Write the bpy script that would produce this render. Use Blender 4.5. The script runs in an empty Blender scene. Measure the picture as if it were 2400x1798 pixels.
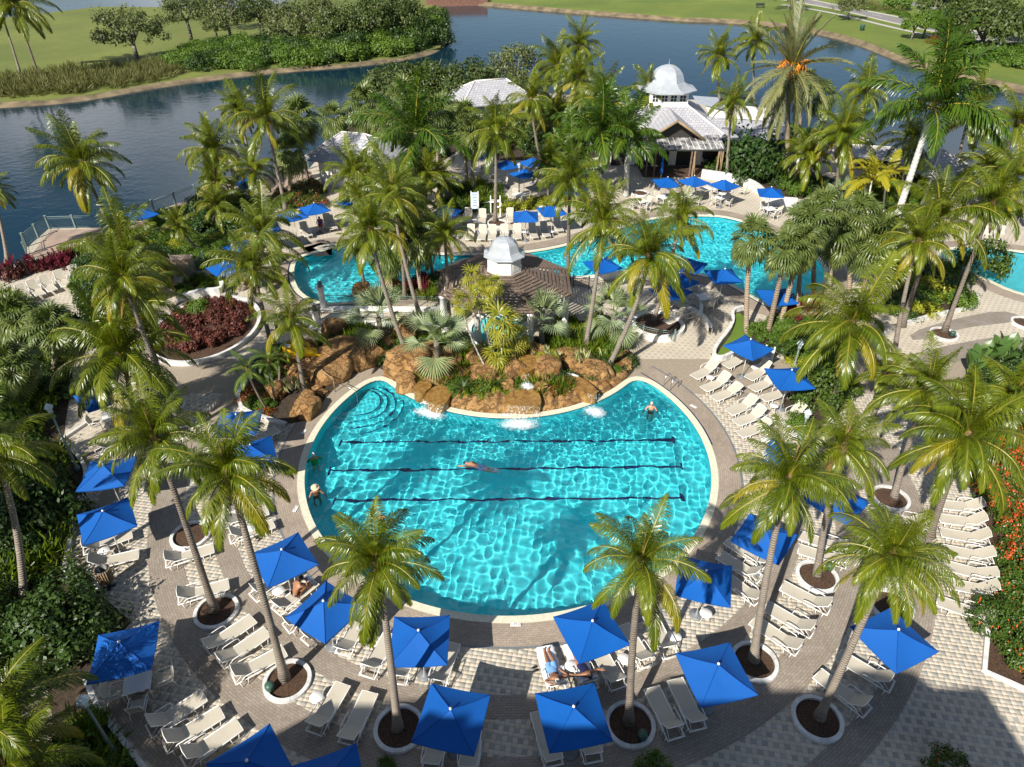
import bpy, bmesh, math, random
import numpy as np
from mathutils import Vector, Matrix
from mathutils.geometry import tessellate_polygon
rad = math.radians
S = bpy.context.scene
COL = S.collection
random.seed(7)

# ------------------------------------------------------------------ camera, sky, sun, exposure
CAM_H, CAM_P, CAM_F = 24.0, rad(34.8), 1664.0
cd = bpy.data.cameras.new('camera'); cam = bpy.data.objects.new('camera', cd); COL.objects.link(cam)
cam.location = (0, 0, CAM_H); cam.rotation_euler = (rad(90) - CAM_P, 0, 0)
cd.sensor_fit = 'HORIZONTAL'; cd.sensor_width = 36; cd.lens = 36 * CAM_F / 2400; cd.clip_end = 4000
S.camera = cam
SUN_AZ, SUN_EL = rad(34), rad(38)            # light travels towards +Y, 34 degrees to the right
W = bpy.data.worlds.new('World'); S.world = W; W.use_nodes = True
wt = W.node_tree; bg = wt.nodes['Background']
sky = wt.nodes.new('ShaderNodeTexSky'); sky.sky_type = 'NISHITA'; sky.sun_disc = False
sky.sun_elevation = SUN_EL; sky.sun_rotation = rad(180) + SUN_AZ; sky.dust_density = .2; sky.ozone_density = 3.0
tc = wt.nodes.new('ShaderNodeTexCoord')
mp = wt.nodes.new('ShaderNodeMapping'); mp.inputs['Scale'].default_value = (1, 1, 2.2); mp.inputs['Location'].default_value = (7.7, -3.1, 2.2)
cn = wt.nodes.new('ShaderNodeTexNoise'); cn.inputs['Scale'].default_value = 1.7; cn.inputs['Detail'].default_value = 6; cn.inputs['Roughness'].default_value = .55
cr = wt.nodes.new('ShaderNodeValToRGB'); cr.color_ramp.elements[0].position = .54; cr.color_ramp.elements[1].position = .66
mx = wt.nodes.new('ShaderNodeMix'); mx.data_type = 'RGBA'; mx.inputs[7].default_value = (12, 12.1, 12.6, 1)
wt.links.new(tc.outputs['Generated'], mp.inputs[0]); wt.links.new(mp.outputs[0], cn.inputs['Vector'])
wt.links.new(cn.outputs['Fac'], cr.inputs[0]); wt.links.new(cr.outputs[0], mx.inputs[0])
wt.links.new(sky.outputs[0], mx.inputs[6]); wt.links.new(mx.outputs[2], bg.inputs[0])
bg.inputs[1].default_value = .058
W.cycles.is_caustics_light = False
sl = bpy.data.lights.new('sun', 'SUN'); so = bpy.data.objects.new('sun', sl); COL.objects.link(so)
sl.energy = 5.0; sl.angle = rad(.5); sl.color = (1, .945, .85); sl.cycles.is_caustics_light = True
SUN_D = Vector((math.sin(SUN_AZ) * math.cos(SUN_EL), math.cos(SUN_AZ) * math.cos(SUN_EL), -math.sin(SUN_EL)))
so.rotation_euler = SUN_D.to_track_quat('-Z', 'Y').to_euler(); so.location = (-60, -80, 90)
vs = S.view_settings; vs.view_transform = 'Standard'; vs.look = 'None'; vs.exposure = 0.62; vs.gamma = 1; vs.use_curve_mapping = False
S.cycles.use_denoising = True
S.cycles.max_bounces = 8; S.cycles.transparent_max_bounces = 12
S.cycles.sample_clamp_indirect = 6

# ------------------------------------------------------------------ photograph measurements -> ground points
_f = Vector((0, math.cos(CAM_P), -math.sin(CAM_P))); _u = Vector((0, math.sin(CAM_P), math.cos(CAM_P)))
def ray(px, py):
    return _f + Vector(((px - 1200) / CAM_F, 0, 0)) + _u * ((899 - py) / CAM_F)
def g(px, py, z=0.0):
    d = ray(px, py); t = (z - CAM_H) / d.z
    return Vector((0, 0, CAM_H)) + d * t
def nat(k, r, x, y):
    return 800 * k + x / 2.761, (0, 600, 1198)[r] + y / 2.761
def c(k, r, x, y, z=0.0):
    return g(*nat(k, r, x, y), z)
def project(p):
    v = Vector(p) - Vector((0, 0, CAM_H)); w = v.dot(_f)
    return 1200 + v.x / w * CAM_F, 899 - v.dot(_u) / w * CAM_F, w

# ------------------------------------------------------------------ object helpers
def tag(o, label=None, cat=None, group=None, kind=None):
    if label: o['label'] = label
    if cat: o['category'] = cat
    if group: o['group'] = group
    if kind: o['kind'] = kind
    return o
def thing(name, label, cat, loc=(0, 0, 0), rz=0.0, group=None, scale=1.0):
    o = bpy.data.objects.new(name, None); COL.objects.link(o)
    o.location = loc; o.rotation_euler = (0, 0, rz); o.scale = (scale,) * 3; o.empty_display_size = .2
    return tag(o, label, cat, group)
def link(name, me, parent=None, loc=None, rot=None, scale=None):
    o = bpy.data.objects.new(name, me); COL.objects.link(o)
    if parent is not None: o.parent = parent
    if loc is not None: o.location = loc
    if rot is not None: o.rotation_euler = rot
    if scale is not None: o.scale = scale if hasattr(scale, '__len__') else (scale,) * 3
    return o
KIDS = {}
def copy_tree(o, parent=None):
    n = o.copy(); COL.objects.link(n)
    if parent is not None: n.parent = parent
    for ch in o.children: copy_tree(ch, n)
    return n

class MB:
    def __init__(s): s.v = []; s.f = []; s.m = []; s.sm = []
    def add(s, vs, fs, mat=0, smooth=False):
        b = len(s.v); s.v.extend(tuple(p) for p in vs)
        for f in fs: s.f.append(tuple(i + b for i in f)); s.m.append(mat); s.sm.append(smooth)
    def box(s, cen, size, rz=0.0, mat=0, M=None):
        x, y, z = (q / 2 for q in size); cz, sz = math.cos(rz), math.sin(rz)
        P = []
        for i in (-1, 1):
            for j in (-1, 1):
                for k in (-1, 1):
                    a, b, d = i * x, j * y, k * z
                    q = Vector((cen[0] + a * cz - b * sz, cen[1] + a * sz + b * cz, cen[2] + d))
                    P.append(M @ q if M else q)
        s.add(P, [(0, 1, 3, 2), (4, 6, 7, 5), (0, 4, 5, 1), (2, 3, 7, 6), (0, 2, 6, 4), (1, 5, 7, 3)], mat)
    def tube(s, pts, r, n=6, mat=0, cap=True, smooth=True):
        pts = [Vector(p) for p in pts]; k = len(pts)
        rr = r if hasattr(r, '__len__') else [r] * k
        V = []; ref = None
        for i, p in enumerate(pts):
            t = (pts[min(i + 1, k - 1)] - pts[max(i - 1, 0)]).normalized()
            if ref is None: ref = Vector((1, 0, 0)) if abs(t.x) < .9 else Vector((0, 1, 0))
            a = ref - t * ref.dot(t)
            if a.length < 1e-3: a = t.orthogonal()
            a.normalize(); ref = a; b = t.cross(a)
            for j in range(n):
                w = 2 * math.pi * j / n
                V.append(p + (a * math.cos(w) + b * math.sin(w)) * rr[i])
        F = []
        for i in range(k - 1):
            for j in range(n):
                j2 = (j + 1) % n
                F.append((i * n + j, i * n + j2, (i + 1) * n + j2, (i + 1) * n + j))
        s.add(V, F, mat, smooth)
        if cap:
            b = len(s.v) - len(V)
            s.f.append(tuple(b + j for j in range(n))[::-1]); s.m.append(mat); s.sm.append(False)
            s.f.append(tuple(b + (k - 1) * n + j for j in range(n))); s.m.append(mat); s.sm.append(False)
    def lathe(s, prof, n=12, cen=(0, 0, 0), mat=0, smooth=True, ang0=0.0):
        V = []
        for (r, z) in prof:
            for j in range(n):
                w = ang0 + 2 * math.pi * j / n
                V.append((cen[0] + r * math.cos(w), cen[1] + r * math.sin(w), cen[2] + z))
        F = []
        for i in range(len(prof) - 1):
            for j in range(n):
                j2 = (j + 1) % n
                F.append((i * n + j, i * n + j2, (i + 1) * n + j2, (i + 1) * n + j))
        s.add(V, F, mat, smooth)
        b = len(s.v) - len(V)
        if prof[0][0] > 1e-3: s.f.append(tuple(b + j for j in range(n))[::-1]); s.m.append(mat); s.sm.append(False)
        if prof[-1][0] > 1e-3: s.f.append(tuple(b + (len(prof) - 1) * n + j for j in range(n))); s.m.append(mat); s.sm.append(False)
    def mesh(s, name, mats):
        me = bpy.data.meshes.new(name); me.from_pydata(s.v, [], s.f)
        for m in (mats if isinstance(mats, (list, tuple)) else [mats]): me.materials.append(m)
        me.polygons.foreach_set('material_index', s.m); me.polygons.foreach_set('use_smooth', s.sm)
        me.update(); return me
    def build(s, name, mats, parent=None, **k):
        return link(name, s.mesh(name, mats), parent, **k)

def np_mesh(name, V, Q, mats, var=None, smooth=False):
    me = bpy.data.meshes.new(name); V = np.asarray(V, np.float32); Q = np.asarray(Q, np.int32); k = Q.shape[1]
    me.vertices.add(len(V)); me.vertices.foreach_set('co', V.ravel())
    me.loops.add(Q.size); me.loops.foreach_set('vertex_index', Q.ravel())
    me.polygons.add(len(Q)); me.polygons.foreach_set('loop_start', np.arange(0, Q.size, k, dtype=np.int32))
    me.polygons.foreach_set('loop_total', np.full(len(Q), k, np.int32))
    if smooth: me.polygons.foreach_set('use_smooth', np.ones(len(Q), bool))
    for m in (mats if isinstance(mats, (list, tuple)) else [mats]): me.materials.append(m)
    if var is not None:
        a = me.attributes.new('var', 'FLOAT', 'FACE'); a.data.foreach_set('value', np.asarray(var, np.float32))
    me.update(calc_edges=True); me.validate(); return me

# ------------------------------------------------------------------ materials
def nodes(name):
    m = bpy.data.materials.new(name); m.use_nodes = True; t = m.node_tree
    return m, t, t.nodes['Principled BSDF'], t.nodes['Material Output']
def N(t, typ, **kw):
    n = t.nodes.new(typ)
    for k, v in kw.items():
        if k in n.inputs: n.inputs[k].default_value = v
        else: setattr(n, k, v)
    return n
def col4(q): return (q[0], q[1], q[2], 1)
def mixc(t, fac, a, b):
    n = t.nodes.new('ShaderNodeMix'); n.data_type = 'RGBA'
    for s, i in ((fac, 0), (a, 6), (b, 7)):
        if isinstance(s, bpy.types.NodeSocket): t.links.new(s, n.inputs[i])
        elif i == 0: n.inputs[0].default_value = s
        else: n.inputs[i].default_value = col4(s)
    return n.outputs[2]
def math_(t, op, a, b=None):
    n = t.nodes.new('ShaderNodeMath'); n.operation = op
    for i, s in enumerate((a, b)):
        if s is None: continue
        if isinstance(s, bpy.types.NodeSocket): t.links.new(s, n.inputs[i])
        else: n.inputs[i].default_value = s
    return n.outputs[0]
def noise(t, scale, detail=3, space='Object', rough=.5):
    tcn = t.nodes.new('ShaderNodeTexCoord'); n = N(t, 'ShaderNodeTexNoise', Scale=scale, Detail=detail, Roughness=rough)
    t.links.new(tcn.outputs[space], n.inputs['Vector']); return n.outputs['Fac']
def ramp(t, fac, lo, hi):
    n = t.nodes.new('ShaderNodeMapRange'); n.inputs[1].default_value = lo; n.inputs[2].default_value = hi; n.clamp = True
    t.links.new(fac, n.inputs[0]); return n.outputs[0]
def bump(t, b, h, strength=.3, dist=.02):
    n = N(t, 'ShaderNodeBump', Strength=strength, Distance=dist); t.links.new(h, n.inputs['Height']); t.links.new(n.outputs[0], b.inputs['Normal'])
def plain(name, colr, rough=.6, metal=0.0, var=.12, scale=6.0, bmp=0.0, spec=.5):
    m, t, b, o = nodes(name)
    f = noise(t, scale, 4)
    dk = tuple(x * (1 - var) for x in colr); lt = tuple(min(1, x * (1 + var)) for x in colr)
    t.links.new(mixc(t, ramp(t, f, .3, .7), dk, lt), b.inputs['Base Color'])
    b.inputs['Roughness'].default_value = rough; b.inputs['Metallic'].default_value = metal
    b.inputs['Specular IOR Level'].default_value = spec
    if bmp: bump(t, b, noise(t, scale * 4, 4), .5, bmp)
    return m
def leafmat(name, a, b_, trans=.3, rough=.4, rnd=.5, tip=None):
    """two leaf colours mixed by leaf ('var') and by plant; light passes through the blade"""
    m, t, b, o = nodes(name)
    oi = t.nodes.new('ShaderNodeObjectInfo'); at = N(t, 'ShaderNodeAttribute', attribute_name='var')
    f = math_(t, 'ADD', math_(t, 'MULTIPLY', oi.outputs['Random'], rnd), math_(t, 'MULTIPLY', at.outputs['Fac'], 1 - rnd))
    cc = mixc(t, f, a, b_)
    if tip:
        cc = mixc(t, ramp(t, at.outputs['Fac'], .88, .95), cc, tip)
    t.links.new(cc, b.inputs['Base Color']); b.inputs['Roughness'].default_value = rough
    b.inputs['Specular IOR Level'].default_value = .45
    tr = t.nodes.new('ShaderNodeBsdfTranslucent'); ms = N(t, 'ShaderNodeMixShader')
    hs = N(t, 'ShaderNodeHueSaturation', Value=1.25, Saturation=1.1); t.links.new(cc, hs.inputs['Color']); t.links.new(hs.outputs[0], tr.inputs[0])
    ms.inputs[0].default_value = trans
    t.links.new(b.outputs[0], ms.inputs[1]); t.links.new(tr.outputs[0], ms.inputs[2]); t.links.new(ms.outputs[0], o.inputs[0])
    return m

M = {}
M['coco'] = leafmat('coconut_leaf', (.055, .10, .005), (.19, .22, .010), .28, .30)
M['cocomid'] = plain('frond_midrib', (.25, .22, .025), .5)
M['cocoyel'] = leafmat('yellowing_coconut_leaf', (.18, .19, .008), (.36, .29, .012), .3, .35)
M['cocodry'] = leafmat('dry_frond', (.38, .25, .04), (.30, .16, .05), .25, .5)
M['royal'] = leafmat('royal_leaf', (.035, .09, .010), (.095, .16, .014), .26, .32)
M['date'] = leafmat('date_leaf', (.14, .17, .085), (.22, .22, .09), .2, .45)
M['pygmy'] = leafmat('pygmy_leaf', (.05, .12, .015), (.12, .20, .025), .3, .4)
M['areca'] = leafmat('areca_leaf', (.26, .26, .012), (.36, .32, .02), .3, .4)
M['sabal'] = leafmat('sabal_leaf', (.085, .13, .028), (.155, .185, .045), .22, .42)
M['bism'] = leafmat('silver_leaf', (.20, .27, .16), (.29, .33, .14), .2, .45)
M['thatch'] = leafmat('thatch_leaf', (.22, .27, .025), (.36, .30, .03), .3, .42)
M['trunk'] = None
def trunkmat(name, a, b_, ring=9.0, rough=.85):
    m, t, b, o = nodes(name)
    tcn = t.nodes.new('ShaderNodeTexCoord'); wv = N(t, 'ShaderNodeTexWave', Scale=ring / 3.14, Distortion=4.5); wv.bands_direction = 'Z'; wv.inputs['Detail'].default_value = 3
    t.links.new(tcn.outputs['Object'], wv.inputs['Vector'])
    f = math_(t, 'ADD', math_(t, 'MULTIPLY', wv.outputs['Fac'], .32), math_(t, 'MULTIPLY', noise(t, 2.6, 7, rough=.65), .68))
    oi = t.nodes.new('ShaderNodeObjectInfo')
    f = math_(t, 'ADD', f, math_(t, 'MULTIPLY', math_(t, 'SUBTRACT', oi.outputs['Random'], .5), .35))
    t.links.new(mixc(t, ramp(t, f, .25, .75), a, b_), b.inputs['Base Color']); b.inputs['Roughness'].default_value = rough
    bump(t, b, wv.outputs['Fac'], .6, .03); return m
M['trunk'] = trunkmat('palm_trunk', (.11, .085, .065), (.31, .265, .215))
M['royaltrunk'] = trunkmat('royal_trunk', (.38, .37, .34), (.58, .57, .53), 3)
M['datetrunk'] = trunkmat('date_trunk', (.12, .085, .055), (.42, .33, .22), 14)
M['sabaltrunk'] = trunkmat('sabal_trunk', (.17, .12, .08), (.40, .32, .23), 6)
M['bark'] = trunkmat('oak_bark', (.10, .085, .07), (.28, .25, .21), 2)
M['shaft'] = plain('green_crown_shaft', (.20, .28, .05), .35)
M['boot'] = plain('brown_boot_fibre', (.20, .12, .06), .9, bmp=.03, scale=12, var=.4)
M['orange'] = plain('orange_date_fruit', (.75, .28, .02), .5, var=.3, scale=30)
M['coconut'] = plain('coconut_husk', (.30, .26, .04), .5)
M['oak'] = leafmat('oak_leaf', (.035, .065, .012), (.11, .14, .025), .22, .5, .25)
M['oak2'] = leafmat('pale_oak_leaf', (.07, .10, .03), (.16, .18, .05), .22, .5, .25)
M['bush'] = leafmat('dark_green_leaf', (.02, .055, .01), (.06, .105, .014), .2, .45, .3)
M['bushm'] = leafmat('mid_green_leaf', (.04, .085, .010), (.115, .165, .016), .25, .5, .3)
M['bush2'] = leafmat('bright_green_leaf', (.06, .13, .012), (.14, .22, .018), .28, .55, .3)
M['bushy'] = leafmat('yellow_green_leaf', (.22, .27, .02), (.40, .38, .03), .3, .4, .3)
M['ixora'] = leafmat('orange_flower_shrub_leaf', (.035, .08, .012), (.10, .17, .02), .2, .4, .2, tip=(.80, .12, .03))
M['redfl'] = leafmat('red_flower_shrub_leaf', (.03, .08, .012), (.09, .15, .02), .2, .4, .2, tip=(.62, .03, .04))
M['copper'] = leafmat('copper_leaf', (.06, .020, .016), (.20, .06, .035), .2, .6, .2, tip=(.42, .10, .08))
M['ti'] = leafmat('ti_leaf', (.10, .015, .025), (.22, .03, .05), .2, .35, .3)
M['reed'] = leafmat('reed_grass', (.10, .115, .028), (.23, .215, .065), .25, .6, .3)
M['fern'] = leafmat('strap_leaf', (.06, .13, .012), (.20, .25, .02), .3, .35, .3)
M['whiteleaf'] = leafmat('variegated_leaf', (.30, .36, .12), (.50, .50, .26), .2, .4, .3)
M['croton'] = leafmat('croton_leaf', (.10, .08, .012), (.38, .10, .02), .2, .35, .2)
M['banana'] = leafmat('paddle_leaf', (.07, .14, .03), (.14, .22, .06), .25, .3, .5)

M['blue'] = None
def fabric(name, colr, trans=.1):
    m, t, b, o = nodes(name)
    f = noise(t, 1.3, 4); oi = t.nodes.new('ShaderNodeObjectInfo'); cc = mixc(t, ramp(t, f, .3, .7), tuple(x * .88 for x in colr), colr); cc = mixc(t, math_(t, 'MULTIPLY', oi.outputs['Random'], .22), cc, tuple(min(1, x * 1.1 + .035) for x in colr))
    t.links.new(cc, b.inputs['Base Color']); b.inputs['Roughness'].default_value = .75; b.inputs['Specular IOR Level'].default_value = .25
    tr = t.nodes.new('ShaderNodeBsdfTranslucent'); t.links.new(cc, tr.inputs[0]); ms = t.nodes.new('ShaderNodeMixShader'); ms.inputs[0].default_value = trans
    t.links.new(b.outputs[0], ms.inputs[1]); t.links.new(tr.outputs[0], ms.inputs[2]); t.links.new(ms.outputs[0], o.inputs[0])
    bump(t, b, noise(t, 5, 3), .25, .02)
    return m
M['blue'] = fabric('blue_canvas', (.001, .098, .41))
M['seam'] = fabric('blue_seam', (.001, .06, .31))
M['sling'] = fabric('cream_sling', (.55, .50, .405), .08)
M['towel'] = plain('white_towel', (.80, .80, .80), .95, bmp=.03, scale=9, var=.06)
M['white'] = plain('white_paint', (.80, .78, .74), .4, var=.05)
M['wall'] = plain('white_stucco', (.80, .77, .70), .8, var=.08, bmp=.006)
M['kerb'] = plain('white_kerb', (.60, .595, .575), .75, var=.22, bmp=.006, scale=3)
M['mulch'] = plain('brown_mulch', (.075, .040, .022), .95, var=.65, scale=16, bmp=.07)
M['soil'] = plain('dark_soil', (.045, .030, .018), .95, var=.5, scale=5, bmp=.05)
M['grey'] = plain('grey_plastic', (.16, .17, .18), .5)
M['steel'] = plain('steel', (.55, .56, .58), .25, 1.0, .06)
M['rail'] = plain('grey_green_rail', (.17, .23, .21), .5, var=.1)
M['dark'] = plain('dark_metal', (.03, .035, .035), .5)
M['greencan'] = plain('green_plastic', (.04, .10, .07), .45)
M['lampglass'] = plain('lamp_glass', (.55, .62, .62), .15)
M['wood'] = plain('brown_pergola_wood', (.15, .105, .078), .7, var=.3, scale=3, bmp=.006)
M['woodslat'] = plain('weathered_slat_wood', (.30, .21, .12), .75, var=.3, scale=7)
M['yellow'] = plain('yellow_slide_plastic', (.80, .52, .01), .3, var=.06)
M['black'] = plain('black_cloth', (.012, .012, .014), .7)
M['silver'] = plain('silver_metal_roof', (.52, .55, .58), .38, .35, .1, 2)
M['box'] = plain('tan_cabinet', (.42, .31, .22), .6)
M['brickwall'] = plain('red_brick_wall', (.20, .10, .07), .8, var=.3, scale=3)
M['glassdark'] = plain('dark_window_glass', (.02, .025, .03), .08)
M['screen'] = plain('porch_dark', (.03, .028, .025), .7)
M['navy'] = plain('navy_tile', (.008, .018, .09), .25)
M['cope'] = plain('cream_coping', (.62, .60, .46), .7, var=.1, bmp=.004)
M['teak'] = plain('porch_floor', (.085, .055, .04), .6, var=.3)
M['canvas'] = plain('dirty_white_awning', (.72, .68, .62), .7, var=.12, scale=1.5)
def rockmat():
    m, t, b, o = nodes('ochre_rock'); f = noise(t, .9, 8, rough=.62); f2 = noise(t, 5, 6)
    h = mixc(t, ramp(t, f, .35, .68), (.25, .12, .033), (.46, .265, .10)); h = mixc(t, ramp(t, f2, .55, .8), h, (.52, .34, .16))
    h = mixc(t, ramp(t, noise(t, 2.2, 5), .64, .76), h, (.13, .07, .025))
    ck = math_(t, 'ABSOLUTE', math_(t, 'SUBTRACT', noise(t, 1.7, 6, rough=.6), .5)); h = mixc(t, ramp(t, ck, .0, .013), (.10, .05, .018), h)
    ck2 = math_(t, 'ABSOLUTE', math_(t, 'SUBTRACT', noise(t, 4.1, 3), .47)); h = mixc(t, math_(t, 'MULTIPLY', math_(t, 'SUBTRACT', 1.0, ramp(t, ck2, .0, .014)), .35), h, (.11, .06, .02))
    t.links.new(h, b.inputs['Base Color']); b.inputs['Roughness'].default_value = .8
    bump(t, b, math_(t, 'ADD', noise(t, 3.2, 9, rough=.68), math_(t, 'MULTIPLY', ramp(t, ck, .0, .04), .35)), 1.0, .22); return m
M['rock'] = rockmat()
def wetmat():
    m, t, b, o = nodes('wet_rock'); f = noise(t, 4, 6)
    t.links.new(mixc(t, ramp(t, f, .3, .7), (.17, .08, .018), (.34, .20, .06)), b.inputs['Base Color']); b.inputs['Roughness'].default_value = .12
    bump(t, b, noise(t, 7, 5), .6, .05); return m
M['wet'] = wetmat()
def foammat(name, dens):
    m, t, b, o = nodes(name)
    b.inputs['Base Color'].default_value = (.85, .9, .92, 1); b.inputs['Roughness'].default_value = .6
    tr = t.nodes.new('ShaderNodeBsdfTransparent'); ms = t.nodes.new('ShaderNodeMixShader')
    at = N(t, 'ShaderNodeAttribute', attribute_name='var')
    f = math_(t, 'ADD', noise(t, 5.5, 8, rough=.75), at.outputs['Fac'])
    t.links.new(ramp(t, f, dens, dens + .42), ms.inputs[0]); t.links.new(tr.outputs[0], ms.inputs[1]); t.links.new(b.outputs[0], ms.inputs[2]); t.links.new(ms.outputs[0], o.inputs[0])
    return m
M['foam'] = foammat('pool_foam', .78)
def fallmat():
    m, t, b, o = nodes('falling_water')
    b.inputs['Base Color'].default_value = (.8, .86, .88, 1); b.inputs['Roughness'].default_value = .15
    tr = t.nodes.new('ShaderNodeBsdfTransparent'); ms = t.nodes.new('ShaderNodeMixShader')
    tcn = t.nodes.new('ShaderNodeTexCoord'); mpn = N(t, 'ShaderNodeMapping', Scale=(9, 9, .7)); n = N(t, 'ShaderNodeTexNoise', Scale=1.6, Detail=4)
    t.links.new(tcn.outputs['Object'], mpn.inputs[0]); t.links.new(mpn.outputs[0], n.inputs['Vector'])
    t.links.new(ramp(t, n.outputs['Fac'], .52, .82), ms.inputs[0]); t.links.new(tr.outputs[0], ms.inputs[1]); t.links.new(b.outputs[0], ms.inputs[2]); t.links.new(ms.outputs[0], o.inputs[0])
    return m
M['fall'] = fallmat()
def pavemat(name, a, b_, mortar, bw, bh, uv=True):
    m, t, b, o = nodes(name); tcn = t.nodes.new('ShaderNodeTexCoord')
    br = N(t, 'ShaderNodeTexBrick', Color1=col4(a), Color2=col4(b_), Mortar=col4(mortar), Scale=1.0)
    br.inputs['Brick Width'].default_value = bw; br.inputs['Row Height'].default_value = bh; br.inputs['Mortar Size'].default_value = .006; br.inputs['Bias'].default_value = 0; br.inputs['Mortar Smooth'].default_value = .2
    t.links.new(tcn.outputs['UV' if uv else 'Object'], br.inputs['Vector'])
    f = noise(t, .7, 6); f2 = noise(t, 9, 3)
    cc = mixc(t, ramp(t, f, .3, .72), br.outputs['Color'], mixc(t, .48, br.outputs['Color'], (.15, .12, .09)))
    cc = mixc(t, math_(t, 'MULTIPLY', ramp(t, f2, .5, .8), .3), cc, (.45, .40, .33))
    t.links.new(cc, b.inputs['Base Color']); b.inputs['Roughness'].default_value = .85
    bump(t, b, br.outputs['Fac'], -.6, .01); return m
M['band'] = pavemat('grey_brick_band', (.27, .225, .18), (.34, .29, .235), (.12, .10, .085), .20, .10)
M['surround'] = pavemat('pool_surround_brick', (.33, .265, .205), (.40, .33, .26), (.16, .125, .10), .20, .10)
M['prom'] = pavemat('promenade_brick', (.36, .26, .20), (.42, .31, .24), (.24, .18, .14), .3, .15, False)
M['path'] = pavemat('grey_path_brick', (.24, .21, .18), (.30, .26, .22), (.11, .095, .08), .22, .11, False)
TILE_ROT, TP, TR_, TS, TB = rad(-10), .375, .345, .1875, .1575      # lattice of the patterned paving
def tilemat():
    m, t, b, o = nodes('patterned_paving'); tcn = t.nodes.new('ShaderNodeTexCoord')
    mpn = N(t, 'ShaderNodeMapping'); mpn.inputs['Rotation'].default_value = (0, 0, -TILE_ROT); t.links.new(tcn.outputs['Object'], mpn.inputs[0])
    sx = t.nodes.new('ShaderNodeSeparateXYZ'); t.links.new(mpn.outputs[0], sx.inputs[0])
    v = math_(t, 'DIVIDE', sx.outputs['Y'], TR_); row = math_(t, 'FLOOR', v); fv = math_(t, 'FRACT', v)
    u = math_(t, 'FRACT', math_(t, 'ADD', math_(t, 'DIVIDE', sx.outputs['X'], TP), math_(t, 'MULTIPLY', row, .5)))
    gk = math_(t, 'MULTIPLY', math_(t, 'LESS_THAN', u, .5), math_(t, 'LESS_THAN', fv, TS / TR_))
    f = noise(t, .8, 5); f2 = noise(t, 14, 2)
    cream = mixc(t, ramp(t, f, .3, .7), (.46, .395, .305), (.55, .48, .38)); gr = mixc(t, ramp(t, f2, .3, .7), (.33, .31, .265), (.40, .385, .33))
    t.links.new(mixc(t, gk, cream, gr), b.inputs['Base Color']); b.inputs['Roughness'].default_value = .85
    bump(t, b, f2, .2, .01); return m
M['paving'] = tilemat()
def pavermat(name, a, b_):
    m, t, b, o = nodes(name); oi = t.nodes.new('ShaderNodeObjectInfo'); at = N(t, 'ShaderNodeAttribute', attribute_name='var')
    f = math_(t, 'FRACT', math_(t, 'ADD', oi.outputs['Random'], at.outputs['Fac'])); n2 = noise(t, .55, 6, rough=.6)
    cc = mixc(t, f, a, b_)
    geo = t.nodes.new('ShaderNodeNewGeometry'); nn = N(t, 'ShaderNodeTexNoise', Scale=.5, Detail=6, Roughness=.62); t.links.new(geo.outputs['Position'], nn.inputs['Vector'])
    cc = mixc(t, math_(t, 'MULTIPLY', ramp(t, nn.outputs['Fac'], .48, .72), .45), cc, tuple(x * .62 for x in a))
    n3 = N(t, 'ShaderNodeTexNoise', Scale=30, Detail=3); t.links.new(geo.outputs['Position'], n3.inputs['Vector'])
    cc = mixc(t, math_(t, 'MULTIPLY', ramp(t, n3.outputs['Fac'], .5, .75), .25), cc, tuple(x * .7 for x in a))
    t.links.new(cc, b.inputs['Base Color']); b.inputs['Roughness'].default_value = .85; return m
M['creampaver'] = pavermat('cream_paver', (.48, .42, .335), (.56, .495, .40))
M['greypaver'] = pavermat('grey_paver', (.285, .28, .245), (.38, .37, .33))
M['grout'] = plain('grout', (.30, .25, .19), .9)
def shingle():
    m, t, b, o = nodes('grey_roof_tile'); tcn = t.nodes.new('ShaderNodeTexCoord')
    br = N(t, 'ShaderNodeTexBrick', Color1=(.37, .37, .40, 1), Color2=(.47, .465, .485, 1), Mortar=(.13, .13, .16, 1), Scale=1.0)
    br.inputs['Brick Width'].default_value = .42; br.inputs['Row Height'].default_value = .38; br.inputs['Mortar Size'].default_value = .022; br.inputs['Mortar Smooth'].default_value = .3
    t.links.new(tcn.outputs['UV'], br.inputs['Vector'])
    cc = mixc(t, math_(t, 'MULTIPLY', ramp(t, noise(t, .8, 5), .45, .75), .4), br.outputs['Color'], (.36, .35, .36))
    t.links.new(cc, b.inputs['Base Color']); b.inputs['Roughness'].default_value = .6; bump(t, b, br.outputs['Fac'], -.8, .03); return m
M['shingle'] = shingle()
def porchroof():
    m, t, b, o = nodes('stained_porch_roof'); f = noise(t, .9, 7, rough=.65)
    t.links.new(mixc(t, ramp(t, f, .42, .62), (.06, .06, .065), (.50, .50, .50)), b.inputs['Base Color']); b.inputs['Roughness'].default_value = .45; return m
M['porchroof'] = porchroof()
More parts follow.
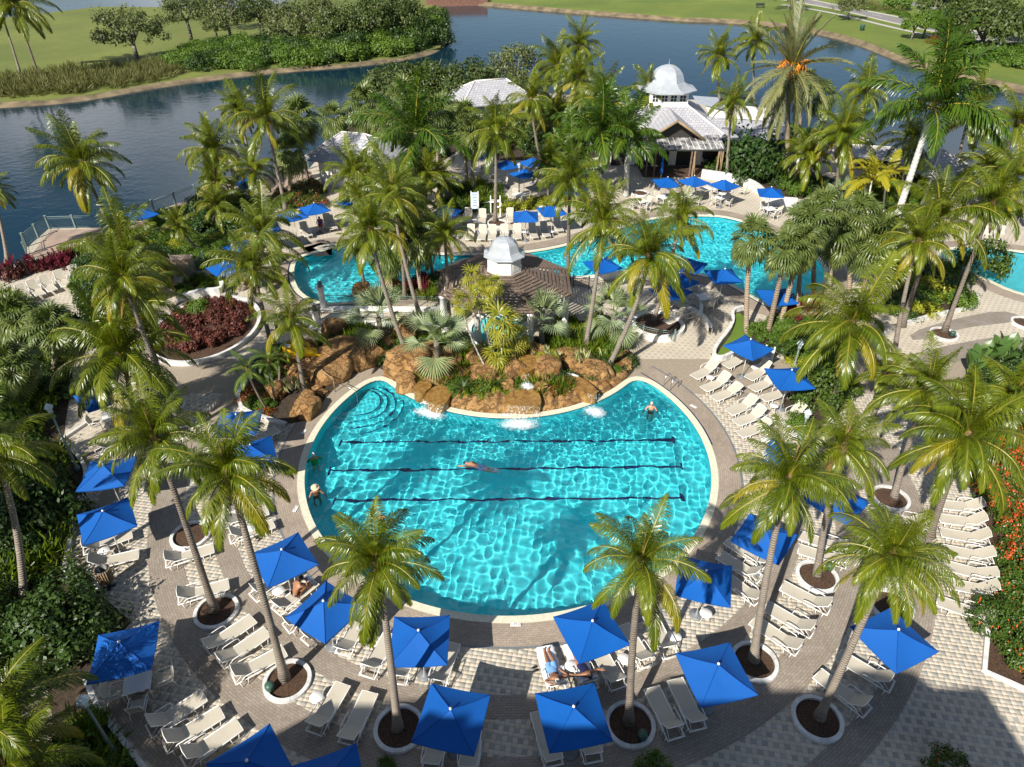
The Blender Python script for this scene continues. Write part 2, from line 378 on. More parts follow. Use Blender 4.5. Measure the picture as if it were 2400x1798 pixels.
def lawn(name, a, b_):
    m, t, b, o = nodes(name); f = noise(t, .06, 6); f2 = noise(t, 1.2, 6)
    cc = mixc(t, ramp(t, f, .35, .65), a, b_); tw = t.nodes.new('ShaderNodeTexCoord'); mw = N(t, 'ShaderNodeMapping'); mw.inputs['Rotation'].default_value = (0, 0, .5); wv = N(t, 'ShaderNodeTexWave', Scale=.045, Distortion=.6); t.links.new(tw.outputs['Object'], mw.inputs[0]); t.links.new(mw.outputs[0], wv.inputs['Vector'])
    cc = mixc(t, math_(t, 'MULTIPLY', wv.outputs['Fac'], .28), cc, tuple(x * .72 for x in b_)); cc = mixc(t, math_(t, 'MULTIPLY', ramp(t, noise(t, .16, 5), .55, .72), .5), cc, (b_[0] * 1.15, b_[1] * .95, b_[2] * 1.3)); cc = mixc(t, math_(t, 'MULTIPLY', ramp(t, f2, .4, .8), .35), cc, tuple(x * .6 for x in a))
    t.links.new(cc, b.inputs['Base Color']); b.inputs['Roughness'].default_value = .9; bump(t, b, noise(t, 9, 4), .4, .06); return m
M['lawn'] = lawn('golf_grass', (.11, .14, .022), (.165, .19, .033))
M['lawn2'] = lawn('verge_grass', (.095, .145, .014), (.155, .20, .022))
M['turf'] = lawn('small_lawn', (.08, .15, .012), (.14, .22, .02))
M['bank'] = plain('sandy_bank', (.17, .13, .075), .9, var=.5, scale=.6)
M['asphalt'] = plain('grey_asphalt', (.22, .21, .20), .9, var=.1, scale=1)
M['conc'] = plain('pale_concrete', (.45, .42, .38), .85, var=.1)
M['hotel'] = plain('hotel_stucco', (.62, .52, .40), .85, var=.06)
def lake():
    m, t, b, o = nodes('lake_water')
    b.inputs['Base Color'].default_value = (.005, .024, .040, 1); b.inputs['Specular IOR Level'].default_value = .33; b.inputs['Roughness'].default_value = .08; b.inputs['IOR'].default_value = 1.33
    n1 = noise(t, 1.1, 4); n2 = noise(t, .35, 3)
    bump(t, b, math_(t, 'ADD', n1, n2), .20, .10); return m
M['lake'] = lake()
def glass():
    m = bpy.data.materials.new('pool_water'); m.use_nodes = True; t = m.node_tree; t.nodes.clear()
    o = t.nodes.new('ShaderNodeOutputMaterial'); q = N(t, 'ShaderNodeBsdfGlass', IOR=1.33, Roughness=0.0); q.inputs['Color'].default_value = (.94, .99, 1, 1)
    t.links.new(q.outputs[0], o.inputs[0]); return m
M['water'] = glass()
M['plaster'] = plain('turquoise_plaster', (.06, .66, .72), .7, var=.08, scale=1.2)
M['paleplaster'] = plain('pale_pool_plaster', (.10, .58, .62), .7, var=.06, scale=1.2)
M['skin'] = plain('skin', (.50, .25, .15), .55, var=.08); M['tan'] = plain('tanned_skin', (.33, .15, .075), .5, var=.08)
M['hairgrey'] = plain('grey_hair', (.60, .55, .48), .8); M['hairdark'] = plain('dark_hair', (.025, .016, .012), .6)
M['straw'] = plain('straw_hat', (.68, .55, .34), .8); M['navycloth'] = plain('navy_cloth', (.008, .012, .06), .7)
M['bluecloth'] = plain('light_blue_cloth', (.16, .34, .62), .8, var=.2); M['greencloth'] = plain('green_shirt', (.03, .28, .05), .8)
M['browncloth'] = plain('brown_swimsuit', (.10, .04, .025), .7); M['redcloth'] = plain('red_cloth', (.55, .03, .02), .8); M['purple'] = plain('purple_cloth', (.14, .04, .22), .8)
M['paper'] = plain('white_paper', (.8, .8, .8), .7, var=.03); M['ink'] = plain('black_print', (.015, .015, .015), .7); M['signblue'] = plain('pale_blue_sign', (.55, .68, .85), .5)
# ------------------------------------------------------------------ foliage meshes (shared by all copies)
def frond_mesh(name, e0, bend, n, ll, lw, droop, vee, mats, seed, plumose=0.0, start=.10, sway=.10, a0=72, a1=22):
    """feather leaf of unit length: midrib bent by its weight, leaflets on both sides that droop. e0 start elevation (deg)."""
    rng = random.Random(seed); V = []; F = []; MI = []; VA = []
    K = 14; pts = []; p = Vector((0, 0, 0)); side = rng.uniform(-sway, sway)
    tang = []
    for i in range(K + 1):
        s = i / K; e = rad(e0 - bend * s ** 1.35); yaw = side * s * s * 2
        t = Vector((math.cos(e) * math.cos(yaw), math.cos(e) * math.sin(yaw), math.sin(e)))
        pts.append(p.copy()); tang.append(t); p = p + t / K
    def at(s):
        q = min(s * K, K - 1e-4); i = int(q); f = q - i
        return pts[i].lerp(pts[i + 1], f), tang[i].lerp(tang[i + 1], f).normalized()
    for i in range(K + 1):                                # midrib, triangular section
        s = i / K; r = .011 * (1 - s) ** .8 + .002; t = tang[i]; b = Vector((-math.sin(side * s * s * 2), math.cos(side * s * s * 2), 0)); nrm = t.cross(b) * -1
        if nrm.z < 0 and abs(e0) < 60: nrm = -nrm
        for q in (b * r, nrm * r * 1.0, -b * r): V.append(pts[i] + q)
    for i in range(K):
        for j in range(3):
            j2 = (j + 1) % 3; F.append((i * 3 + j, i * 3 + j2, i * 3 + 3 + j2, i * 3 + 3 + j)); MI.append(1); VA.append(.5)
    for k in range(n):
        s = start + (1 - start) * (k + .5) / n; P, t = at(s)
        b = Vector((-t.y, t.x, 0)); b = b.normalized() if b.length > .05 else Vector((0, 1, 0)); nr = t.cross(b); nr = nr if nr.z > 0 else -nr
        L0 = ll * (math.sin(math.pi * min(1, (.18 + .80 * (s - start) / (1 - start)))) ** .6) 
        al = rad(a0 + (a1 - a0) * s)
        for sd in (-1, 1):
            L = L0 * rng.uniform(.85, 1.1); v = rad(vee + rng.uniform(-7, 7) + (rng.choice((-1, 0, 1)) * plumose))
            d = (t * math.cos(al) + (b * sd * math.cos(v) + nr * math.sin(v)) * math.sin(al)).normalized()
            base = len(V); q = P.copy(); dd = d.copy(); va = rng.random()
            for (fr, wf) in ((0, .5), (.4, 1.0), (.75, .7), (1, 0)):
                if fr: 
                    dd = (dd + Vector((0, 0, -1)) * droop * (.35 if fr < .5 else .8) * rng.uniform(.45, 1.55)).normalized(); q = q + dd * L * (fr - prev)
                prev = fr
                w = t - dd * t.dot(dd); w = w.normalized() * lw * wf if w.length > 1e-3 else Vector((0, 0, 0))
                if wf: V.append(q - w * .5); V.append(q + w * .5)
                else: V.append(q.copy())
            F += [(base, base + 1, base + 3, base + 2), (base + 2, base + 3, base + 5, base + 4), (base + 4, base + 5, base + 6)]; MI += [0] * 3; VA += [va] * 3
    me = bpy.data.meshes.new(name); me.from_pydata([tuple(x) for x in V], [], F)
    for m in mats: me.materials.append(m)
    me.polygons.foreach_set('material_index', MI)
    a = me.attributes.new('var', 'FLOAT', 'FACE'); a.data.foreach_set('value', VA); me.update(); return me

def fan_mesh(name, e0, bend, blades, petiole, fused, spread, droop, mats, seed):
    """fan leaf of unit blade length on a petiole; fingers split and droop at their tips"""
    rng = random.Random(seed); V = []; F = []; MI = []; VA = []
    p = Vector((0, 0, 0)); K = 5; e = rad(e0); pts = []
    for i in range(K + 1):
        e = rad(e0 - bend * .5 * i / K); pts.append(p.copy()); p = p + Vector((math.cos(e), 0, math.sin(e))) * petiole / K
    for i in range(K + 1):
        r = .022 * (1 - .5 * i / K); q = pts[i]; V += [q + Vector((0, r, 0)), q + Vector((-r * math.sin(e), 0, r * math.cos(e))), q + Vector((0, -r, 0))]
    for i in range(K):
        for j in range(3): F.append((i * 3 + j, i * 3 + (j + 1) % 3, i * 3 + 3 + (j + 1) % 3, i * 3 + 3 + j)); MI.append(1); VA.append(.5)
    hub = pts[-1]; e = rad(e0 - bend); t = Vector((math.cos(e), 0, math.sin(e))); b = Vector((0, 1, 0)); nr = Vector((-math.sin(e), 0, math.cos(e)))
    dw = rad(2 * spread / blades)
    for k in range(blades):
        w = rad(-spread) + (k + .5) * dw; L = (1 - .22 * abs(w) / math.pi) * rng.uniform(.93, 1.05); va = rng.random()
        def dirn(a): return t * math.cos(a) + b * math.sin(a)
        def fold(a, r): return nr * (abs(math.sin(w)) * .34 * r)      # the blade is slightly cupped
        d0, d1, dm = dirn(w - dw * .5), dirn(w + dw * .5), dirn(w)
        base = len(V); pl = .03 * (1 if k % 2 else -1)
        V += [hub.copy(), hub + d0 * fused * L + fold(w, fused) + nr * pl, hub + d1 * fused * L + fold(w, fused) - nr * pl]
        g1 = hub + dm * fused * L + fold(w, fused); d2 = (dm + Vector((0, 0, -1)) * droop * .5).normalized(); m1 = g1 + d2 * (1 - fused) * L * .55
        d3 = (d2 + Vector((0, 0, -1)) * droop * rng.uniform(.6, 1.4)).normalized(); tip = m1 + d3 * (1 - fused) * L * .5
        pw = (d1 - d0).normalized() * fused * L * dw * .36
        V += [m1 - pw, m1 + pw, tip]
        F += [(base, base + 1, base + 2), (base + 1, base + 3, base + 4, base + 2), (base + 3, base + 5, base + 4)]; MI += [0] * 3; VA += [va] * 3
    me = bpy.data.meshes.new(name); me.from_pydata([tuple(x) for x in V], [], F)
    for m in mats: me.materials.append(m)
    me.polygons.foreach_set('material_index', MI)
    a = me.attributes.new('var', 'FLOAT', 'FACE'); a.data.foreach_set('value', VA); me.update(); return me

def crown_mesh(name, mat, n, size, leaf, clumps, seed, aspect=1.8, shell=.55, cr=.30, blade=False, tipshare=0):
    """leaf-sized faces gathered in clumps spread through the crown's volume; size = half axes, base at z=0"""
    rng = np.random.default_rng(seed); sx, sy, sz = size
    d = rng.normal(size=(clumps, 3)); d /= np.linalg.norm(d, axis=1)[:, None]; d[:, 2] = np.abs(d[:, 2]) * 1.0 - .25 * rng.random(clumps)
    cc = d * (shell + (1 - shell) * rng.random((clumps, 1)) ** .6); cs = cr * rng.uniform(.6, 1.3, clumps)
    k = rng.integers(0, clumps, n); off = rng.normal(size=(n, 3)); off *= (rng.random((n, 1)) ** .4) / np.linalg.norm(off, axis=1)[:, None]
    p = cc[k] + off * cs[k][:, None]
    nrm = off + .55 * p + rng.normal(size=(n, 3)) * .55 + np.array([0, 0, .45]); nrm /= np.linalg.norm(nrm, axis=1)[:, None]
    p = p * np.array([sx, sy, sz]); p[:, 2] = np.maximum(p[:, 2] + sz * .25, .02 + .1 * rng.random(n) * sz)
    a = np.cross(nrm, rng.normal(size=(n, 3))); a /= np.linalg.norm(a, axis=1)[:, None]; b = np.cross(nrm, a)
    if blade:
        b = p / np.array([sx, sy, sz]) + np.array([0, 0, .6]) + rng.normal(size=(n, 3)) * .35; b /= np.linalg.norm(b, axis=1)[:, None]; a = np.cross(b, nrm); a /= np.linalg.norm(a, axis=1)[:, None] + 1e-6
    L = leaf * rng.uniform(.7, 1.3, (n, 1)); w = L / aspect
    V = np.stack([p - b * L * .5, p + a * w * .5 - b * L * .05, p + b * L * .5 - nrm * L * .12, p - a * w * .5 - b * L * .05], 1).reshape(-1, 3)
    Q = np.arange(n * 4).reshape(n, 4); var = rng.random(n) * .86
    if tipshare:
        top = (p[:, 2] > np.quantile(p[:, 2], .35)) & (np.isin(k, rng.permutation(clumps)[:max(1, int(clumps * .55))])); var[top & (rng.random(n) < tipshare)] = .97
    return np_mesh(name, V, Q, mat, var)

FR = {}
def fam(key, n, mats, spec, **kw):
    FR[key] = []
    for (e0, bend) in spec:
        FR[key].append([frond_mesh(key + '_frond', e0, bend, n, mats=mats, seed=hash((e0, bend, i)) % 9999 + i, **kw) for i in range(2)])
cm = [M['coco'], M['cocomid']]
fam('coco', 74, cm, [(84, 14), (74, 50), (62, 78), (46, 95), (28, 98), (6, 86), (-22, 58)], ll=.27, lw=.0105, droop=1.0, vee=20)
fam('royal', 74, [M['royal'], M['cocomid']], [(80, 18), (62, 50), (42, 70), (22, 78), (2, 70)], ll=.27, lw=.017, droop=.6, vee=14, plumose=32)
fam('date', 76, [M['date'], M['cocomid']], [(80, 16), (62, 22), (42, 30), (20, 38), (-4, 46), (-30, 46), (-55, 30)], ll=.16, lw=.010, droop=.10, vee=24, plumose=14, a0=58, a1=20)
fam('pygmy', 30, [M['pygmy'], M['cocomid']], [(70, 80), (46, 100), (20, 100), (-8, 80)], ll=.22, lw=.017, droop=.35, vee=14)
fam('areca', 30, [M['areca'], M['cocomid']], [(78, 60), (58, 90), (34, 100), (8, 80)], ll=.24, lw=.03, droop=.35, vee=22)
fam('cocoyel', 66, [M['cocoyel'], M['cocomid']], [(16, 100), (-8, 84), (-34, 50)], ll=.25, lw=.0105, droop=1.1, vee=12)
FR['cocodry'] = [[frond_mesh('dry_frond', -58, 24, 30, .2, .014, .7, 0, [M['cocodry'], M['cocodry']], 5)]]
FR['fern'] = [[frond_mesh('fern', e, 80, 14, .30, .07, .2, 10, [M['fern'], M['fern']], 40 + e)] for e in (70, 40, 12)]
FR['cycad'] = [[frond_mesh('cycad', e, 60, 34, .16, .022, .05, 16, [M['bush'], M['bush']], 60 + e)] for e in (62, 38, 16, -4)]
FA = {}
def fanfam(key, mats, spec, **kw):
    FA[key] = [[fan_mesh(key + '_leaf', e0, bd, mats=mats, seed=e0 + 100 * i, **kw) for i in range(2)] for (e0, bd) in spec]
fanfam('sabal', [M['sabal'], M['shaft']], [(78, 10), (55, 25), (32, 40), (8, 50), (-18, 50), (-45, 30)], blades=20, petiole=.8, fused=.5, spread=118, droop=.8)
fanfam('bism', [M['bism'], M['bism']], [(82, 4), (66, 8), (46, 14), (24, 22), (-4, 30)], blades=26, petiole=.9, fused=.42, spread=96, droop=.22)
fanfam('thatch', [M['thatch'], M['shaft']], [(75, 20), (45, 35), (15, 45), (-20, 40), (-50, 20)], blades=13, petiole=.55, fused=.38, spread=120, droop=.55)
SKIRT = [fan_mesh('dry_leaf', -70, 10, 16, .3, .4, 80, .8, [M['cocodry'], M['boot']], 3)]

CR = {'oak': [crown_mesh('oak_crown', M['oak'], 5200, (1, 1, .72), .085, 60, s, cr=.26) for s in (1, 2, 3)],
      'oak2': [crown_mesh('pale_oak_crown', M['oak2'], 3600, (1, 1, .8), .075, 54, s, cr=.24) for s in (4, 5)],
      'bush': [crown_mesh('leafy_mass', M['bush'], 2400, (1, 1, .8), .12, 42, s, cr=.34) for s in (6, 7, 8)],
      'bushm': [crown_mesh('clipped_leafy_mass', M['bushm'], 2800, (1, 1, .8), .10, 60, s, cr=.28) for s in (31, 32)],
      'bush2': [crown_mesh('bright_leafy_mass', M['bush2'], 2000, (1, 1, .7), .13, 40, s, cr=.34) for s in (9, 10)],
      'bushy': [crown_mesh('yellow_leafy_mass', M['bushy'], 1400, (1, 1, .6), .15, 30, s, cr=.36) for s in (11,)],
      'ixora': [crown_mesh('flowering_mass', M['ixora'], 2600, (1, 1, .7), .095, 60, s, cr=.26, tipshare=.55) for s in (12, 13)],
      'ixora2': [crown_mesh('sparsely_flowering_mass', M['ixora'], 2600, (1, 1, .7), .10, 60, s, cr=.26, tipshare=.07) for s in (22, 23)],
      'redfl': [crown_mesh('red_flowering_mass', M['redfl'], 1800, (1, 1, .7), .12, 44, s, cr=.3, tipshare=.28) for s in (14,)],
      'copper': [crown_mesh('copper_mass', M['copper'], 900, (1, 1, .75), .24, 30, s, cr=.42, tipshare=.08) for s in (15, 16)],
      'reed': [crown_mesh('grass_tuft', M['reed'], 260, (1, 1, .9), .8, 14, s, aspect=16, cr=.5, blade=True) for s in (17, 18)],
      'ti': [crown_mesh('red_leaf_tuft', M['ti'], 160, (1, 1, 1.1), .75, 10, s, aspect=5, cr=.4, blade=True) for s in (19,)],
      'strap': [crown_mesh('strap_leaf_tuft', M['fern'], 420, (1, 1, .8), .60, 16, s, aspect=9, cr=.5, blade=True) for s in (20, 21)],
      'white': [crown_mesh('variegated_tuft', M['whiteleaf'], 70, (1, 1, .8), .9, 5, s, aspect=8, cr=.3, blade=True) for s in (24,)],
      'croton': [crown_mesh('croton_mass', M['croton'], 700, (1, 1, .8), .20, 24, s, aspect=2.6, cr=.4) for s in (25,)]}

# ------------------------------------------------------------------ palms
def crown_point(base, px, py, zmin=1.2, zmax=17):
    d = ray(px, py); h = Vector((d.x, d.y)); t = h.dot(Vector((base.x, base.y))) / h.length_squared
    z = min(max(CAM_H + t * d.z, zmin), zmax); t = (z - CAM_H) / d.z
    return Vector((0, 0, CAM_H)) + d * t
def trunk_mesh(b, top, r0, r1, mat, flare=1.5, lean=1.5, n=9):
    K = 12; pts = []; rr = []; dx, dy, h = top.x - b.x, top.y - b.y, top.z - b.z
    for i in range(K + 1):
        s = i / K; q = 1 - (1 - s) ** lean
        pts.append((dx * q, dy * q, -.12 + (h + .12) * s)); rr.append((r0 + (r1 - r0) * s) * (1 + (flare - 1) * max(0, 1 - s * 7) ** 1.5))
    m = MB(); m.tube(pts, rr, n, 0); return m.mesh('trunk', mat)
def palm(kind, base, top, L, label, group=None, seed=0, zb=0.0, dens=1.0):
    rng = random.Random(seed * 77 + 5); b = Vector((base.x, base.y, zb))
    nm = {'coco': 'coconut_palm', 'royal': 'royal_palm', 'date': 'date_palm', 'pygmy': 'pygmy_date_palm', 'areca': 'golden_cane_palm', 'sabal': 'cabbage_palm', 'bism': 'silver_fan_palm', 'thatch': 'thatch_palm'}[kind]
    t = thing(nm, label, 'palm tree', b, 0, group); top_l = Vector((top.x - b.x, top.y - b.y, top.z - b.z))
    spec = {'coco': (.155, .095, 'trunk', 1.8), 'royal': (.30, .21, 'royaltrunk', 1.15), 'date': (.24, .22, 'datetrunk', 1.25), 'pygmy': (.07, .06, 'trunk', 1.2), 'areca': (.09, .07, 'royaltrunk', 1.2), 'sabal': (.17, .15, 'sabaltrunk', 1.25), 'bism': (.19, .16, 'trunk', 1.4), 'thatch': (.05, .04, 'royaltrunk', 1.2)}[kind]
    sc = .75 + .25 * min(1.4, L / 2.8) if kind == 'coco' else 1
    link('trunk', trunk_mesh(Vector((0, 0, 0)), top_l, spec[0] * sc, spec[1] * sc, M[spec[2]], spec[3]), t)
    az = rng.uniform(0, 6.28)
    if kind in ('sabal', 'bism', 'thatch'):
        F = FA[kind]; n = int({'sabal': 30, 'bism': 14, 'thatch': 11}[kind] * dens)
        for i in range(n):
            f = (i + .5) / n; row = F[min(len(F) - 1, int(f ** .9 * len(F)))]; az += 2.39996
            link('fan_leaf', row[i % 2], t, top_l + Vector((0, 0, .12 * (1 - 2 * f))), (rng.uniform(-.15, .15), 0, az + rng.uniform(-.2, .2)), L / (1.75 if kind != 'thatch' else 1.6) * rng.uniform(.85, 1.1))
        if kind == 'sabal':
            for i in range(9): link('dry_leaf', SKIRT[0], t, top_l + Vector((0, 0, -.15)), (0, 0, i * .7 + rng.random()), L / 1.9 * rng.uniform(.6, .95))
        return t
    dens *= rng.uniform(.82, 1.12)
    F = FR[kind]; n = int({'coco': 31, 'royal': 19, 'date': 52, 'pygmy': 16, 'areca': 11}[kind] * dens)
    for i in range(n):
        f = (i + .5) / n; az += 2.39996
        row = F[min(len(F) - 1, int(f ** (.8 if kind == 'coco' else .9) * len(F)))]
        if kind == 'coco' and f > .66 and rng.random() < .24: row = FR['cocoyel'][min(2, int((f - .66) * 9))]
        link('frond', row[rng.randrange(2)], t, top_l + Vector((0, 0, .25 * (.5 - f))), (rng.uniform(-.20, .20), rng.uniform(-.16, .16), az + rng.uniform(-.4, .4)), L * rng.uniform(.76, 1.12) * (.72 if i == 0 else 1))
    m = MB()
    if kind == 'royal': m.lathe([(.19, -.9), (.23, -.6), (.17, .1), (.05, .5)], 10, top_l); m.build('crown_shaft', M['shaft'], t)
    elif kind == 'coco': m.lathe([(.08 * sc, -.5), (.19 * sc, -.18), (.20 * sc, .08), (.06, .45), (.015, .5 + .55 * L * rng.random())], 8, top_l); m.build('crown_fibre', M['boot'], t)
    else: m.lathe([(spec[1], -.3), (spec[1] * 1.35, 0), (spec[1] * .6, .3)], 8, top_l); m.build('crown_fibre', M['boot'], t)
    if kind == 'coco' and L > 1.5:
        for _ in range(rng.choice((0, 1, 1, 2))): link('dry_frond', FR['cocodry'][0][0], t, top_l + Vector((0, 0, -.15)), (0, 0, rng.uniform(0, 6.28)), L * .7)
        if rng.random() < .6:
            for q in range(rng.randint(3, 6)):
                w = rng.uniform(0, 6.28); m = MB(); m.lathe([(.01, -.13), (.085, -.05), (.095, .03), (.05, .11), (.01, .13)], 7, top_l + Vector((.26 * math.cos(w), .26 * math.sin(w), -.25 - .15 * rng.random()))); m.build('coconut', M['coconut'], t)
    if kind == 'date':
        for q in range(9):
            w = q * .7; m = MB()
            for _ in range(26):
                e = top_l + Vector((math.cos(w) * 1.0, math.sin(w) * 1.0, .45 + .35 * (q % 3 - 1))); d = Vector((rng.gauss(0, .2), rng.gauss(0, .2), -rng.random() * 1.0))
                m.tube([e, e + d * .6, e + d], [.045, .06, .03], 3)
            m.tube([top_l, top_l + Vector((math.cos(w) * .6, math.sin(w) * .6, .6)), top_l + Vector((math.cos(w) * 1.0, math.sin(w) * 1.0, .45 + .35 * (q % 3 - 1)))], .03, 4)
            m.build('fruit_cluster', M['orange'], t)
    return t

# ------------------------------------------------------------------ shrubs and broadleaf trees
def shrub(kind, p, r, h, label, group, name='shrub', cat='shrub', seed=0, z=0.02):
    rng = random.Random(seed); t = thing(name, label, cat, (p.x, p.y, z), 0, group)
    me = CR[kind][rng.randrange(len(CR[kind]))]
    link('foliage', me, t, (0, 0, 0), (0, 0, rng.uniform(0, 6.28)), (r, r * rng.uniform(.85, 1.15), h / 1.05))
    return t
STEM = None
def stem(t, h, r=.05):
    m = MB()
    for i in range(4):
        w = i * 1.6 + .3; m.tube([(0, 0, -.05), (r * 2 * math.cos(w), r * 2 * math.sin(w), h * .4), (r * 6 * math.cos(w), r * 6 * math.sin(w), h * .8)], [r, r * .7, r * .3], 5)
    m.build('stem', M['bark'], t)
def broadleaf(kind, base, h, r, crown_h, label, group=None, seed=0, z=0.0, name='broadleaf_tree', rr=.22):
    rng = random.Random(seed + 3); t = thing(name, label, 'tree', (base.x, base.y, z), rng.uniform(0, 6.28), group)
    zc = h - crown_h; m = MB(); m.tube([(0, 0, -.2), (.1, .05, zc * .5), (0, .1, zc)], [rr * 1.5, rr, rr * .85], 8); tr = m.build('trunk', M['bark'], t)
    for i in range(7):
        w = i * .9 + rng.random(); q = r * rng.uniform(.45, .75); m = MB()
        m.tube([(0, .1, zc * .85), (q * .4 * math.cos(w), q * .4 * math.sin(w), zc + crown_h * .2), (q * math.cos(w), q * math.sin(w), zc + crown_h * rng.uniform(.35, .7))], [rr * .6, rr * .4, rr * .12], 6)
        m.build('limb', M['bark'], t)
    link('crown', CR[kind][seed % len(CR[kind])], t, (0, 0, zc - .1 * crown_h), (0, 0, 0), (r, r, crown_h))
    return t
def in_poly(x, y, poly):
    r = False; n = len(poly); j = n - 1
    for i in range(n):
        xi, yi = poly[i][0], poly[i][1]; xj, yj = poly[j][0], poly[j][1]
        if (yi > y) != (yj > y) and x < (xj - xi) * (y - yi) / (yj - yi) + xi: r = not r
        j = i
    return r
def scatter(poly, step, jit=.35, seed=1):
    rng = random.Random(seed); xs = [p[0] for p in poly]; ys = [p[1] for p in poly]; out = []; y = min(ys); k = 0
    while y < max(ys):
        x = min(xs) + (step / 2 if k % 2 else 0)
        while x < max(xs):
            a, b = x + rng.uniform(-jit, jit) * step, y + rng.uniform(-jit, jit) * step
            if in_poly(a, b, poly): out.append(Vector((a, b, 0)))
            x += step
        y += step * .87; k += 1
    return out
# ------------------------------------------------------------------ ground, lake, lawns, road
def sheet(name, outer, mat, z=0.0, holes=(), kind='structure', parent=None, skirt=0.0):
    loops = [[Vector((p[0], p[1], 0)) for p in outer]] + [[Vector((p[0], p[1], 0)) for p in h] for h in holes]
    V = [(p.x, p.y, z) for l in loops for p in l]
    T = [tuple(t) for t in tessellate_polygon(loops)]
    T = [t if (Vector(V[t[1]]) - Vector(V[t[0]])).cross(Vector(V[t[2]]) - Vector(V[t[0]])).z > 0 else t[::-1] for t in T]
    if skirt:
        n = len(outer); b = len(V); V += [(p[0], p[1], z - skirt) for p in outer]
        for i in range(n): j = (i + 1) % n; T.append((i, j, b + j, b + i))
    me = bpy.data.meshes.new(name); me.from_pydata(V, [], T); me.materials.append(mat); me.update()
    o = link(name, me, parent)
    if kind: o['kind'] = kind
    return o
def smooth_loop(pts, it=3, closed=True):
    P = [Vector((p[0], p[1], 0)) for p in pts]
    for _ in range(it):
        Q = []; n = len(P)
        for i in range(n if closed else n - 1):
            a, b = P[i], P[(i + 1) % n]; Q += [a * .75 + b * .25, a * .25 + b * .75]
        P = Q if closed else [P[0]] + Q + [P[-1]]
    return P
def offset_loop(P, d):
    """d > 0 moves the loop outwards (loop is counter-clockwise)"""
    n = len(P); Q = []
    for i in range(n):
        t = (P[(i + 1) % n] - P[i - 1]); nn = Vector((t.y, -t.x, 0)); nn.normalize(); Q.append(P[i] + nn * d)
    return Q
def ccw(P):
    a = sum(P[i].x * P[(i + 1) % len(P)].y - P[(i + 1) % len(P)].x * P[i].y for i in range(len(P)))
    return P if a > 0 else P[::-1]
def strip(name, A, B, mat, za, zb, closed=True, parent=None, kind='structure', lab=None, edge=0.0):
    """ribbon between two loops with UVs along it (for bricks)"""
    n = len(A); V = [(p.x, p.y, za) for p in A] + [(p.x, p.y, zb) for p in B]; F = []; L = [0]
    for i in range(n if closed else n - 1): L.append(L[-1] + (A[(i + 1) % n] - A[i]).length)
    wd = sum((A[i] - B[i]).length for i in range(n)) / n; UV = []
    for i in range(n if closed else n - 1):
        j = (i + 1) % n; f = (i, j, n + j, n + i); uv = [(L[i], 0), (L[i + 1], 0), (L[i + 1], wd), (L[i], wd)]
        nz = (Vector(V[f[1]]) - Vector(V[f[0]])).cross(Vector(V[f[2]]) - Vector(V[f[0]])).z
        if nz < 0: f = f[::-1]; uv = uv[::-1]
        F.append(f); UV += uv
    if edge:
        b = len(V); V += [(p.x, p.y, za - edge) for p in A]; b2 = len(V); V += [(p.x, p.y, zb - edge) for p in B]
        for i in range(n if closed else n - 1):
            j = (i + 1) % n; F += [(i, b + i, b + j, j), (n + i, n + j, b2 + j, b2 + i)]; UV += [(L[i], 0), (L[i], .1), (L[i + 1], .1), (L[i + 1], 0)] * 2
    me = bpy.data.meshes.new(name); me.from_pydata(V, [], F); me.materials.append(mat)
    u = me.uv_layers.new(); u.data.foreach_set('uv', [q for p in UV for q in p]); me.update()
    o = link(name, me, parent)
    if kind: o['kind'] = kind
    return o

LAKE_Z = -.9
sheet('lake', [(-1500, -300), (1500, -300), (1500, 2500), (-1500, 2500)], M['lake'], LAKE_Z, holes=[[(-24, 10), (58, 10), (58, 63), (-24, 63)]])
shoreL = [(-260, 60), (-140, 80), (-95, 96)] + [tuple(c(0, 0, x, y)[:2]) for x, y in ((0, 640), (300, 625), (600, 590), (900, 535), (1200, 490), (1700, 430), (2209, 395))] + [tuple(c(1, 0, x, y)[:2]) for x, y in ((400, 350), (640, 290), (660, 200), (620, 100), (600, 30))]
goL = shoreL + [(-22, 240), (-30, 300), (-60, 215), (-48, 200), (-105, 204), (-119, 185), (-200, 165), (-260, 160)]
sheet('golf_lawn', goL, M['lawn'], LAKE_Z + .45, skirt=1)
bk = smooth_loop(shoreL, 2, False); strip('sandy_bank', bk, [p + Vector((.8, -1.3, 0)) for p in bk], M['bank'], LAKE_Z + .46, LAKE_Z - .05, False)
shoreR = [tuple(c(1, 0, x, y)[:2]) for x, y in ((855, 2), (1500, 55), (2209, 105))] + [tuple(c(2, 0, x, y)[:2]) for x, y in ((300, 115), (650, 140), (1000, 205), (1200, 265), (1400, 345), (1700, 440), (2209, 545))] + [(90, 88), (130, 66), (220, 50)]
goR = shoreR + [(400, 300), (300, 420), (-14, 420), (-12, 240)]
sheet('verge_lawn', goR, M['lawn2'], LAKE_Z + .7, skirt=1)
bk = smooth_loop(shoreR, 2, False); strip('stony_bank', bk, [p + Vector((-1.3, -1.6, 0)) for p in bk], M['bank'], LAKE_Z + .71, LAKE_Z - .05, False)
zr = LAKE_Z + .70
ra = [c(2, 0, *q, zr) for q in ((520, -35), (640, 0), (1000, 60), (1480, 180), (2209, 312), (2600, 390))]; rb = [c(2, 0, *q, zr) for q in ((700, -35), (830, 0), (1130, 60), (1560, 142), (2209, 260), (2600, 330))]
ra = smooth_loop(ra, 2, False); rb = smooth_loop(rb, 2, False)
strip('road', ra, rb, M['asphalt'], zr + .02, zr + .02, False)
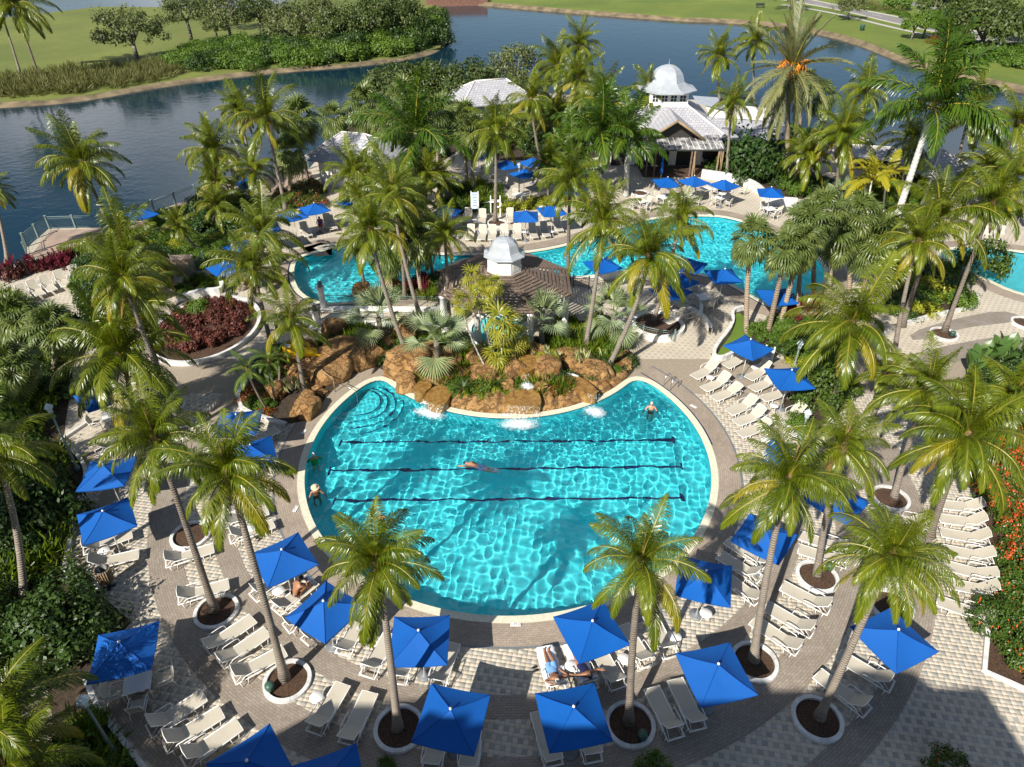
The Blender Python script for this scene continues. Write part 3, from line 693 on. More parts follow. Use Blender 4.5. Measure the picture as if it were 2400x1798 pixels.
for A, nm, dz in ((ra, 'kerb', .14), (rb, 'kerb', .14)):
    off = [Vector((.5, 0, 0))] * len(A); strip(nm, [p - Vector((.35, .1, 0)) for p in A], [p + Vector((.1, .1, 0)) for p in A], M['conc'], zr + dz, zr + dz, False, edge=.2)
wa = smooth_loop([c(2, 0, *q, zr) for q in ((660, 30), (1000, 84), (1460, 200), (1700, 240))], 2, False)
strip('pavement', wa, [p + Vector((-1.3, -.4, 0)) for p in wa], M['conc'], zr + .03, zr + .03, False)
r2 = smooth_loop([c(2, 0, *q, zr) for q in ((1150, -40), (1500, 40), (2209, 190))], 2, False)
strip('road', r2, [p + Vector((4.5, 1.5, 0)) for p in r2], M['asphalt'], zr + .02, zr + .02, False)
mk = [ra[i].lerp(rb[i], .5) for i in range(len(ra))]
for i in range(3, len(mk) - 2, 4): strip('lane_marking', [mk[i], mk[i].lerp(mk[i + 1], .6)], [mk[i] + Vector((.14, .05, 0)), mk[i].lerp(mk[i + 1], .6) + Vector((.14, .05, 0))], M['white'], zr + .026, zr + .026, False)

# pools (loops run counter-clockwise)
PC, PR, NC, NR = Vector((-.2, 28.45, 0)), 10.4, Vector((-.2, 40.3, 0)), 9.1
def arc(cen, r, a0, a1, n): return [Vector((cen.x + r * math.cos(rad(a0 + (a1 - a0) * i / n)), cen.y + r * math.sin(rad(a0 + (a1 - a0) * i / n)), 0)) for i in range(n + 1)]
POOL = arc(PC, PR, 140.5, 399.5, 130) + arc(NC, NR, -34, -146, 56)
for _ in range(5): POOL = [(POOL[i - 1] + POOL[i] * 2 + POOL[(i + 1) % len(POOL)]) / 4 for i in range(len(POOL))]
POOL = ccw(POOL)
LAGOON = ccw(smooth_loop([c(0, 1, 1900, 20), c(0, 0, 2040, 1640), c(0, 0, 2209, 1590)] + [g(731, 586), g(781, 572), g(900, 583), g(1053, 600)] + [c(1, 0, *q) for q in ((1190, 1645), (1550, 1570), (1950, 1425), (2140, 1405))] + [c(2, 0, *q) for q in ((100, 1397), (300, 1405), (560, 1500), (800, 1600))] + [c(2, 1, *q) for q in ((930, 80), (900, 200), (740, 340), (600, 345), (420, 240), (200, 120))] + [c(1, 1, *q) for q in ((1900, 75), (1490, 155), (1250, 60), (900, 0), (700, 40), (600, 150), (480, 245), (0, 310))] + [c(0, 1, 2030, 300), c(0, 1, 1900, 200)], 2))
RPOOL = ccw(smooth_loop([Vector(q) for q in ((33.5, 53.2, 0), (38.6, 54.2, 0), (41.2, 52.9, 0), (52, 50, 0), (52, 42, 0), (40, 44.2, 0), (36.6, 45.9, 0), (35.6, 48.5, 0))], 2))
SHORE = [(-200, -60), (-70, 30), (-60, 40), (-46, 47)] + [tuple(c(0, 1, 180, 40)[:2])] + [tuple(c(0, 0, *q)[:2]) for q in ((175, 1600), (320, 1478), (660, 1470), (1000, 1372), (1270, 1272), (1370, 1172), (1650, 1162), (2000, 1092))] + [tuple(c(1, 0, *q)[:2]) for q in ((0, 850), (400, 640), (800, 540), (1200, 560), (1600, 640), (2000, 640))] + [tuple(c(2, 0, *q)[:2]) for q in ((300, 650), (600, 840), (860, 830), (1300, 1000), (1790, 1130), (2209, 1195))] + [(70, 70), (120, 50), (200, 20), (200, -60)]
sheet('patio', SHORE, M['paving'], 0.0, holes=[POOL, LAGOON, RPOOL], skirt=1.6)

def pool(name, L, depth, wz, step, amp, seed, floor, label):
    fl = sheet('pool_floor', L, floor, -depth); fl.cycles.is_caustics_receiver = True
    n = len(L); V = [(p.x, p.y, -.02) for p in L] + [(p.x, p.y, -depth) for p in L]
    me = bpy.data.meshes.new('pool_wall'); me.from_pydata(V, [], [(i, (i + 1) % n, n + (i + 1) % n, n + i) for i in range(n)]); me.materials.append(floor)
    w = link('pool_wall', me); w['kind'] = 'structure'; w.cycles.is_caustics_receiver = True
    O = offset_loop(L, .16); poly = np.array([(p.x, p.y) for p in O]); x0, y0 = poly.min(0); x1, y1 = poly.max(0)
    X = np.arange(x0, x1 + step, step); Y = np.arange(y0, y1 + step, step); XX, YY = np.meshgrid(X, Y)
    rng = np.random.default_rng(seed); Z = np.zeros_like(XX)
    for i in range(46):
        lam = rng.uniform(.26, .85) if i < 38 else rng.uniform(1.4, 3.5); a = rng.uniform(0, 2 * np.pi); k = 2 * np.pi / lam
        Z += rng.uniform(.4, 1) * amp * lam * (.62 + .6 * np.sin(XX * rng.uniform(-.5, .5) + YY * rng.uniform(-.5, .5) + rng.uniform(0, 6.28))) * np.sin(k * (np.cos(a) * XX + np.sin(a) * YY) + rng.uniform(0, 6.28))
    if step < .1:                 # fine chop, strongest below the falls and in drifting patches
        d = np.exp(-((np.hypot(XX - NC.x, YY - NC.y) - 9.6) / 2.6) ** 2) if name == 'pool_water' else .5; Z *= (1 + .4 * d); fine = np.zeros_like(XX); patch = .35 + .65 * (np.sin(XX * .55 + 1.3 * np.sin(YY * .4)) * np.sin(YY * .5 + XX * .21) > .1)
        for i in range(16):
            lam = rng.uniform(.18, .36); a = rng.uniform(0, 2 * np.pi); k = 2 * np.pi / lam; fine += rng.uniform(.4, 1) * amp * .75 * lam * np.sin(k * (np.cos(a) * XX + np.sin(a) * YY) + rng.uniform(0, 6.28))
        Z += fine * np.clip(d * 1.6 + .45 * patch, 0, 1.4)
    cx = (XX[:-1, :-1] + XX[1:, 1:]) / 2; cy = (YY[:-1, :-1] + YY[1:, 1:]) / 2; ins = np.zeros(cx.shape, bool)
    j = len(poly) - 1
    for i in range(len(poly)):
        xi, yi = poly[i]; xj, yj = poly[j]
        if yi != yj: ins ^= ((yi > cy) != (yj > cy)) & (cx < (xj - xi) * (cy - yi) / (yj - yi) + xi)
        j = i
    idx = np.arange(XX.size).reshape(XX.shape); Q = np.stack([idx[:-1, :-1], idx[:-1, 1:], idx[1:, 1:], idx[1:, :-1]], -1)[ins]
    u, inv = np.unique(Q, return_inverse=True); P = np.stack([XX, YY, Z + wz], -1).reshape(-1, 3)[u]
    o = link(name, np_mesh(name, P, inv.reshape(-1, 4), M['water'], smooth=True)); o['kind'] = 'structure'; o.cycles.is_caustics_caster = True
    return o
pool('pool_water', POOL, 1.25, -.11, .042, .0056, 1, M['plaster'], '')
pool('lagoon_water', LAGOON, 1.1, -.11, .085, .0060, 2, M['plaster'], '')
pool('shallow_pool_water', RPOOL, .5, -.09, .12, .003, 3, M['paleplaster'], '')
for L, w in ((POOL, .30), (LAGOON, .32), (RPOOL, .3)):
    strip('pool_coping', offset_loop(L, -.05), offset_loop(L, w), M['cope'], .035, .045, edge=.05)
    strip('tile_line', offset_loop(L, -.012), offset_loop(L, -.012), M['navy'], -.03, -.10)
strip('tile_line', offset_loop(LAGOON, w + .12), offset_loop(LAGOON, w + .01), M['navy'], .03, .034)
o2 = arc(PC, 10.70, 2, 42, 40); strip('tile_line', o2, arc(PC, 10.77, 2, 42, 40), M['navy'], .042, .042, False)
strip('pool_surround', offset_loop(LAGOON, .44), offset_loop(LAGOON, 1.6), M['surround'], .022, .022)
strip('pool_surround', offset_loop(RPOOL, .3), offset_loop(RPOOL, 1.5), M['surround'], .02, .02)
# lane lines with T ends on the pool floor, curved steps at the left, foot ledge ring
def flat_bar(name, a, b, w, mat, z):
    d = (b - a).normalized(); s = Vector((-d.y, d.x, 0)) * w / 2; m = MB(); m.add([Vector((q.x, q.y, z)) for q in (a - s, b - s, b + s, a + s)], [(0, 1, 2, 3)]); o = m.build(name, mat); o['kind'] = 'structure'; o.cycles.is_caustics_receiver = True
for (xa, ya, xb, yb) in ((797, 1041, 1577, 1036), (775, 1107, 1597, 1097), (783, 1176, 1598, 1170)):
    a, b = g(xa, ya, -.9), g(xb, yb, -.9); flat_bar('lane_line', a, b, .15, M['navy'], -1.244)
    for q in (a, b): flat_bar('lane_line', q + Vector((0, -.3, 0)), q + Vector((0, .3, 0)), .15, M['navy'], -1.242)
sp = PC + Vector((-8.6, 4.6, 0))
for i in range(4):
    r = 2.5 - i * .42; A = arc(sp, r, -95, 75, 20); m = MB()
    V = [(p.x, p.y, -1.25 + .2 * (i + 1)) for p in A] + [(sp.x, sp.y, -1.25 + .2 * (i + 1))] + [(p.x, p.y, -1.25) for p in A]
    m.add(V, [(k, k + 1, 21) for k in range(20)] + [(22 + k, 22 + k + 1, k + 1, k) for k in range(20)]); o = m.build('pool_step', M['plaster']); o['kind'] = 'structure'; o.cycles.is_caustics_receiver = True
    B = arc(sp, r - .07, -95, 75, 20); o = strip('step_edge', A, B, M['navy'], -1.25 + .2 * (i + 1) + .004, -1.25 + .2 * (i + 1) + .004, False); o.cycles.is_caustics_receiver = True

# concentric brick bands round the pool
def band(r0, r1, a0, a1, mat, z, name='brick_band', cen=PC):
    n = max(24, int(abs(a1 - a0) * .8)); return strip(name, arc(cen, r0, a0, a1, n), arc(cen, r1, a0, a1, n), mat, z, z, False)
band(10.68, 11.75, 168, 402, M['surround'], .026, 'pool_surround'); band(11.75, 11.86, 168, 402, M['grey'], .028, 'drain_channel')
band(13.76, 14.66, 170, 392, M['band'], .022); band(16.0, 17.36, 176, 385, M['band'], .022); band(19.1, 20.1, 196, 368, M['band'], .022)
for pts in ([(1480, 640), (1800, 560), (2209, 500), (2209, 620), (1850, 660), (1560, 760)], [(1460, 500), (1750, 410), (2050, 350), (2209, 395), (2209, 420), (1780, 470), (1500, 560)], [(1120, 1300), (1330, 1180), (1480, 1330), (1400, 1657), (1230, 1657)]):
    sheet('brick_band', smooth_loop([c(2, 1, *q) for q in pts], 1), M['path'], .021)
sheet('brick_band', smooth_loop([c(0, 1, *q) for q in ((1120, 280), (1450, 290), (1760, 260), (1800, 420), (1700, 560), (1660, 380), (1400, 270), (1150, 330))], 1), M['path'], .021)

# pavers built one by one near the camera: square grey pavers among cream ones
def pavers():
    rng = np.random.default_rng(4); cr_, sr = math.cos(TILE_ROT), math.sin(TILE_ROT)
    base = sheet('paver_bed', [(-22, 8), (30, 8), (30, 37.2), (-22, 37.2)], M['grout'], .0045, holes=[offset_loop(POOL, .1)])
    kinds = {'grey_paver': [], 'cream_paver': [], 'cream_brick': []}
    u = np.arange(-110, 110); v = np.arange(-20, 150)
    for j in v:
        off = (j % 2) * TP / 2
        for i in u:
            for kind, dx, dy, w, h in (('grey_paver', 0, 0, TS, TS), ('cream_paver', TS, 0, TS, TS), ('cream_brick', 0, TS, TS, TB), ('cream_brick', TS, TS, TS, TB)):
                lx, ly = i * TP + off + dx + w / 2, j * TR_ + dy + h / 2; x, y = lx * cr_ - ly * sr, lx * sr + ly * cr_
                if y > 33.5 or y < 8.5 or x < -21.5 or x > 29: continue
                r = math.hypot(x - PC.x, y - PC.y)
                if r < 11.8 or 13.85 < r < 14.58 or 16.1 < r < 17.26 or 19.2 < r < 20.0: continue
                if abs(x) > .78 * (y * .823 + 24 * .571) + .5: continue
                kinds[kind].append((x, y))
    size = {'grey_paver': (TS, TS), 'cream_paver': (TS, TS), 'cream_brick': (TS, TB)}
    for kind, P in kinds.items():
        w, h = size[kind]; w -= .005; h -= .005; mat = M['greypaver'] if kind == 'grey_paver' else M['creampaver']
        m = MB(); q = .006
        m.add([(-w / 2, -h / 2, 0), (w / 2, -h / 2, 0), (w / 2, h / 2, 0), (-w / 2, h / 2, 0), (-w / 2 + .004, -h / 2 + .004, q), (w / 2 - .004, -h / 2 + .004, q), (w / 2 - .004, h / 2 - .004, q), (-w / 2 + .004, h / 2 - .004, q)], [(4, 5, 6, 7), (0, 1, 5, 4), (1, 2, 6, 5), (2, 3, 7, 6), (3, 0, 4, 7)])
        me = m.mesh(kind, mat)
        dd = []
        for (x, y) in P:
            px, py, wv = project((x, y, 0)); vis = -10 < px < 2410 and py < 1800 and not (x < -13 and y < 17)
            dd.append(wv if vis else 999)
        order = np.argsort(dd); near = set(order[:300].tolist())
        for i in order[:300]:
            x, y = P[i]; o = link(kind, me, base, (x, y, .005 + rng.uniform(0, .0015)), (rng.normal() * .004, rng.normal() * .004, TILE_ROT))
        Vb = np.array(me_co(me)); rest = np.array([p for i, p in enumerate(P) if i not in near])
        R = np.array([[cr_, -sr], [sr, cr_]]); Vr = Vb.copy(); Vr[:, :2] = Vb[:, :2] @ R.T
        A = Vr[None] + np.concatenate([rest, np.zeros((len(rest), 1))], 1)[:, None]; A[:, :, 2] += .005 + rng.uniform(0, .0015, (len(rest), 1))
        Fq = np.array([(4, 5, 6, 7), (0, 1, 5, 4), (1, 2, 6, 5), (2, 3, 7, 6), (3, 0, 4, 7)]); Q = (np.arange(len(rest))[:, None, None] * 8 + Fq[None]).reshape(-1, 4)
        o = link(kind + '_field', np_mesh(kind, A.reshape(-1, 3), Q, mat, np.repeat(rng.random(len(rest)), 5)), base); o['kind'] = 'stuff'
def me_co(me):
    a = np.empty(len(me.vertices) * 3, np.float32); me.vertices.foreach_get('co', a); return a.reshape(-1, 3)
pavers()

# planting beds: soil sheets with white kerbs
def kerb(pts, w=.18, h=.16, closed=False, sm=2, label=None, name='garden_kerb'):
    P = smooth_loop(pts, sm, closed) if sm else [Vector((p[0], p[1], 0)) for p in pts]
    n = len(P); A = []; B = []
    for i in range(n):
        t = (P[(i + 1) % n] - P[i - 1]) if closed else (P[min(i + 1, n - 1)] - P[max(i - 1, 0)])
        nn = Vector((t.y, -t.x, 0)); nn.normalize(); A.append(P[i] + nn * w / 2); B.append(P[i] - nn * w / 2)
    o = strip(name, A, B, M['kerb'], h, h, closed, kind=None, edge=h + .02)
    return tag(o, label, 'kerb')
def bed(pts, mat='soil', z=.028, sm=1):
    P = smooth_loop(pts, sm) if sm else [Vector((p[0], p[1], 0)) for p in pts]
    return sheet('planting_bed', ccw(P), M[mat], z), P
jl = [c(0, 1, 440, 985), c(0, 1, 405, 1195), c(0, 1, 540, 1330), c(0, 1, 570, 1440), c(0, 1, 490, 1657), c(0, 2, 412, 445), c(0, 2, 600, 392), c(0, 2, 640, 530), c(0, 2, 850, 720), c(0, 2, 760, 830), c(0, 2, 560, 1100), c(0, 2, 640, 1290), c(0, 2, 930, 1657), Vector((-8, 8, 0))]
JUNGLE = [Vector((-8, 4, 0)), Vector((-60, 4, 0)), Vector((-60, 40, 0)), c(0, 1, 0, 300), c(0, 1, 330, 330), c(0, 1, 560, 420), c(0, 1, 620, 560), c(0, 1, 480, 700)] + jl
bed(JUNGLE, sm=0)
kerb([c(0, 1, 560, 1090), c(0, 1, 405, 1195)], sm=0, label='short straight white kerb at the top corner of the shaded left bed')
kerb([c(0, 1, 405, 1195), c(0, 1, 540, 1330), c(0, 1, 570, 1440), c(0, 1, 490, 1657), c(0, 2, 412, 445)], label='curving white kerb along the dark jungle bed at left')
kerb([c(0, 2, 412, 445), c(0, 2, 600, 392), c(0, 2, 640, 530)], sm=0, label='angular white kerb behind the slatted litter bin')
kerb([c(0, 2, 560, 1100), c(0, 2, 640, 1290), c(0, 2, 930, 1657), c(0, 2, 1010, 1780)], label='white kerb beside the lamp post in the lower left bed')
sheet('garden_path', smooth_loop([c(0, 2, *q) for q in ((60, 1000), (170, 890), (270, 900), (300, 1100), (330, 1300), (420, 1657), (250, 1657), (130, 1300))], 1), M['path'], .034)
EL = c(0, 1, 1340, 480); ea = (c(0, 1, 1680, 450) - c(0, 1, 1000, 520)).length / 2; eb = (c(0, 1, 1340, 690) - c(0, 1, 1360, 285)).length / 2
OV = [EL + Vector((ea * math.cos(w * .1745), eb * math.sin(w * .1745) , 0)) for w in range(36)]
bed(OV, 'mulch', sm=0); kerb(OV, .22, .30, True, 1, 'tall oval white kerb ringing the copper leaved flower bed')
RB = [c(2, 2, 2209, 1165), c(2, 2, 1945, 1040), c(2, 2, 1975, 780), c(2, 2, 2010, 560), c(2, 2, 1990, 250), c(2, 2, 1930, 30), c(2, 1, 1880, 1480), c(2, 1, 1830, 1380), c(2, 1, 1960, 1100), c(2, 1, 1850, 860), c(2, 1, 1850, 760), c(2, 1, 2209, 680), Vector((40, 30, 0)), Vector((40, 8, 0))]
bed(RB, 'mulch', sm=0); kerb([c(2, 2, 1975, 700), c(2, 2, 1945, 1040), c(2, 2, 2230, 1172)], sm=0, label='white kerb with a sharp corner below the flowering right hedge')
MB4 = [c(2, 1, *q) for q in ((180, 640), (330, 460), (310, 370), (400, 350), (420, 480), (850, 410), (1000, 430), (1320, 500), (1150, 600), (1060, 690), (1030, 900), (1100, 960), (900, 1100), (740, 1175), (660, 1095), (650, 900), (780, 720), (590, 610), (330, 640), (230, 690))]
bed(MB4, sm=0); kerb([c(2, 1, *q) for q in ((340, 640), (230, 690), (180, 640), (330, 460), (310, 370), (390, 350))], .22, .35, label='white walled strip of lawn beside the big blue parasol'); kerb([c(2, 1, *q) for q in ((660, 1095), (690, 1140), (745, 1175))], .2, .3, label='short white kerb below the round green shrub')
kerb([c(2, 1, *q) for q in ((1060, 690), (1150, 600), (1320, 500))], .2, .25, label='white kerb behind the middle right coconut palm')
sheet('small_lawn', smooth_loop([c(2, 1, *q) for q in ((215, 640), (345, 470), (320, 385), (385, 365), (415, 480), (480, 500), (330, 620), (240, 665))], 1), M['turf'], .036)
MB5 = [c(2, 1, *q) for q in ((1400, 430), (1460, 440), (1650, 385), (1910, 335), (1905, 255), (1760, 160), (1600, 60), (1420, 60), (1380, 200))]
bed(MB5); kerb([c(2, 1, *q) for q in ((1440, 445), (1650, 385), (1912, 335), (1900, 255))], .2, .25, label='white kerb of the bed in front of the right hand pool')
HB = [c(2, 0, *q) for q in ((90, 1110), (420, 1190), (730, 1310), (920, 1230), (1000, 1310), (1150, 1390), (1500, 1400), (1560, 1200), (1080, 1190), (900, 1140), (640, 1010), (560, 900), (240, 1000))]
bed(HB); kerb([c(2, 0, *q) for q in ((120, 1150), (330, 1180), (470, 1230), (560, 1330), (730, 1340))], .30, .85, label='curved white garden wall behind the cafe tables')
PB = [c(0, 0, *q) for q in ((430, 1657), (520, 1620), (800, 1540), (1000, 1500), (880, 1480), (1300, 1335), (1530, 1300), (1740, 1320), (1640, 1500), (1480, 1700), (1200, 1700))]
bed(PB); HF = [c(0, 0, *q) for q in ((1720, 1330), (1900, 1240), (2060, 1200), (2100, 1330), (1960, 1360))]; bed(HF)
BB = [c(1, 0, *q) for q in ((640, 1390), (1010, 1380), (1400, 1340), (1500, 1280), (1010, 1290), (1050, 1230), (950, 1200), (720, 1220))]; bed(BB)
BK = [c(1, 0, *q) for q in ((0, 870), (300, 640), (800, 560), (1300, 660), (1800, 660), (1830, 980), (1600, 1030), (950, 1040), (780, 960), (500, 1150), (150, 980))]; bed(BK, sm=0)
CB = [c(0, 1, *q) for q in ((1130, 190), (1240, 150), (1440, 120), (1460, 190), (1400, 220), (1150, 270))]; bed(CB); kerb([c(0, 1, *q) for q in ((1150, 300), (1300, 255), (1450, 245), (1440, 200))], .3, .5, label='white seat wall near the tan cabinet')
SB = [c(0, 1, *q) for q in ((1560, 850), (1540, 930), (1570, 1000), (1690, 1050), (1850, 1095), (2000, 1060), (2140, 880), (2209, 830), (2209, 500), (1900, 560), (1700, 700))]
bed(SB); kerb([c(0, 1, *q) for q in ((1600, 820), (1550, 880), (1545, 950), (1580, 1010), (1690, 1050), (1855, 1100))], .2, .22, label='white kerb wrapping the bed left of the rock slide')
GB = ccw([p for p in arc(NC, 8.8, -150, -30, 30)] + [c(1, 1, 1870, 620), c(1, 1, 1700, 420), c(1, 1, 1480, 420), c(1, 1, 1290, 520), c(1, 1, 850, 530), c(1, 1, 700, 450), c(1, 1, 0, 440), c(0, 1, 2150, 560)])
sheet('planting_bed', GB, M['soil'], .03)
sheet('planting_bed', ccw([c(1, 1, *q) for q in ((0, 265), (330, 200), (500, 150), (640, 90), (640, 300), (400, 275))]), M['soil'], .03)
sheet('promenade', [tuple(p)[:2] for p in [c(0, 0, *q) for q in ((200, 1657), (330, 1490), (660, 1480), (1000, 1382), (1270, 1282), (1370, 1182), (1650, 1172), (2000, 1102), (2060, 1180), (1700, 1330), (1300, 1340), (880, 1490), (760, 1560), (480, 1657), (400, 1720))]], M['prom'], .022)
# ------------------------------------------------------------------ white ring planters
def ring(p, label, r=.88, w=.145, h=.15):
    t = thing('ring_planter', label, 'planter', (p.x, p.y, 0), random.uniform(0, 6), 'round white palm rings')
    for i in range(6):
        m = MB(); n = 7; a0, a1 = i * math.pi / 3 + .006, (i + 1) * math.pi / 3 - .006
        for k in range(n):
            b0, b1 = a0 + (a1 - a0) * k / n, a0 + (a1 - a0) * (k + 1) / n
            def q(rr, a, z): return (rr * math.cos(a), rr * math.sin(a), z)
            m.add([q(r - w, b0, h), q(r, b0, h - .01), q(r, b1, h - .01), q(r - w, b1, h)], [(0, 1, 2, 3)])
            m.add([q(r, b0, h - .01), q(r + .01, b0, 0), q(r + .01, b1, 0), q(r, b1, h - .01)], [(0, 1, 2, 3)])
            m.add([q(r - w, b0, 0), q(r - w, b0, h), q(r - w, b1, h), q(r - w, b1, 0)], [(0, 1, 2, 3)])
        m.build('kerb_stone', M['kerb'], t)
    m = MB(); n = 28; rg = random.Random(int(p.x * 100)); V = [(0, 0, h - .02)]
    for rr in (.35, .7, 1.0):
        for i in range(n): V.append(((r - w + .01) * rr * math.cos(6.2832 * i / n), (r - w + .01) * rr * math.sin(6.2832 * i / n), h - .06 - .05 * rr + rg.uniform(-.02, .02)))
    F = [(0, 1 + i, 1 + (i + 1) % n) for i in range(n)] + [(1 + k * n + i, 1 + (k + 1) * n + i, 1 + (k + 1) * n + (i + 1) % n, 1 + k * n + (i + 1) % n) for k in range(2) for i in range(n)]
    m.add(V, F, 0, True); m.build('mulch', M['mulch'], t); return t
for k, r, x, y, lab in ((0, 2, 1403, 655, 'white ring planter between the two shaded lounger rows, palm at its back edge'), (0, 2, 1862, 1105, 'white ring planter with a green canister, palm leaning left'),
    (1, 2, 375, 1413, 'white ring planter in the shade left of the dark blue parasol'), (1, 2, 1868, 1388, 'white ring planter touching the corner of a blue parasol'),
    (2, 2, 868, 430, 'sunlit white ring planter with a green canister behind a sunlit lounger row'), (2, 2, 462, 982, 'half shaded white ring planter right of a blue parasol'),
    (2, 2, 868, 1350, 'large white ring planter in full shade at lower right'), (2, 2, 1345, 620, 'white ring planter half hidden by a blue parasol and palm fronds'),
    (2, 1, 1690, 512, 'white ring planter with green canister on the far right path'), (2, 1, 2215, 440, 'white ring planter cut by the right edge of the photo, without a palm'),
    (2, 1, 1325, 715, 'white ring planter hidden under hanging palm fronds at right'), (2, 1, 1342, 1575, 'sunlit white ring planter on the right path'),
    (0, 1, 1100, 975, 'white ring planter holding two slender palms near the oval bed'), (0, 2, 1235, 165, 'white ring planter mostly covered by palm fronds at left'),
    (1, 0, 1007, 1450, 'white ring planter among the loungers below the life ring'), (1, 0, 1930, 1255, 'white ring planter left of the cafe tables')):
    ring(c(k, r, x, y), lab)
ring(g(1696, 449), 'white ring planter with bare mulch behind the cafe tables')
# larger fenced round planter
# ------------------------------------------------------------------ railings
def railing(name, pts, h, label, mat='rail', z=0.0, gap=.14, posts=True, closed=False, post_r=.035, step=2.2):
    t = thing(name, label, 'railing', (pts[0].x, pts[0].y, z)); o = pts[0]; P = [Vector((p.x - o.x, p.y - o.y, 0)) for p in pts]
    bal = MB()
    for i in range(len(P) - 1):
        a, b = P[i], P[i + 1]; L = (b - a).length; d = (b - a) / L
        for zz, nm in ((h, 'top_rail'), (h - .14, 'upper_rail'), (.12, 'bottom_rail')):
            m = MB(); m.tube([a + Vector((0, 0, zz)), b + Vector((0, 0, zz))], .025 if zz == h else .016, 5); m.build(nm, M[mat], t)
        n = int(L / gap)
        for k in range(1, n): q = a + d * (L * k / n); bal.tube([q + Vector((0, 0, .12)), q + Vector((0, 0, h - .14))], .009, 4, cap=False)
        m = max(1, round(L / step))
        for k in range(m + (1 if i == len(P) - 2 else 0)):
            q = a + d * (L * k / m); pm = MB(); pm.box(q + Vector((0, 0, (h + .08) / 2)), (post_r * 2, post_r * 2, h + .08), math.atan2(d.y, d.x)); pm.box(q + Vector((0, 0, h + .10)), (post_r * 3, post_r * 3, .05), math.atan2(d.y, d.x)); pm.build('post', M[mat], t)
    x = bal.build('baluster_infill', M[mat], t); x['kind'] = 'stuff'; return t
railing('promenade_railing', [c(0, 0, *q) for q in ((180, 1660), (172, 1598), (322, 1482), (660, 1474), (1000, 1376), (1270, 1276), (1370, 1176), (1650, 1166), (2000, 1096))], 1.1, 'grey green railing along the lakeside promenade', post_r=.06)
railing('bridge_railing', [g(762, 722), g(1042, 726)], 1.0, 'railing on the lagoon side of the footbridge')
railing('bridge_railing', [g(752, 755), g(900, 758), g(1044, 762)], .9, 'railing on the rock garden side of the footbridge')
railing('spa_railing', [c(1, 1, *q) for q in ((1870, 480), (1950, 525), (2060, 550), (2150, 555))], .8, 'low curved railing of the round planter beside the rocks')
railing('terrace_railing', [c(1, 1, *q) for q in ((1500, 200), (1600, 215), (1700, 235))], .9, 'dark railing at the right of the pergola', 'dark')
railing('lounger_railing', [c(0, 1, *q) for q in ((-40, 215), (190, 125), (500, 30))], 1.2, 'dark railing behind the upper left lounger row', 'dark')
railing('ramp_railing', [c(0, 1, *q) for q in ((1250, 150), (1330, 60))], 1.1, 'grey railing beside the tan cabinet')
railing('lake_railing', [c(2, 0, *q) for q in ((1700, 1170), (1950, 1200), (2230, 1230))], 1.1, 'railing by the lake at far right')

# round planter right of the rocks (fenced)
def round_wall(name, p, r, h, label, mat='wall', a0=0, a1=360, w=.25):
    n = 40; A = arc(p, r, a0, a1, n); B = arc(p, r - w, a0, a1, n); o = strip(name, A, B, M[mat], h, h, False, kind=None, edge=h); return tag(o, label, 'wall')
rp = c(1, 1, 2045, 470); round_wall('round_planter_wall', rp, 1.75, .42, 'round white planter wall with railing beside the rocks')
sheet('planting_bed', arc(rp, 1.55, 0, 360, 28)[:-1], M['mulch'], .30)
round_wall('curved_wall', c(1, 1, 1900, 330), 4.6, .55, 'curved white wall right of the pergola', a0=-30, a1=130)
round_wall('terrace_wall', c(2, 1, -200, 480), 3.9, .5, 'curved white terrace wall with steps near the lawn strip', a0=-8, a1=75)

# ------------------------------------------------------------------ rocks
def boulder(p, rx, ry, h, label, seed, rz=0.0, flat=.55, mat='rock', zb=0.0, name='boulder'):
    rng = np.random.default_rng(seed); bm = bmesh.new(); bmesh.ops.create_icosphere(bm, subdivisions=4, radius=1)
    W_ = [(rng.normal(size=3) * s, rng.uniform(0, 6.28), a) for s, a in ((1.4, .16), (1.9, .14), (2.8, .10), (3.6, .07), (5.5, .05), (7.5, .04), (11, .022), (15, .014))]
    PL = rng.normal(size=(17, 3)); PL /= np.linalg.norm(PL, axis=1)[:, None]; PD_ = rng.uniform(.66, .98, 17)     # cut faces of the rock
    for v in bm.verts:
        q = np.array(v.co); dsp = 1 + .72 * sum(a * (1 - abs(math.sin(float(k @ q) + ph)) * 1.3) for k, ph, a in W_)
        dn = PL @ q; r = min([PD_[i] / dn[i] for i in range(17) if dn[i] > .3] + [1.12]); q = q * (r * .8 + .2) * dsp; z = q[2]
        if z > flat: z = flat + (z - flat) * .22
        if z < -.3: z = -.3
        v.co = (q[0] * rx * 1.12, q[1] * ry * 1.12, (z + .3) * h / (flat + .36))
    me = bpy.data.meshes.new(name); bm.to_mesh(me); bm.free(); me.materials.append(M[mat]); me.polygons.foreach_set('use_smooth', [True] * len(me.polygons))
    o = link(name, me, None, (p.x, p.y, zb - .05), (0, 0, rz)); return tag(o, label, 'rock', 'ochre artificial rocks')
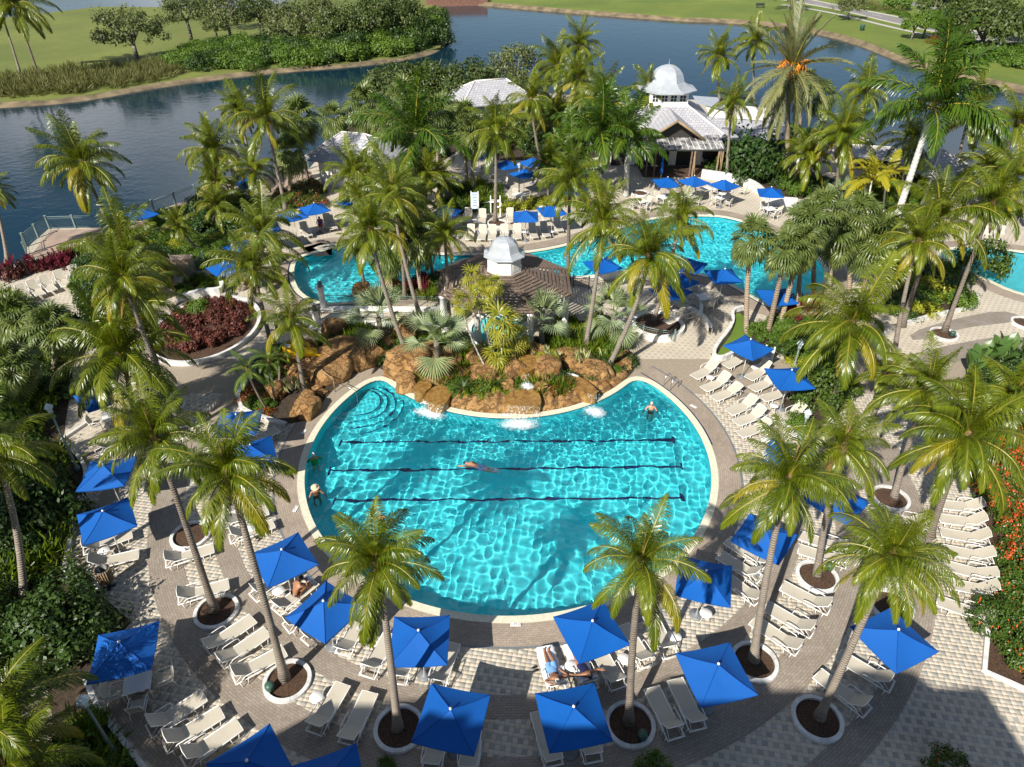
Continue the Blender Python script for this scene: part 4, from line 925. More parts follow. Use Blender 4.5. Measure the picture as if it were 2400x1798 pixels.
for i, (k, r, x, y, rx, ry, h, lab) in enumerate((
    (1, 1, 450, 745, 1.25, 1.15, 1.5, 'big ochre boulder at the base of a leaning palm'), (1, 1, 640, 710, 1.0, .8, 1.2, 'ochre boulder behind a front silver fan palm'),
    (1, 1, 960, 790, 1.25, .95, 1.15, 'ochre boulder holding the slender thatch palms'), (1, 1, 1115, 800, .75, .8, 1.25, 'ochre boulder left of the cascade'),
    (1, 1, 1330, 810, .95, .85, 1.5, 'tall ochre boulder right of the cascade with a plant pocket on top'), (1, 1, 1545, 740, 1.1, .8, 1.0, 'broad ochre boulder near the variegated plant'),
    (1, 1, 1640, 800, .6, .9, 1.1, 'ochre boulder at the right end of the rock garden'), (1, 1, 1830, 690, .8, .55, .6, 'low brown rock under the right leaning palm'),
    (1, 1, 420, 560, .75, .5, 1.7, 'upright ochre rock behind the leaning palm'), (1, 1, 60, 690, 1.9, 1.1, 1.2, 'long ochre rock wall at the left corner of the pool'),
    (0, 1, 2120, 760, 1.7, 1.3, 1.1, 'shaded brown rock under the yellow slide'), (0, 1, 1990, 1000, 1.0, .7, .8, 'ochre rock at the pool edge below the slide stairs'),
    (0, 1, 1790, 890, .75, .5, .6, 'small ochre rock beside the pygmy palms'), (0, 1, 1960, 690, 1.0, .8, .9, 'brown rock platform of the slide entrance'),
    (0, 1, 2180, 520, .8, .6, 1.2, 'ochre rock spire beside the footbridge'), (1, 1, 300, 600, .6, .5, .8, 'small rock behind the silver palm stem'),
    (1, 1, 130, 235, .8, .6, .7, 'brown rock at the lagoon edge by the bridge railing'), (1, 1, 340, 210, .7, .5, .9, 'brown rock under the lagoon palms'), (1, 1, 600, 820, .7, .45, .55, 'low ochre rock step on the left cascade'),
    (1, 1, 720, 735, .7, .6, 1.0, 'ochre boulder between the front silver palm and the stream'), (1, 1, 880, 735, .8, .55, 1.2, 'flat topped ochre boulder left of the thatch palms'), (1, 1, 1060, 860, .6, .5, .85, 'blocky ochre boulder behind the front planting pocket'),
    (1, 1, 1255, 690, .6, .5, 1.3, 'ochre boulder beside the upper cascade pool'), (1, 1, 1440, 700, .8, .5, 1.0, 'ochre boulder behind the right chute'), (1, 1, 1290, 900, .42, .5, .8, 'ochre block between the middle basin and the crotons'), (1, 1, 1500, 880, .5, .4, .6, 'low ochre block above the right fall'),
    (1, 1, 430, 850, .6, .6, .9, 'ochre block at the left end of the scalloped ledge'), (1, 1, 720, 920, .5, .4, .55, 'low dark ochre block left of the cycad'), (1, 1, 1760, 740, .7, .5, .5, 'low ochre rock under the right leaning palm trunk'), (1, 1, 560, 690, .8, .6, 1.35, 'ochre boulder behind the big left boulder'), (1, 1, 1160, 700, .5, .5, 1.15, 'narrow ochre boulder left of the upper cascade pool'))):
    if lab: boulder(c(k, r, x, y), rx, ry, h, lab, 100 + i, rz=i * .7)
# ledge that follows the scalloped pool edge
def ledge():
    rng = np.random.default_rng(9); V = []; F = []; n = 150; prof = ((8.78, -.02), (8.74, .22), (8.66, .36), (8.3, .44), (7.7, .46), (7.0, .5), (6.4, .3))
    ph = rng.uniform(0, 6.28, 12)
    for i in range(n + 1):
        a = rad(-146 + 112 * i / n); nz = sum(math.sin(a * f + p) for f, p in zip((9, 17, 31, 47, 71, 97), ph)) / 6
        for j, (r, z) in enumerate(prof):
            r2 = r - abs(nz) * .22 * (j > 0) - .05 * rng.random() * (j > 0); z2 = z * (1 + .9 * nz) + (.04 * rng.random() if j else 0)
            V.append((NC.x + r2 * math.cos(a), NC.y + r2 * math.sin(a), z2))
    m = len(prof)
    for i in range(n):
        for j in range(m - 1): F.append((i * m + j, (i + 1) * m + j, (i + 1) * m + j + 1, i * m + j + 1)[::-1])
    me = bpy.data.meshes.new('rock_ledge'); me.from_pydata(V, [], F); me.materials.append(M['rock']); me.polygons.foreach_set('use_smooth', [True] * len(F)); me.update()
    return tag(link('rock_ledge', me), 'low ochre rock ledge following the scalloped pool edge', 'rock')
ledge()
def basin(pts, z, lab, fallpts=None, drop=.5):
    P = smooth_loop(pts, 2); o = sheet('wet_basin', ccw(P), M['wet'], z, kind=None, skirt=z - .02); tag(o, lab, 'rock basin')
for pts, z, lab in (([(1060, 900), (1130, 860), (1270, 860), (1300, 940), (1280, 975), (1060, 965)], .62, 'wet amber basin in the middle of the rock garden'), ([(520, 930), (600, 830), (720, 850), (700, 930), (640, 975)], .6, 'wet amber basin at the foot of the front silver palm'),
    ([(1430, 790), (1520, 760), (1660, 860), (1650, 900), (1540, 880)], .72, 'wet amber chute at the right of the rock garden'), ([(460, 850), (520, 800), (600, 830), (545, 880), (480, 890)], .7, 'square wet rock step left of the silver palm'), ([(1140, 640), (1280, 640), (1290, 700), (1200, 760), (1150, 740)], 1.1, 'upper pool of the cascade under the boulders'), ([(640, 760), (780, 700), (860, 720), (760, 800)], .7, 'shaded amber stream between the left boulders')):
    basin([c(1, 1, x, y, z) for x, y in pts], z, lab)
def fall(a, b, z0, z1, out, lab):
    m = MB(); n = 16; d = Vector((out[0], out[1], 0)); V = []; K = 5
    for i in range(n + 1):
        p = a.lerp(b, i / n)
        for k in range(K + 1): s = k / K; q = p + d * (s ** .6 * .45); V.append((q.x, q.y, z0 + (z1 - z0) * s ** 1.6))
    m.add(V, [(i * (K + 1) + k, i * (K + 1) + k + 1, (i + 1) * (K + 1) + k + 1, (i + 1) * (K + 1) + k) for i in range(n) for k in range(K)], 0, True); o = m.build('waterfall', M['fall']); tag(o, lab, 'waterfall')
fall(c(1, 1, 1070, 968, .62), c(1, 1, 1285, 975, .62), .63, -.1, (0, -1), 'thin sheet of water falling from the middle basin')
fall(c(1, 1, 1590, 895, .7), c(1, 1, 1660, 868, .72), .72, -.1, (.35, -.9), 'thin sheet of water falling at the right end of the rocks')
fall(c(1, 1, 520, 925, .6), c(1, 1, 660, 975, .6), .6, -.1, (-.3, -.95), 'thin sheet of water falling at the left of the rocks')
fall(c(1, 1, 1160, 770, 1.1), c(1, 1, 1215, 760, 1.1), 1.1, .62, (0, -1), 'short cascade between the two tall boulders')
def foam(p, rx, ry, lab, seed, rz=0, z=-.06, amp=.05, hot=.45):
    rng = np.random.default_rng(seed); n = 26; V = []; var = []; F = []
    for j in range(n + 1):
        for i in range(n + 1):
            u, v = i / n * 2 - 1, j / n * 2 - 1; r = math.hypot(u, v); V.append((u * rx, v * ry, amp * max(0, 1 - r) + rng.uniform(0, .03) * (r < .9)))
    for j in range(n):
        for i in range(n):
            u, v = (i + .5) / n * 2 - 1, (j + .5) / n * 2 - 1; r = math.hypot(u, v)
            if r < 1: F.append((j * (n + 1) + i, j * (n + 1) + i + 1, (j + 1) * (n + 1) + i + 1, (j + 1) * (n + 1) + i)); var.append(hot + .28 - .75 * r ** 1.3)
    me = np_mesh('foam', np.array(V), np.array(F), M['foam'], var, True); o = link('foam', me, None, (p.x, p.y, z), (0, 0, rz)); tag(o, lab, 'foam')
foam(c(1, 1, 1150, 1085), 1.75, .85, 'white foam below the middle fall', 1); foam(c(1, 1, 570, 1015), 1.6, .7, 'white foam below the left falls', 2, -.35); foam(c(1, 1, 1640, 1005), 1.05, .8, 'white foam below the right fall', 3, -.4)
foam(c(1, 1, 1205, 850, .62), .55, .5, 'white froth in the middle rock basin', 4, 0, .66, .1, .55); foam(c(1, 1, 1500, 775, .72), .55, .16, 'white froth running down the right chute', 5, -.5, .76, .05, .5)

# ------------------------------------------------------------------ pergola with silver cupola
def pergola():
    cx, cy = -.5, 42.25; t = thing('pergola', 'brown octagonal slatted pergola with a silver bell shaped cupola', 'pergola', (cx, cy, 0), 0)
    R0, R1, z0, z1 = 4.75, 1.25, 2.75, 3.75; A = [rad(22.5 + 45 * i) for i in range(8)]
    for i in range(8):
        a, b = A[i], A[(i + 1) % 8]; da, db = Vector((math.cos(a), math.sin(a), 0)), Vector((math.cos(b), math.sin(b), 0))
        m = MB(); m.tube([da * R1 + Vector((0, 0, z1)), da * R0 * 1.03 + Vector((0, 0, z0 - .06))], .07, 4); m.build('rafter', M['wood'], t)
        dm = (da + db) / 2; m = MB(); m.tube([dm * R1 + Vector((0, 0, z1 - .04)), dm * R0 * 1.02 + Vector((0, 0, z0 - .10))], .05, 4); m.build('rafter', M['wood'], t)
        n = 13
        for k in range(n):
            s = (k + .4) / n; r = R1 + (R0 - R1) * s; z = z1 + (z0 - z1) * s + .06; p, q = da * r * .995, db * r * .995; mid = (p + q) / 2 + Vector((0, 0, z)); d = q - p
            m = MB(); nn = Vector((mid.x, mid.y, 0)).normalized(); tilt = math.atan2(z1 - z0, R0 - R1)
            w, h = .17, .05; up = Vector((nn.x * math.sin(tilt), nn.y * math.sin(tilt), math.cos(tilt))); ot = Vector((nn.x * math.cos(tilt), nn.y * math.cos(tilt), -math.sin(tilt)))
            V = []
            for e in (p + Vector((0, 0, z)), q + Vector((0, 0, z))):
                for (sx, sz) in ((-1, -1), (1, -1), (1, 1), (-1, 1)): V.append(e + ot * sx * w / 2 + up * sz * h / 2)
            m.add(V, [(0, 1, 2, 3), (7, 6, 5, 4), (0, 4, 5, 1), (1, 5, 6, 2), (2, 6, 7, 3), (3, 7, 4, 0)]); m.build('slat', M['wood'], t)
        m = MB(); m.lathe([(.30, 0), (.30, .15), (.22, .2), (.20, 2.5), (.27, 2.55), (.27, z0 - .05)], 12, da * (R0 - .45)); m.build('column', M['white'], t)
    m = MB(); m.lathe([(1.22, z1 - .05), (1.16, z1 + .02), (1.12, z1 + 1.05), (1.2, z1 + 1.1)], 8, ang0=rad(22.5), smooth=False); cb = m.build('cupola_wall', M['white'], t)
    for i in range(8):
        w = rad(45 * i); m = MB()
        for k in range(9): m.box((1.055 * math.cos(w), 1.055 * math.sin(w), z1 + .18 + k * .09), (.05, .56, .03), w)
        m.build('louvre', M['white'], cb)
    prof = [(1.42, z1 + 1.06), (1.40, z1 + 1.10), (1.20, z1 + 1.19), (1.02, z1 + 1.34), (.93, z1 + 1.56), (.84, z1 + 1.80), (.66, z1 + 2.0), (.36, z1 + 2.14), (.0, z1 + 2.19)]
    m = MB(); m.lathe(prof, 8, ang0=rad(22.5), smooth=False); m.build('cupola_roof', M['silver'], t)
    m = MB(); m.lathe([(.05, z1 + 2.13), (.03, z1 + 2.4), (.0, z1 + 2.7)], 6); m.build('finial', M['silver'], t)
pergola()
# footbridge beams and columns
for (a, b, lab, zz) in ((g(762, 727), g(1042, 730), 'white beam on the lagoon side of the footbridge', .22), (g(748, 758), g(1046, 766), 'white beam on the rock side of the footbridge', .18)):
    d = b - a; m = MB(); m.box(((a.x + b.x) / 2, (a.y + b.y) / 2, zz / 2 + .02), (d.length, .42, zz), math.atan2(d.y, d.x)); tag(m.build('bridge_beam', M['white']), lab, 'beam')
for (px, py, h, lab) in ((760, 729, 1.9, 'white column with ball finial at the left end of the footbridge'), (743, 760, 1.1, 'short white column at the near left end of the footbridge'), (1045, 760, 1.9, 'white column at the right end of the footbridge'), (742, 800, 1.1, 'white column half hidden by brown shrubs beside the slide')):
    p = g(px, py); t = thing('bridge_column', lab, 'column', p); m = MB(); m.lathe([(.28, 0), (.28, .12), (.21, .18), (.20, h - .2), (.28, h - .15), (.28, h)], 14); m.build('shaft', M['white'], t); m = MB(); m.lathe([(.20, h), (.12, h + .08), (.17, h + .22), (.12, h + .36), (0, h + .42)], 12); m.build('finial', M['grey'], t)
# round spa under the pergola
sp_c = Vector((-.9, 40.2, 0)); round_wall('spa_wall', sp_c, 2.1, .45, 'round white spa wall under the pergola edge', w=.35); o = sheet('spa_water', arc(sp_c, 1.76, 0, 360, 30)[:-1], M['paleplaster'], .3)

# ------------------------------------------------------------------ pavilion by the lake and other roofs
def quad_uv(mb_name, quads, mat, parent, thick=.10):
    """roof planes with UVs in metres: u along the eave, v up the slope, with an eave edge"""
    V = []; F = []; UV = []
    for q in quads:
        q = [Vector(p) for p in q]; e = (q[1] - q[0]); u = e.normalized(); nr = e.cross(q[2] - q[0]).normalized(); vv = nr.cross(u); b = len(V)
        V += q; F.append(tuple(range(b, b + len(q)))); UV += [((p - q[0]).dot(u), (p - q[0]).dot(vv)) for p in q]
        b = len(V); V += [q[0], q[1], q[1] - Vector((0, 0, thick)), q[0] - Vector((0, 0, thick))]; F.append((b, b + 3, b + 2, b + 1)); UV += [(0, 0), (0, .05), (.1, .05), (.1, 0)]
    me = bpy.data.meshes.new(mb_name); me.from_pydata([tuple(p) for p in V], [], F); me.materials.append(mat); ul = me.uv_layers.new(); ul.data.foreach_set('uv', [w for p in UV for w in p]); me.update()
    return link(mb_name, me, parent)
def pavilion():
    o = Vector((16.6, 79, 0)); t = thing('lakeside_pavilion', 'white lakeside restaurant pavilion with grey tiled roof and domed cupola', 'building', o)
    def L(x, y, z): return (x - o.x, y - o.y, z)
    x0, x1, y0, y1, ze = 10.2, 22.2, 74.5, 88, 3.1; cx0, cx1, cy0, cy1, zt = 14.5, 18.8, 79, 83.3, 5.1
    quad_uv('roof', [[L(x0, y0, ze), L(x1, y0, ze), L(cx1, cy0, zt), L(cx0, cy0, zt)], [L(x1, y0, ze), L(x1, y1, ze), L(cx1, cy1, zt), L(cx1, cy0, zt)], [L(x1, y1, ze), L(x0, y1, ze), L(cx0, cy1, zt), L(cx1, cy1, zt)], [L(x0, y1, ze), L(x0, y0, ze), L(cx0, cy0, zt), L(cx0, cy1, zt)]], M['shingle'], t)
    m = MB()
    for (xa, ya, xb, yb) in ((x1, y0, cx1, cy0), (x0, y0, cx0, cy0)): m.tube([L(xa, ya, ze + .03), L(xb, yb, zt + .03)], .09, 5)
    m.build('ridge_cap', M['canvas'], t)
    gx, gp, gy = 16.55, 5.15, 73.1; gl, gr, gz = 13.7, 19.4, 3.3      # front gable
    quad_uv('gable_roof', [[L(gl, gy, gz), L(gl, 78, gz), L(gx, 78, gp), L(gx, gy, gp)][::-1], [L(gr, gy, gz), L(gr, 78, gz), L(gx, 78, gp), L(gx, gy, gp)]], M['shingle'], t)
    for s, e in ((gl, -1), (gr, 1)):
        m = MB(); m.tube([L(s + e * .15, gy - .05, gz - .12), L(gx, gy - .05, gp - .08)], .13, 4); m.build('barge_board', M['woodslat'], t)
    m = MB(); m.add([L(gl + .4, gy + .9, gz - .1), L(gr - .4, gy + .9, gz - .1), L(gx, gy + .9, gp - .2)], [(0, 1, 2)]); m.build('gable_wall', M['screen'], t)
    px0, px1, py0, py1 = 13.3, 21.3, 71.3, 74.6                        # porch
    quad_uv('porch_roof', [[L(px0, py0, 2.85), L(px1, py0, 2.85), L(px1, py1, 3.28), L(px0, py1, 3.28)]], M['porchroof'], t)
    for k in range(14): m = MB(); x = px0 + (px1 - px0) * (k + .5) / 14; m.tube([L(x, py0, 2.88), L(x, py1, 3.31)], .03, 4); m.build('roof_rib', M['canvas'], t)
    m = MB(); m.box(L((px0 + px1) / 2, py0 + .05, 2.72), (px1 - px0, .12, .16)); m.build('beam', M['dark'], t)
    m = MB(); m.box(L((px0 + px1) / 2, 73, .03), (px1 - px0, 3.4, .06)); m.build('porch_floor', M['teak'], t)
    for x in (13.6, 14.4, 18.0, 18.3, 20.7, 21.1): m = MB(); m.box(L(x, 71.4, 1.36), (.14, .14, 2.6)); m.build('post', M['woodslat'] if x > 18.2 else M['wood'], t)
    for x in (18.25, 20.85): m = MB(); m.tube([L(x, 71.3, 2.65), L(x + .25, 71.2, .1)], .05, 5); m.build('post', M['woodslat'], t)
    m = MB(); m.box(L(16.2, 75.2, 1.5), (11.4, .2, 3.0)); m.build('wall', M['screen'], t)
    for x in (16.9, 19.6, 12.6): m = MB(); m.box(L(x, 75.0, 1.4), (.75, .16, 2.6)); m.build('pier', M['wall'], t)
    m = MB(); m.box(L(16.2, 81.5, 1.45), (11.2, 12.2, 2.9)); m.build('hall', M['wall'], t)
    hw = 2.05; cc = (16.65, 81.1); m = MB(); m.box(L(cc[0], cc[1], 5.75), (2 * hw, 2 * hw, 1.5)); cu = m.build('cupola_wall', M['white'], t)
    m = MB(); m.box(L(cc[0], cc[1], 5.15), (2 * hw + .16, 2 * hw + .16, .25)); m.build('cupola_base', M['white'], cu)
    for i in range(4):
        x = cc[0] - 1.45 + i * .97; m = MB(); m.box(L(x, cc[1] - hw - .03, 5.85), (.76, .06, .80)); w = m.build('window', M['white'], t)
        for a in (-1, 1):
            for b in (-1, 1): m = MB(); m.box(L(x + a * .165, cc[1] - hw - .065, 5.85 + b * .17), (.27, .02, .29)); m.build('pane', M['glassdark'], w)
    prof = [(2.55, 6.42), (2.55, 6.52), (2.2, 6.62), (1.85, 6.85), (1.62, 7.2), (1.5, 7.6), (1.36, 8.0), (1.1, 8.38), (.7, 8.66), (.3, 8.8), (0, 8.84)]
    m = MB(); m.lathe([(r * 1.16 if i > 3 else r * 1.3, z) for i, (r, z) in enumerate(prof)], 8, L(cc[0], cc[1], 0), smooth=False, ang0=rad(22.5)); m.build('cupola_roof', M['silver'], t)
    m = MB(); m.lathe([(.05, 8.8), (.03, 9.1), (0, 9.4)], 6, L(cc[0], cc[1], 0)); m.build('finial', M['silver'], t)
    quad_uv('wing_roof', [[L(21, 75.2, 2.55), L(29.5, 76.6, 2.3), L(29.5, 79.4, 3.2), L(21, 79.4, 3.9)], [L(29.5, 84, 2.3), L(21, 84, 2.55), L(21, 79.4, 3.9), L(29.5, 79.4, 3.2)]], M['shingle'], t)
    m = MB(); m.box(L(25, 79.6, 1.1), (8.0, 5, 2.2)); m.build('wing_wall', M['screen'], t)
    m = MB(); m.add([L(21.5, 86.5, 3.6), L(24.5, 84.5, 3.3), L(24.5, 89, 3.7), L(21.5, 89, 3.9)], [(0, 1, 2, 3)]); m.build('rear_roof', M['silver'], t)
pavilion()
def hip(name, cen, w, d, ze, zr, rl, rz, label, wall='wall', wh=True):
    t = thing(name, label, 'building', cen, rz); a, b = w / 2, d / 2
    quad_uv('roof', [[(-a, -b, ze), (a, -b, ze), (rl, 0, zr), (-rl, 0, zr)], [(a, -b, ze), (a, b, ze), (rl, 0, zr)], [(a, b, ze), (-a, b, ze), (-rl, 0, zr), (rl, 0, zr)], [(-a, b, ze), (-a, -b, ze), (-rl, 0, zr)]], M['shingle'], t)
    m = MB(); m.tube([(-rl, 0, zr + .03), (rl, 0, zr + .03)], .09, 5)
    for sx in (-1, 1):
        for sy in (-1, 1): m.tube([(sx * a, sy * b, ze + .03), (sx * rl, 0, zr + .03)], .08, 5)
    m.build('ridge_cap', M['canvas'], t)
    if wh:
        m = MB(); m.box((.5, .2, ze / 2 - .02), (w - 1.8, d - 1.2, ze - .04)); m.build('wall', M[wall], t)
    for sx in (-1, 1):
        for sy in (-1, 1): m = MB(); m.box((sx * (a - .3), sy * (b - .3), ze / 2), (.2, .2, ze)); m.build('post', M['wood'] if wh else M['white'], t)
    return t
hip('poolside_hut', Vector((-15.4, 70.2, 0)), 8.6, 6.2, 2.7, 4.7, 1.2, rad(-16), 'small white hut with grey hipped roof by the promenade')
p = g(1150, 232, 2.8); hip('lake_house', Vector((p.x, p.y + 1, 0)), 10, 7.5, 2.8, 4.8, 2.0, rad(20), 'grey roofed building half hidden behind the oaks')
p = c(2, 0, 1640, 1080, 2.6); hip('small_gazebo', Vector((p.x, p.y, 0)), 5.5, 5.5, 2.6, 4.2, .1, rad(12), 'small grey roofed gazebo behind the royal palm', wh=False)
p = c(2, 0, 1080, 985, 2.5); hip('covered_walkway', Vector((p.x, p.y, 0)), 9.5, 3.4, 2.5, 3.2, 3.8, rad(-14), 'low grey roofed walkway behind the right palms', wh=False)
# awning frame behind the pavilion
t = thing('lakeside_awning', 'white sloping awning on a frame behind the pavilion roof', 'awning', Vector((28.5, 84, 0))); m = MB(); m.add([(-6, -1, 2.6), (2.2, -2.4, 2.1), (2.4, 2.6, 3.0), (-6, 3, 3.6)], [(0, 1, 2, 3), (3, 2, 1, 0)]); m.build('canopy', M['canvas'], t)
for q in ((2.1, -2.3, 2.1), (2.3, 2.5, 3.0), (-2, -1.6, 2.3)): m = MB(); m.tube([(q[0], q[1], -.9), q], .07, 6); m.build('post', M['white'], t)
m = MB(); p = c(1, 0, 740, 20); m.box((p.x, p.y + 3, .3), (16, 3, 2.4), rad(14)); tag(m.build('brick_abutment', M['brickwall']), 'low red brick wall where the lake narrows', 'wall')

# ------------------------------------------------------------------ hotel wing behind the camera (it throws the stepped shade over the near patio)
def hotel():
    t = thing('hotel_wing', 'stucco hotel wing behind the viewpoint shading the near patio', 'building', (0, -6, 0))
    prof = [(-40, 0), (-40, 17.5), (-21.5, 17.9), (-20, 19.3), (-15.6, 19.4), (-15.4, 19.9), (-14, 19.9), (-13.8, 19.5), (-9.4, 19.5), (-8.7, 20.2), (-5.0, 20.2), (-4.6, 19.7), (-3.2, 19.75), (-2.2, 20.6), (-.6, 20.6), (.4, 20.4), (1.3, 19.8), (3.1, 19.8), (4.8, 17.6), (5.6, 16.4), (5.6, 0)]
    n = len(prof); V = [(x, 0, z) for x, z in prof] + [(x, -13, z) for x, z in prof]
    m = MB(); m.add(V, [tuple(range(n)), tuple(range(2 * n - 1, n - 1, -1))] + [(i, n + i, n + (i + 1) % n, (i + 1) % n) for i in range(n)]); m.build('wall', M['hotel'], t)
    for f in range(5):
        for i in range(9):
            x, z = -36 + i * 4.6, 1.6 + f * 3.2
            if x < 4: m = MB(); m.box((x, .03, z), (1.8, .1, 1.7)); w = m.build('window', M['white'], t); m = MB(); m.box((x, .085, z), (1.6, .04, 1.5)); m.build('pane', M['glassdark'], w)
hotel()
# ------------------------------------------------------------------ parasols
def make_parasol():
    t = thing('parasol', 'x', 'parasol', (0, 0, 0)); h, zc, hh = 1.025, 2.12, .50
    m = MB(); n = 6                                             # canopy: four panels that sag slightly between the ribs
    for s in range(4):
        a0, a1 = rad(45 + 90 * s), rad(135 + 90 * s); P0 = Vector((math.cos(a0), math.sin(a0), 0)) * h * 1.4142; P1 = Vector((math.cos(a1), math.sin(a1), 0)) * h * 1.4142; ap = Vector((0, 0, zc + hh)); V = []; idx = {}
        for i in range(n + 1):
            for j in range(i + 1):
                e = (P0.lerp(P1, j / i) if i else P0) * 1.0; q = ap.lerp(Vector((e.x, e.y, zc)), i / n); f = j / i if i else 0
                q.z -= .07 * math.sin(math.pi * f) * (i / n) - .05 * math.sin(math.pi * i / n) * -1; idx[i, j] = len(V); V.append(q)
        F = []
        for i in range(n):
            for j in range(i + 1):
                F.append((idx[i, j], idx[i + 1, j], idx[i + 1, j + 1]))
                if j < i: F.append((idx[i, j], idx[i + 1, j + 1], idx[i, j + 1]))
        m.add(V, F, 0, True)
        B = len(V); E = [idx[n, j] for j in range(n + 1)]; VV = [V[k] for k in E] + [V[k] - Vector((0, 0, .05)) for k in E]
        m.add(VV, [(k, n + 1 + k, n + 2 + k, k + 1) for k in range(n)], 0)
    m.build('canopy', M['blue'], t)
    for s in range(4):                                          # stitched seams over the ribs
        a = rad(45 + 90 * s); d = Vector((math.cos(a), math.sin(a), 0)); sm = MB(); sm.tube([ap.lerp(d * h * 1.4142 + Vector((0, 0, zc)), i / n) - Vector((0, 0, .05 * math.sin(math.pi * i / n) - .006)) for i in range(n + 1)], .011, 5); sm.build('seam', M['seam'], t)
    m = MB(); m.tube([(0, 0, .05), (0, 0, zc + hh + .08)], .024, 8); m.build('pole', M['white'], t)
    m = MB(); m.lathe([(.0, zc + hh + .02), (.05, zc + hh + .02), (.05, zc + hh + .07), (0, zc + hh + .12)], 8); m.build('finial', M['white'], t)
    m = MB(); m.lathe([(.29, 0), (.30, .05), (.24, .09), (.07, .11), (.05, .3), (0, .3)], 16); m.build('base', M['grey'], t)
    for s in range(4):
        a = rad(45 + 90 * s); d = Vector((math.cos(a), math.sin(a), 0)); m = MB(); m.tube([Vector((0, 0, zc + hh - .10)), d * h * .7 + Vector((0, 0, zc + hh * .5 - .13)), d * h * 1.36 + Vector((0, 0, zc - .07))], .012, 4); m.tube([Vector((0, 0, zc - .12)), d * h * .66 + Vector((0, 0, zc + .11))], .01, 4); m.build('rib', M['steel'], t)
    return t
PARASOL = make_parasol(); par_n = 0
def parasol(k, r, a, b, label, mode='d'):
    """a, b: two opposite canopy corners in the photo"""
    global par_n
    z = 2.12; p, q = c(k, r, *a, z), c(k, r, *b, z); cen = (p + q) / 2; yaw = math.atan2(q.y - p.y, q.x - p.x) - rad(45)
    if mode == 's':                                             # two neighbouring corners, square on the right of p->q
        d = (q - p).normalized(); nn = Vector((d.y, -d.x, 0)); cen = (p + q) / 2 + nn * 1.025; yaw = math.atan2(d.y, d.x)
    o = PARASOL if par_n == 0 else copy_tree(PARASOL); par_n += 1
    rng = random.Random(par_n); o.location = (cen.x, cen.y, .0); o.rotation_euler = (rng.uniform(-.03, .03), rng.uniform(-.03, .03), yaw); tag(o, label, 'parasol', 'blue square parasols'); return cen
for a in ((0, 2, (1610, 280), (2045, 335), 'blue parasol right of the leaning palm, over a reading bather'), (0, 2, (1040, 715), (565, 1130), 'blue parasol over the cafe table at lower left'),
    (0, 2, (480, 25), (893, 95), 'blue parasol with palm shadow stripes above the litter bin'), (0, 2, (1915, 685), (2300, 620), 'blue parasol half hidden under the front left palm'),
    (1, 2, (690, 690), (325, 990), 'dark shaded blue parasol right of the front left palm trunk'), (1, 2, (590, 1105), (870, 1580), 'blue parasol in building shade at bottom centre'),
    (1, 2, (1250, 1185), (1757, 1497), 'bright blue parasol with a shade patch below the two sunbathers'), (1, 2, (1355, 680), (1868, 850), 'bright blue parasol at the pool edge above the two sunbathers'),
    (2, 2, (300, 848), (115, 1268), 'half shaded blue parasol left of a palm ring at lower right'), (2, 2, (-14, 287), (309, 621), 'blue parasol behind the front right palm, by the pool edge'),
    (2, 2, (315, 190), (733, 152), 'blue parasol under fronds at the right end of the pool'), (2, 2, (1080, 745), (1655, 905), 'bright blue parasol crossed by a hanging frond at lower right'),
    (2, 1, (255, 580), (595, 600), 'bright blue parasol beside the lawn strip, with metal base disc visible'), (2, 1, (525, 730), (850, 850), 'blue parasol partly covered by the round green shrub'),
    (2, 1, (590, 1190), (790, 1420), 'blue parasol behind palm fronds above the right pool edge'), (2, 1, (820, 1575), (1170, 1590), 'blue parasol below hanging fronds right of the pool'),
    (2, 1, (485, 222), (740, 300), 'blue parasol at the lagoon edge between cabbage palm trunks'), (2, 1, (140, 95), (385, 163), 'blue parasol beside the first cabbage palm, over a white chair'),
    (1, 1, (1580, 40), (1805, 75), 'blue parasol behind a palm trunk right of the pergola'), (2, 1, (-90, 65), (163, 48), 'blue parasol farthest out over the lagoon beach')):
    parasol(*a)
def par_n2(a, b, lab, mode='d'): parasol(0, 0, ((a[0]) * 2.761, a[1] * 2.761), (b[0] * 2.761, b[1] * 2.761), lab, mode)
par_n2((1536, 652), (1641, 661), 'blue parasol overlapping another on the beach right of the pergola'); par_n2((1520, 676), (1630, 686), 'lower blue parasol of the overlapping pair right of the pergola')
for a in (((1544, 441), (1578, 416), 'blue parasol at the left end of the cafe row before the pavilion'), ((1588, 422), (1664, 428), 'second cafe parasol, before the pavilion steps'), ((1659, 432), (1732, 435), 'third cafe parasol, beside the ring planter'), ((1773, 441), (1842, 465), 'fourth cafe parasol, against the curved white wall')): par_n2(*a)
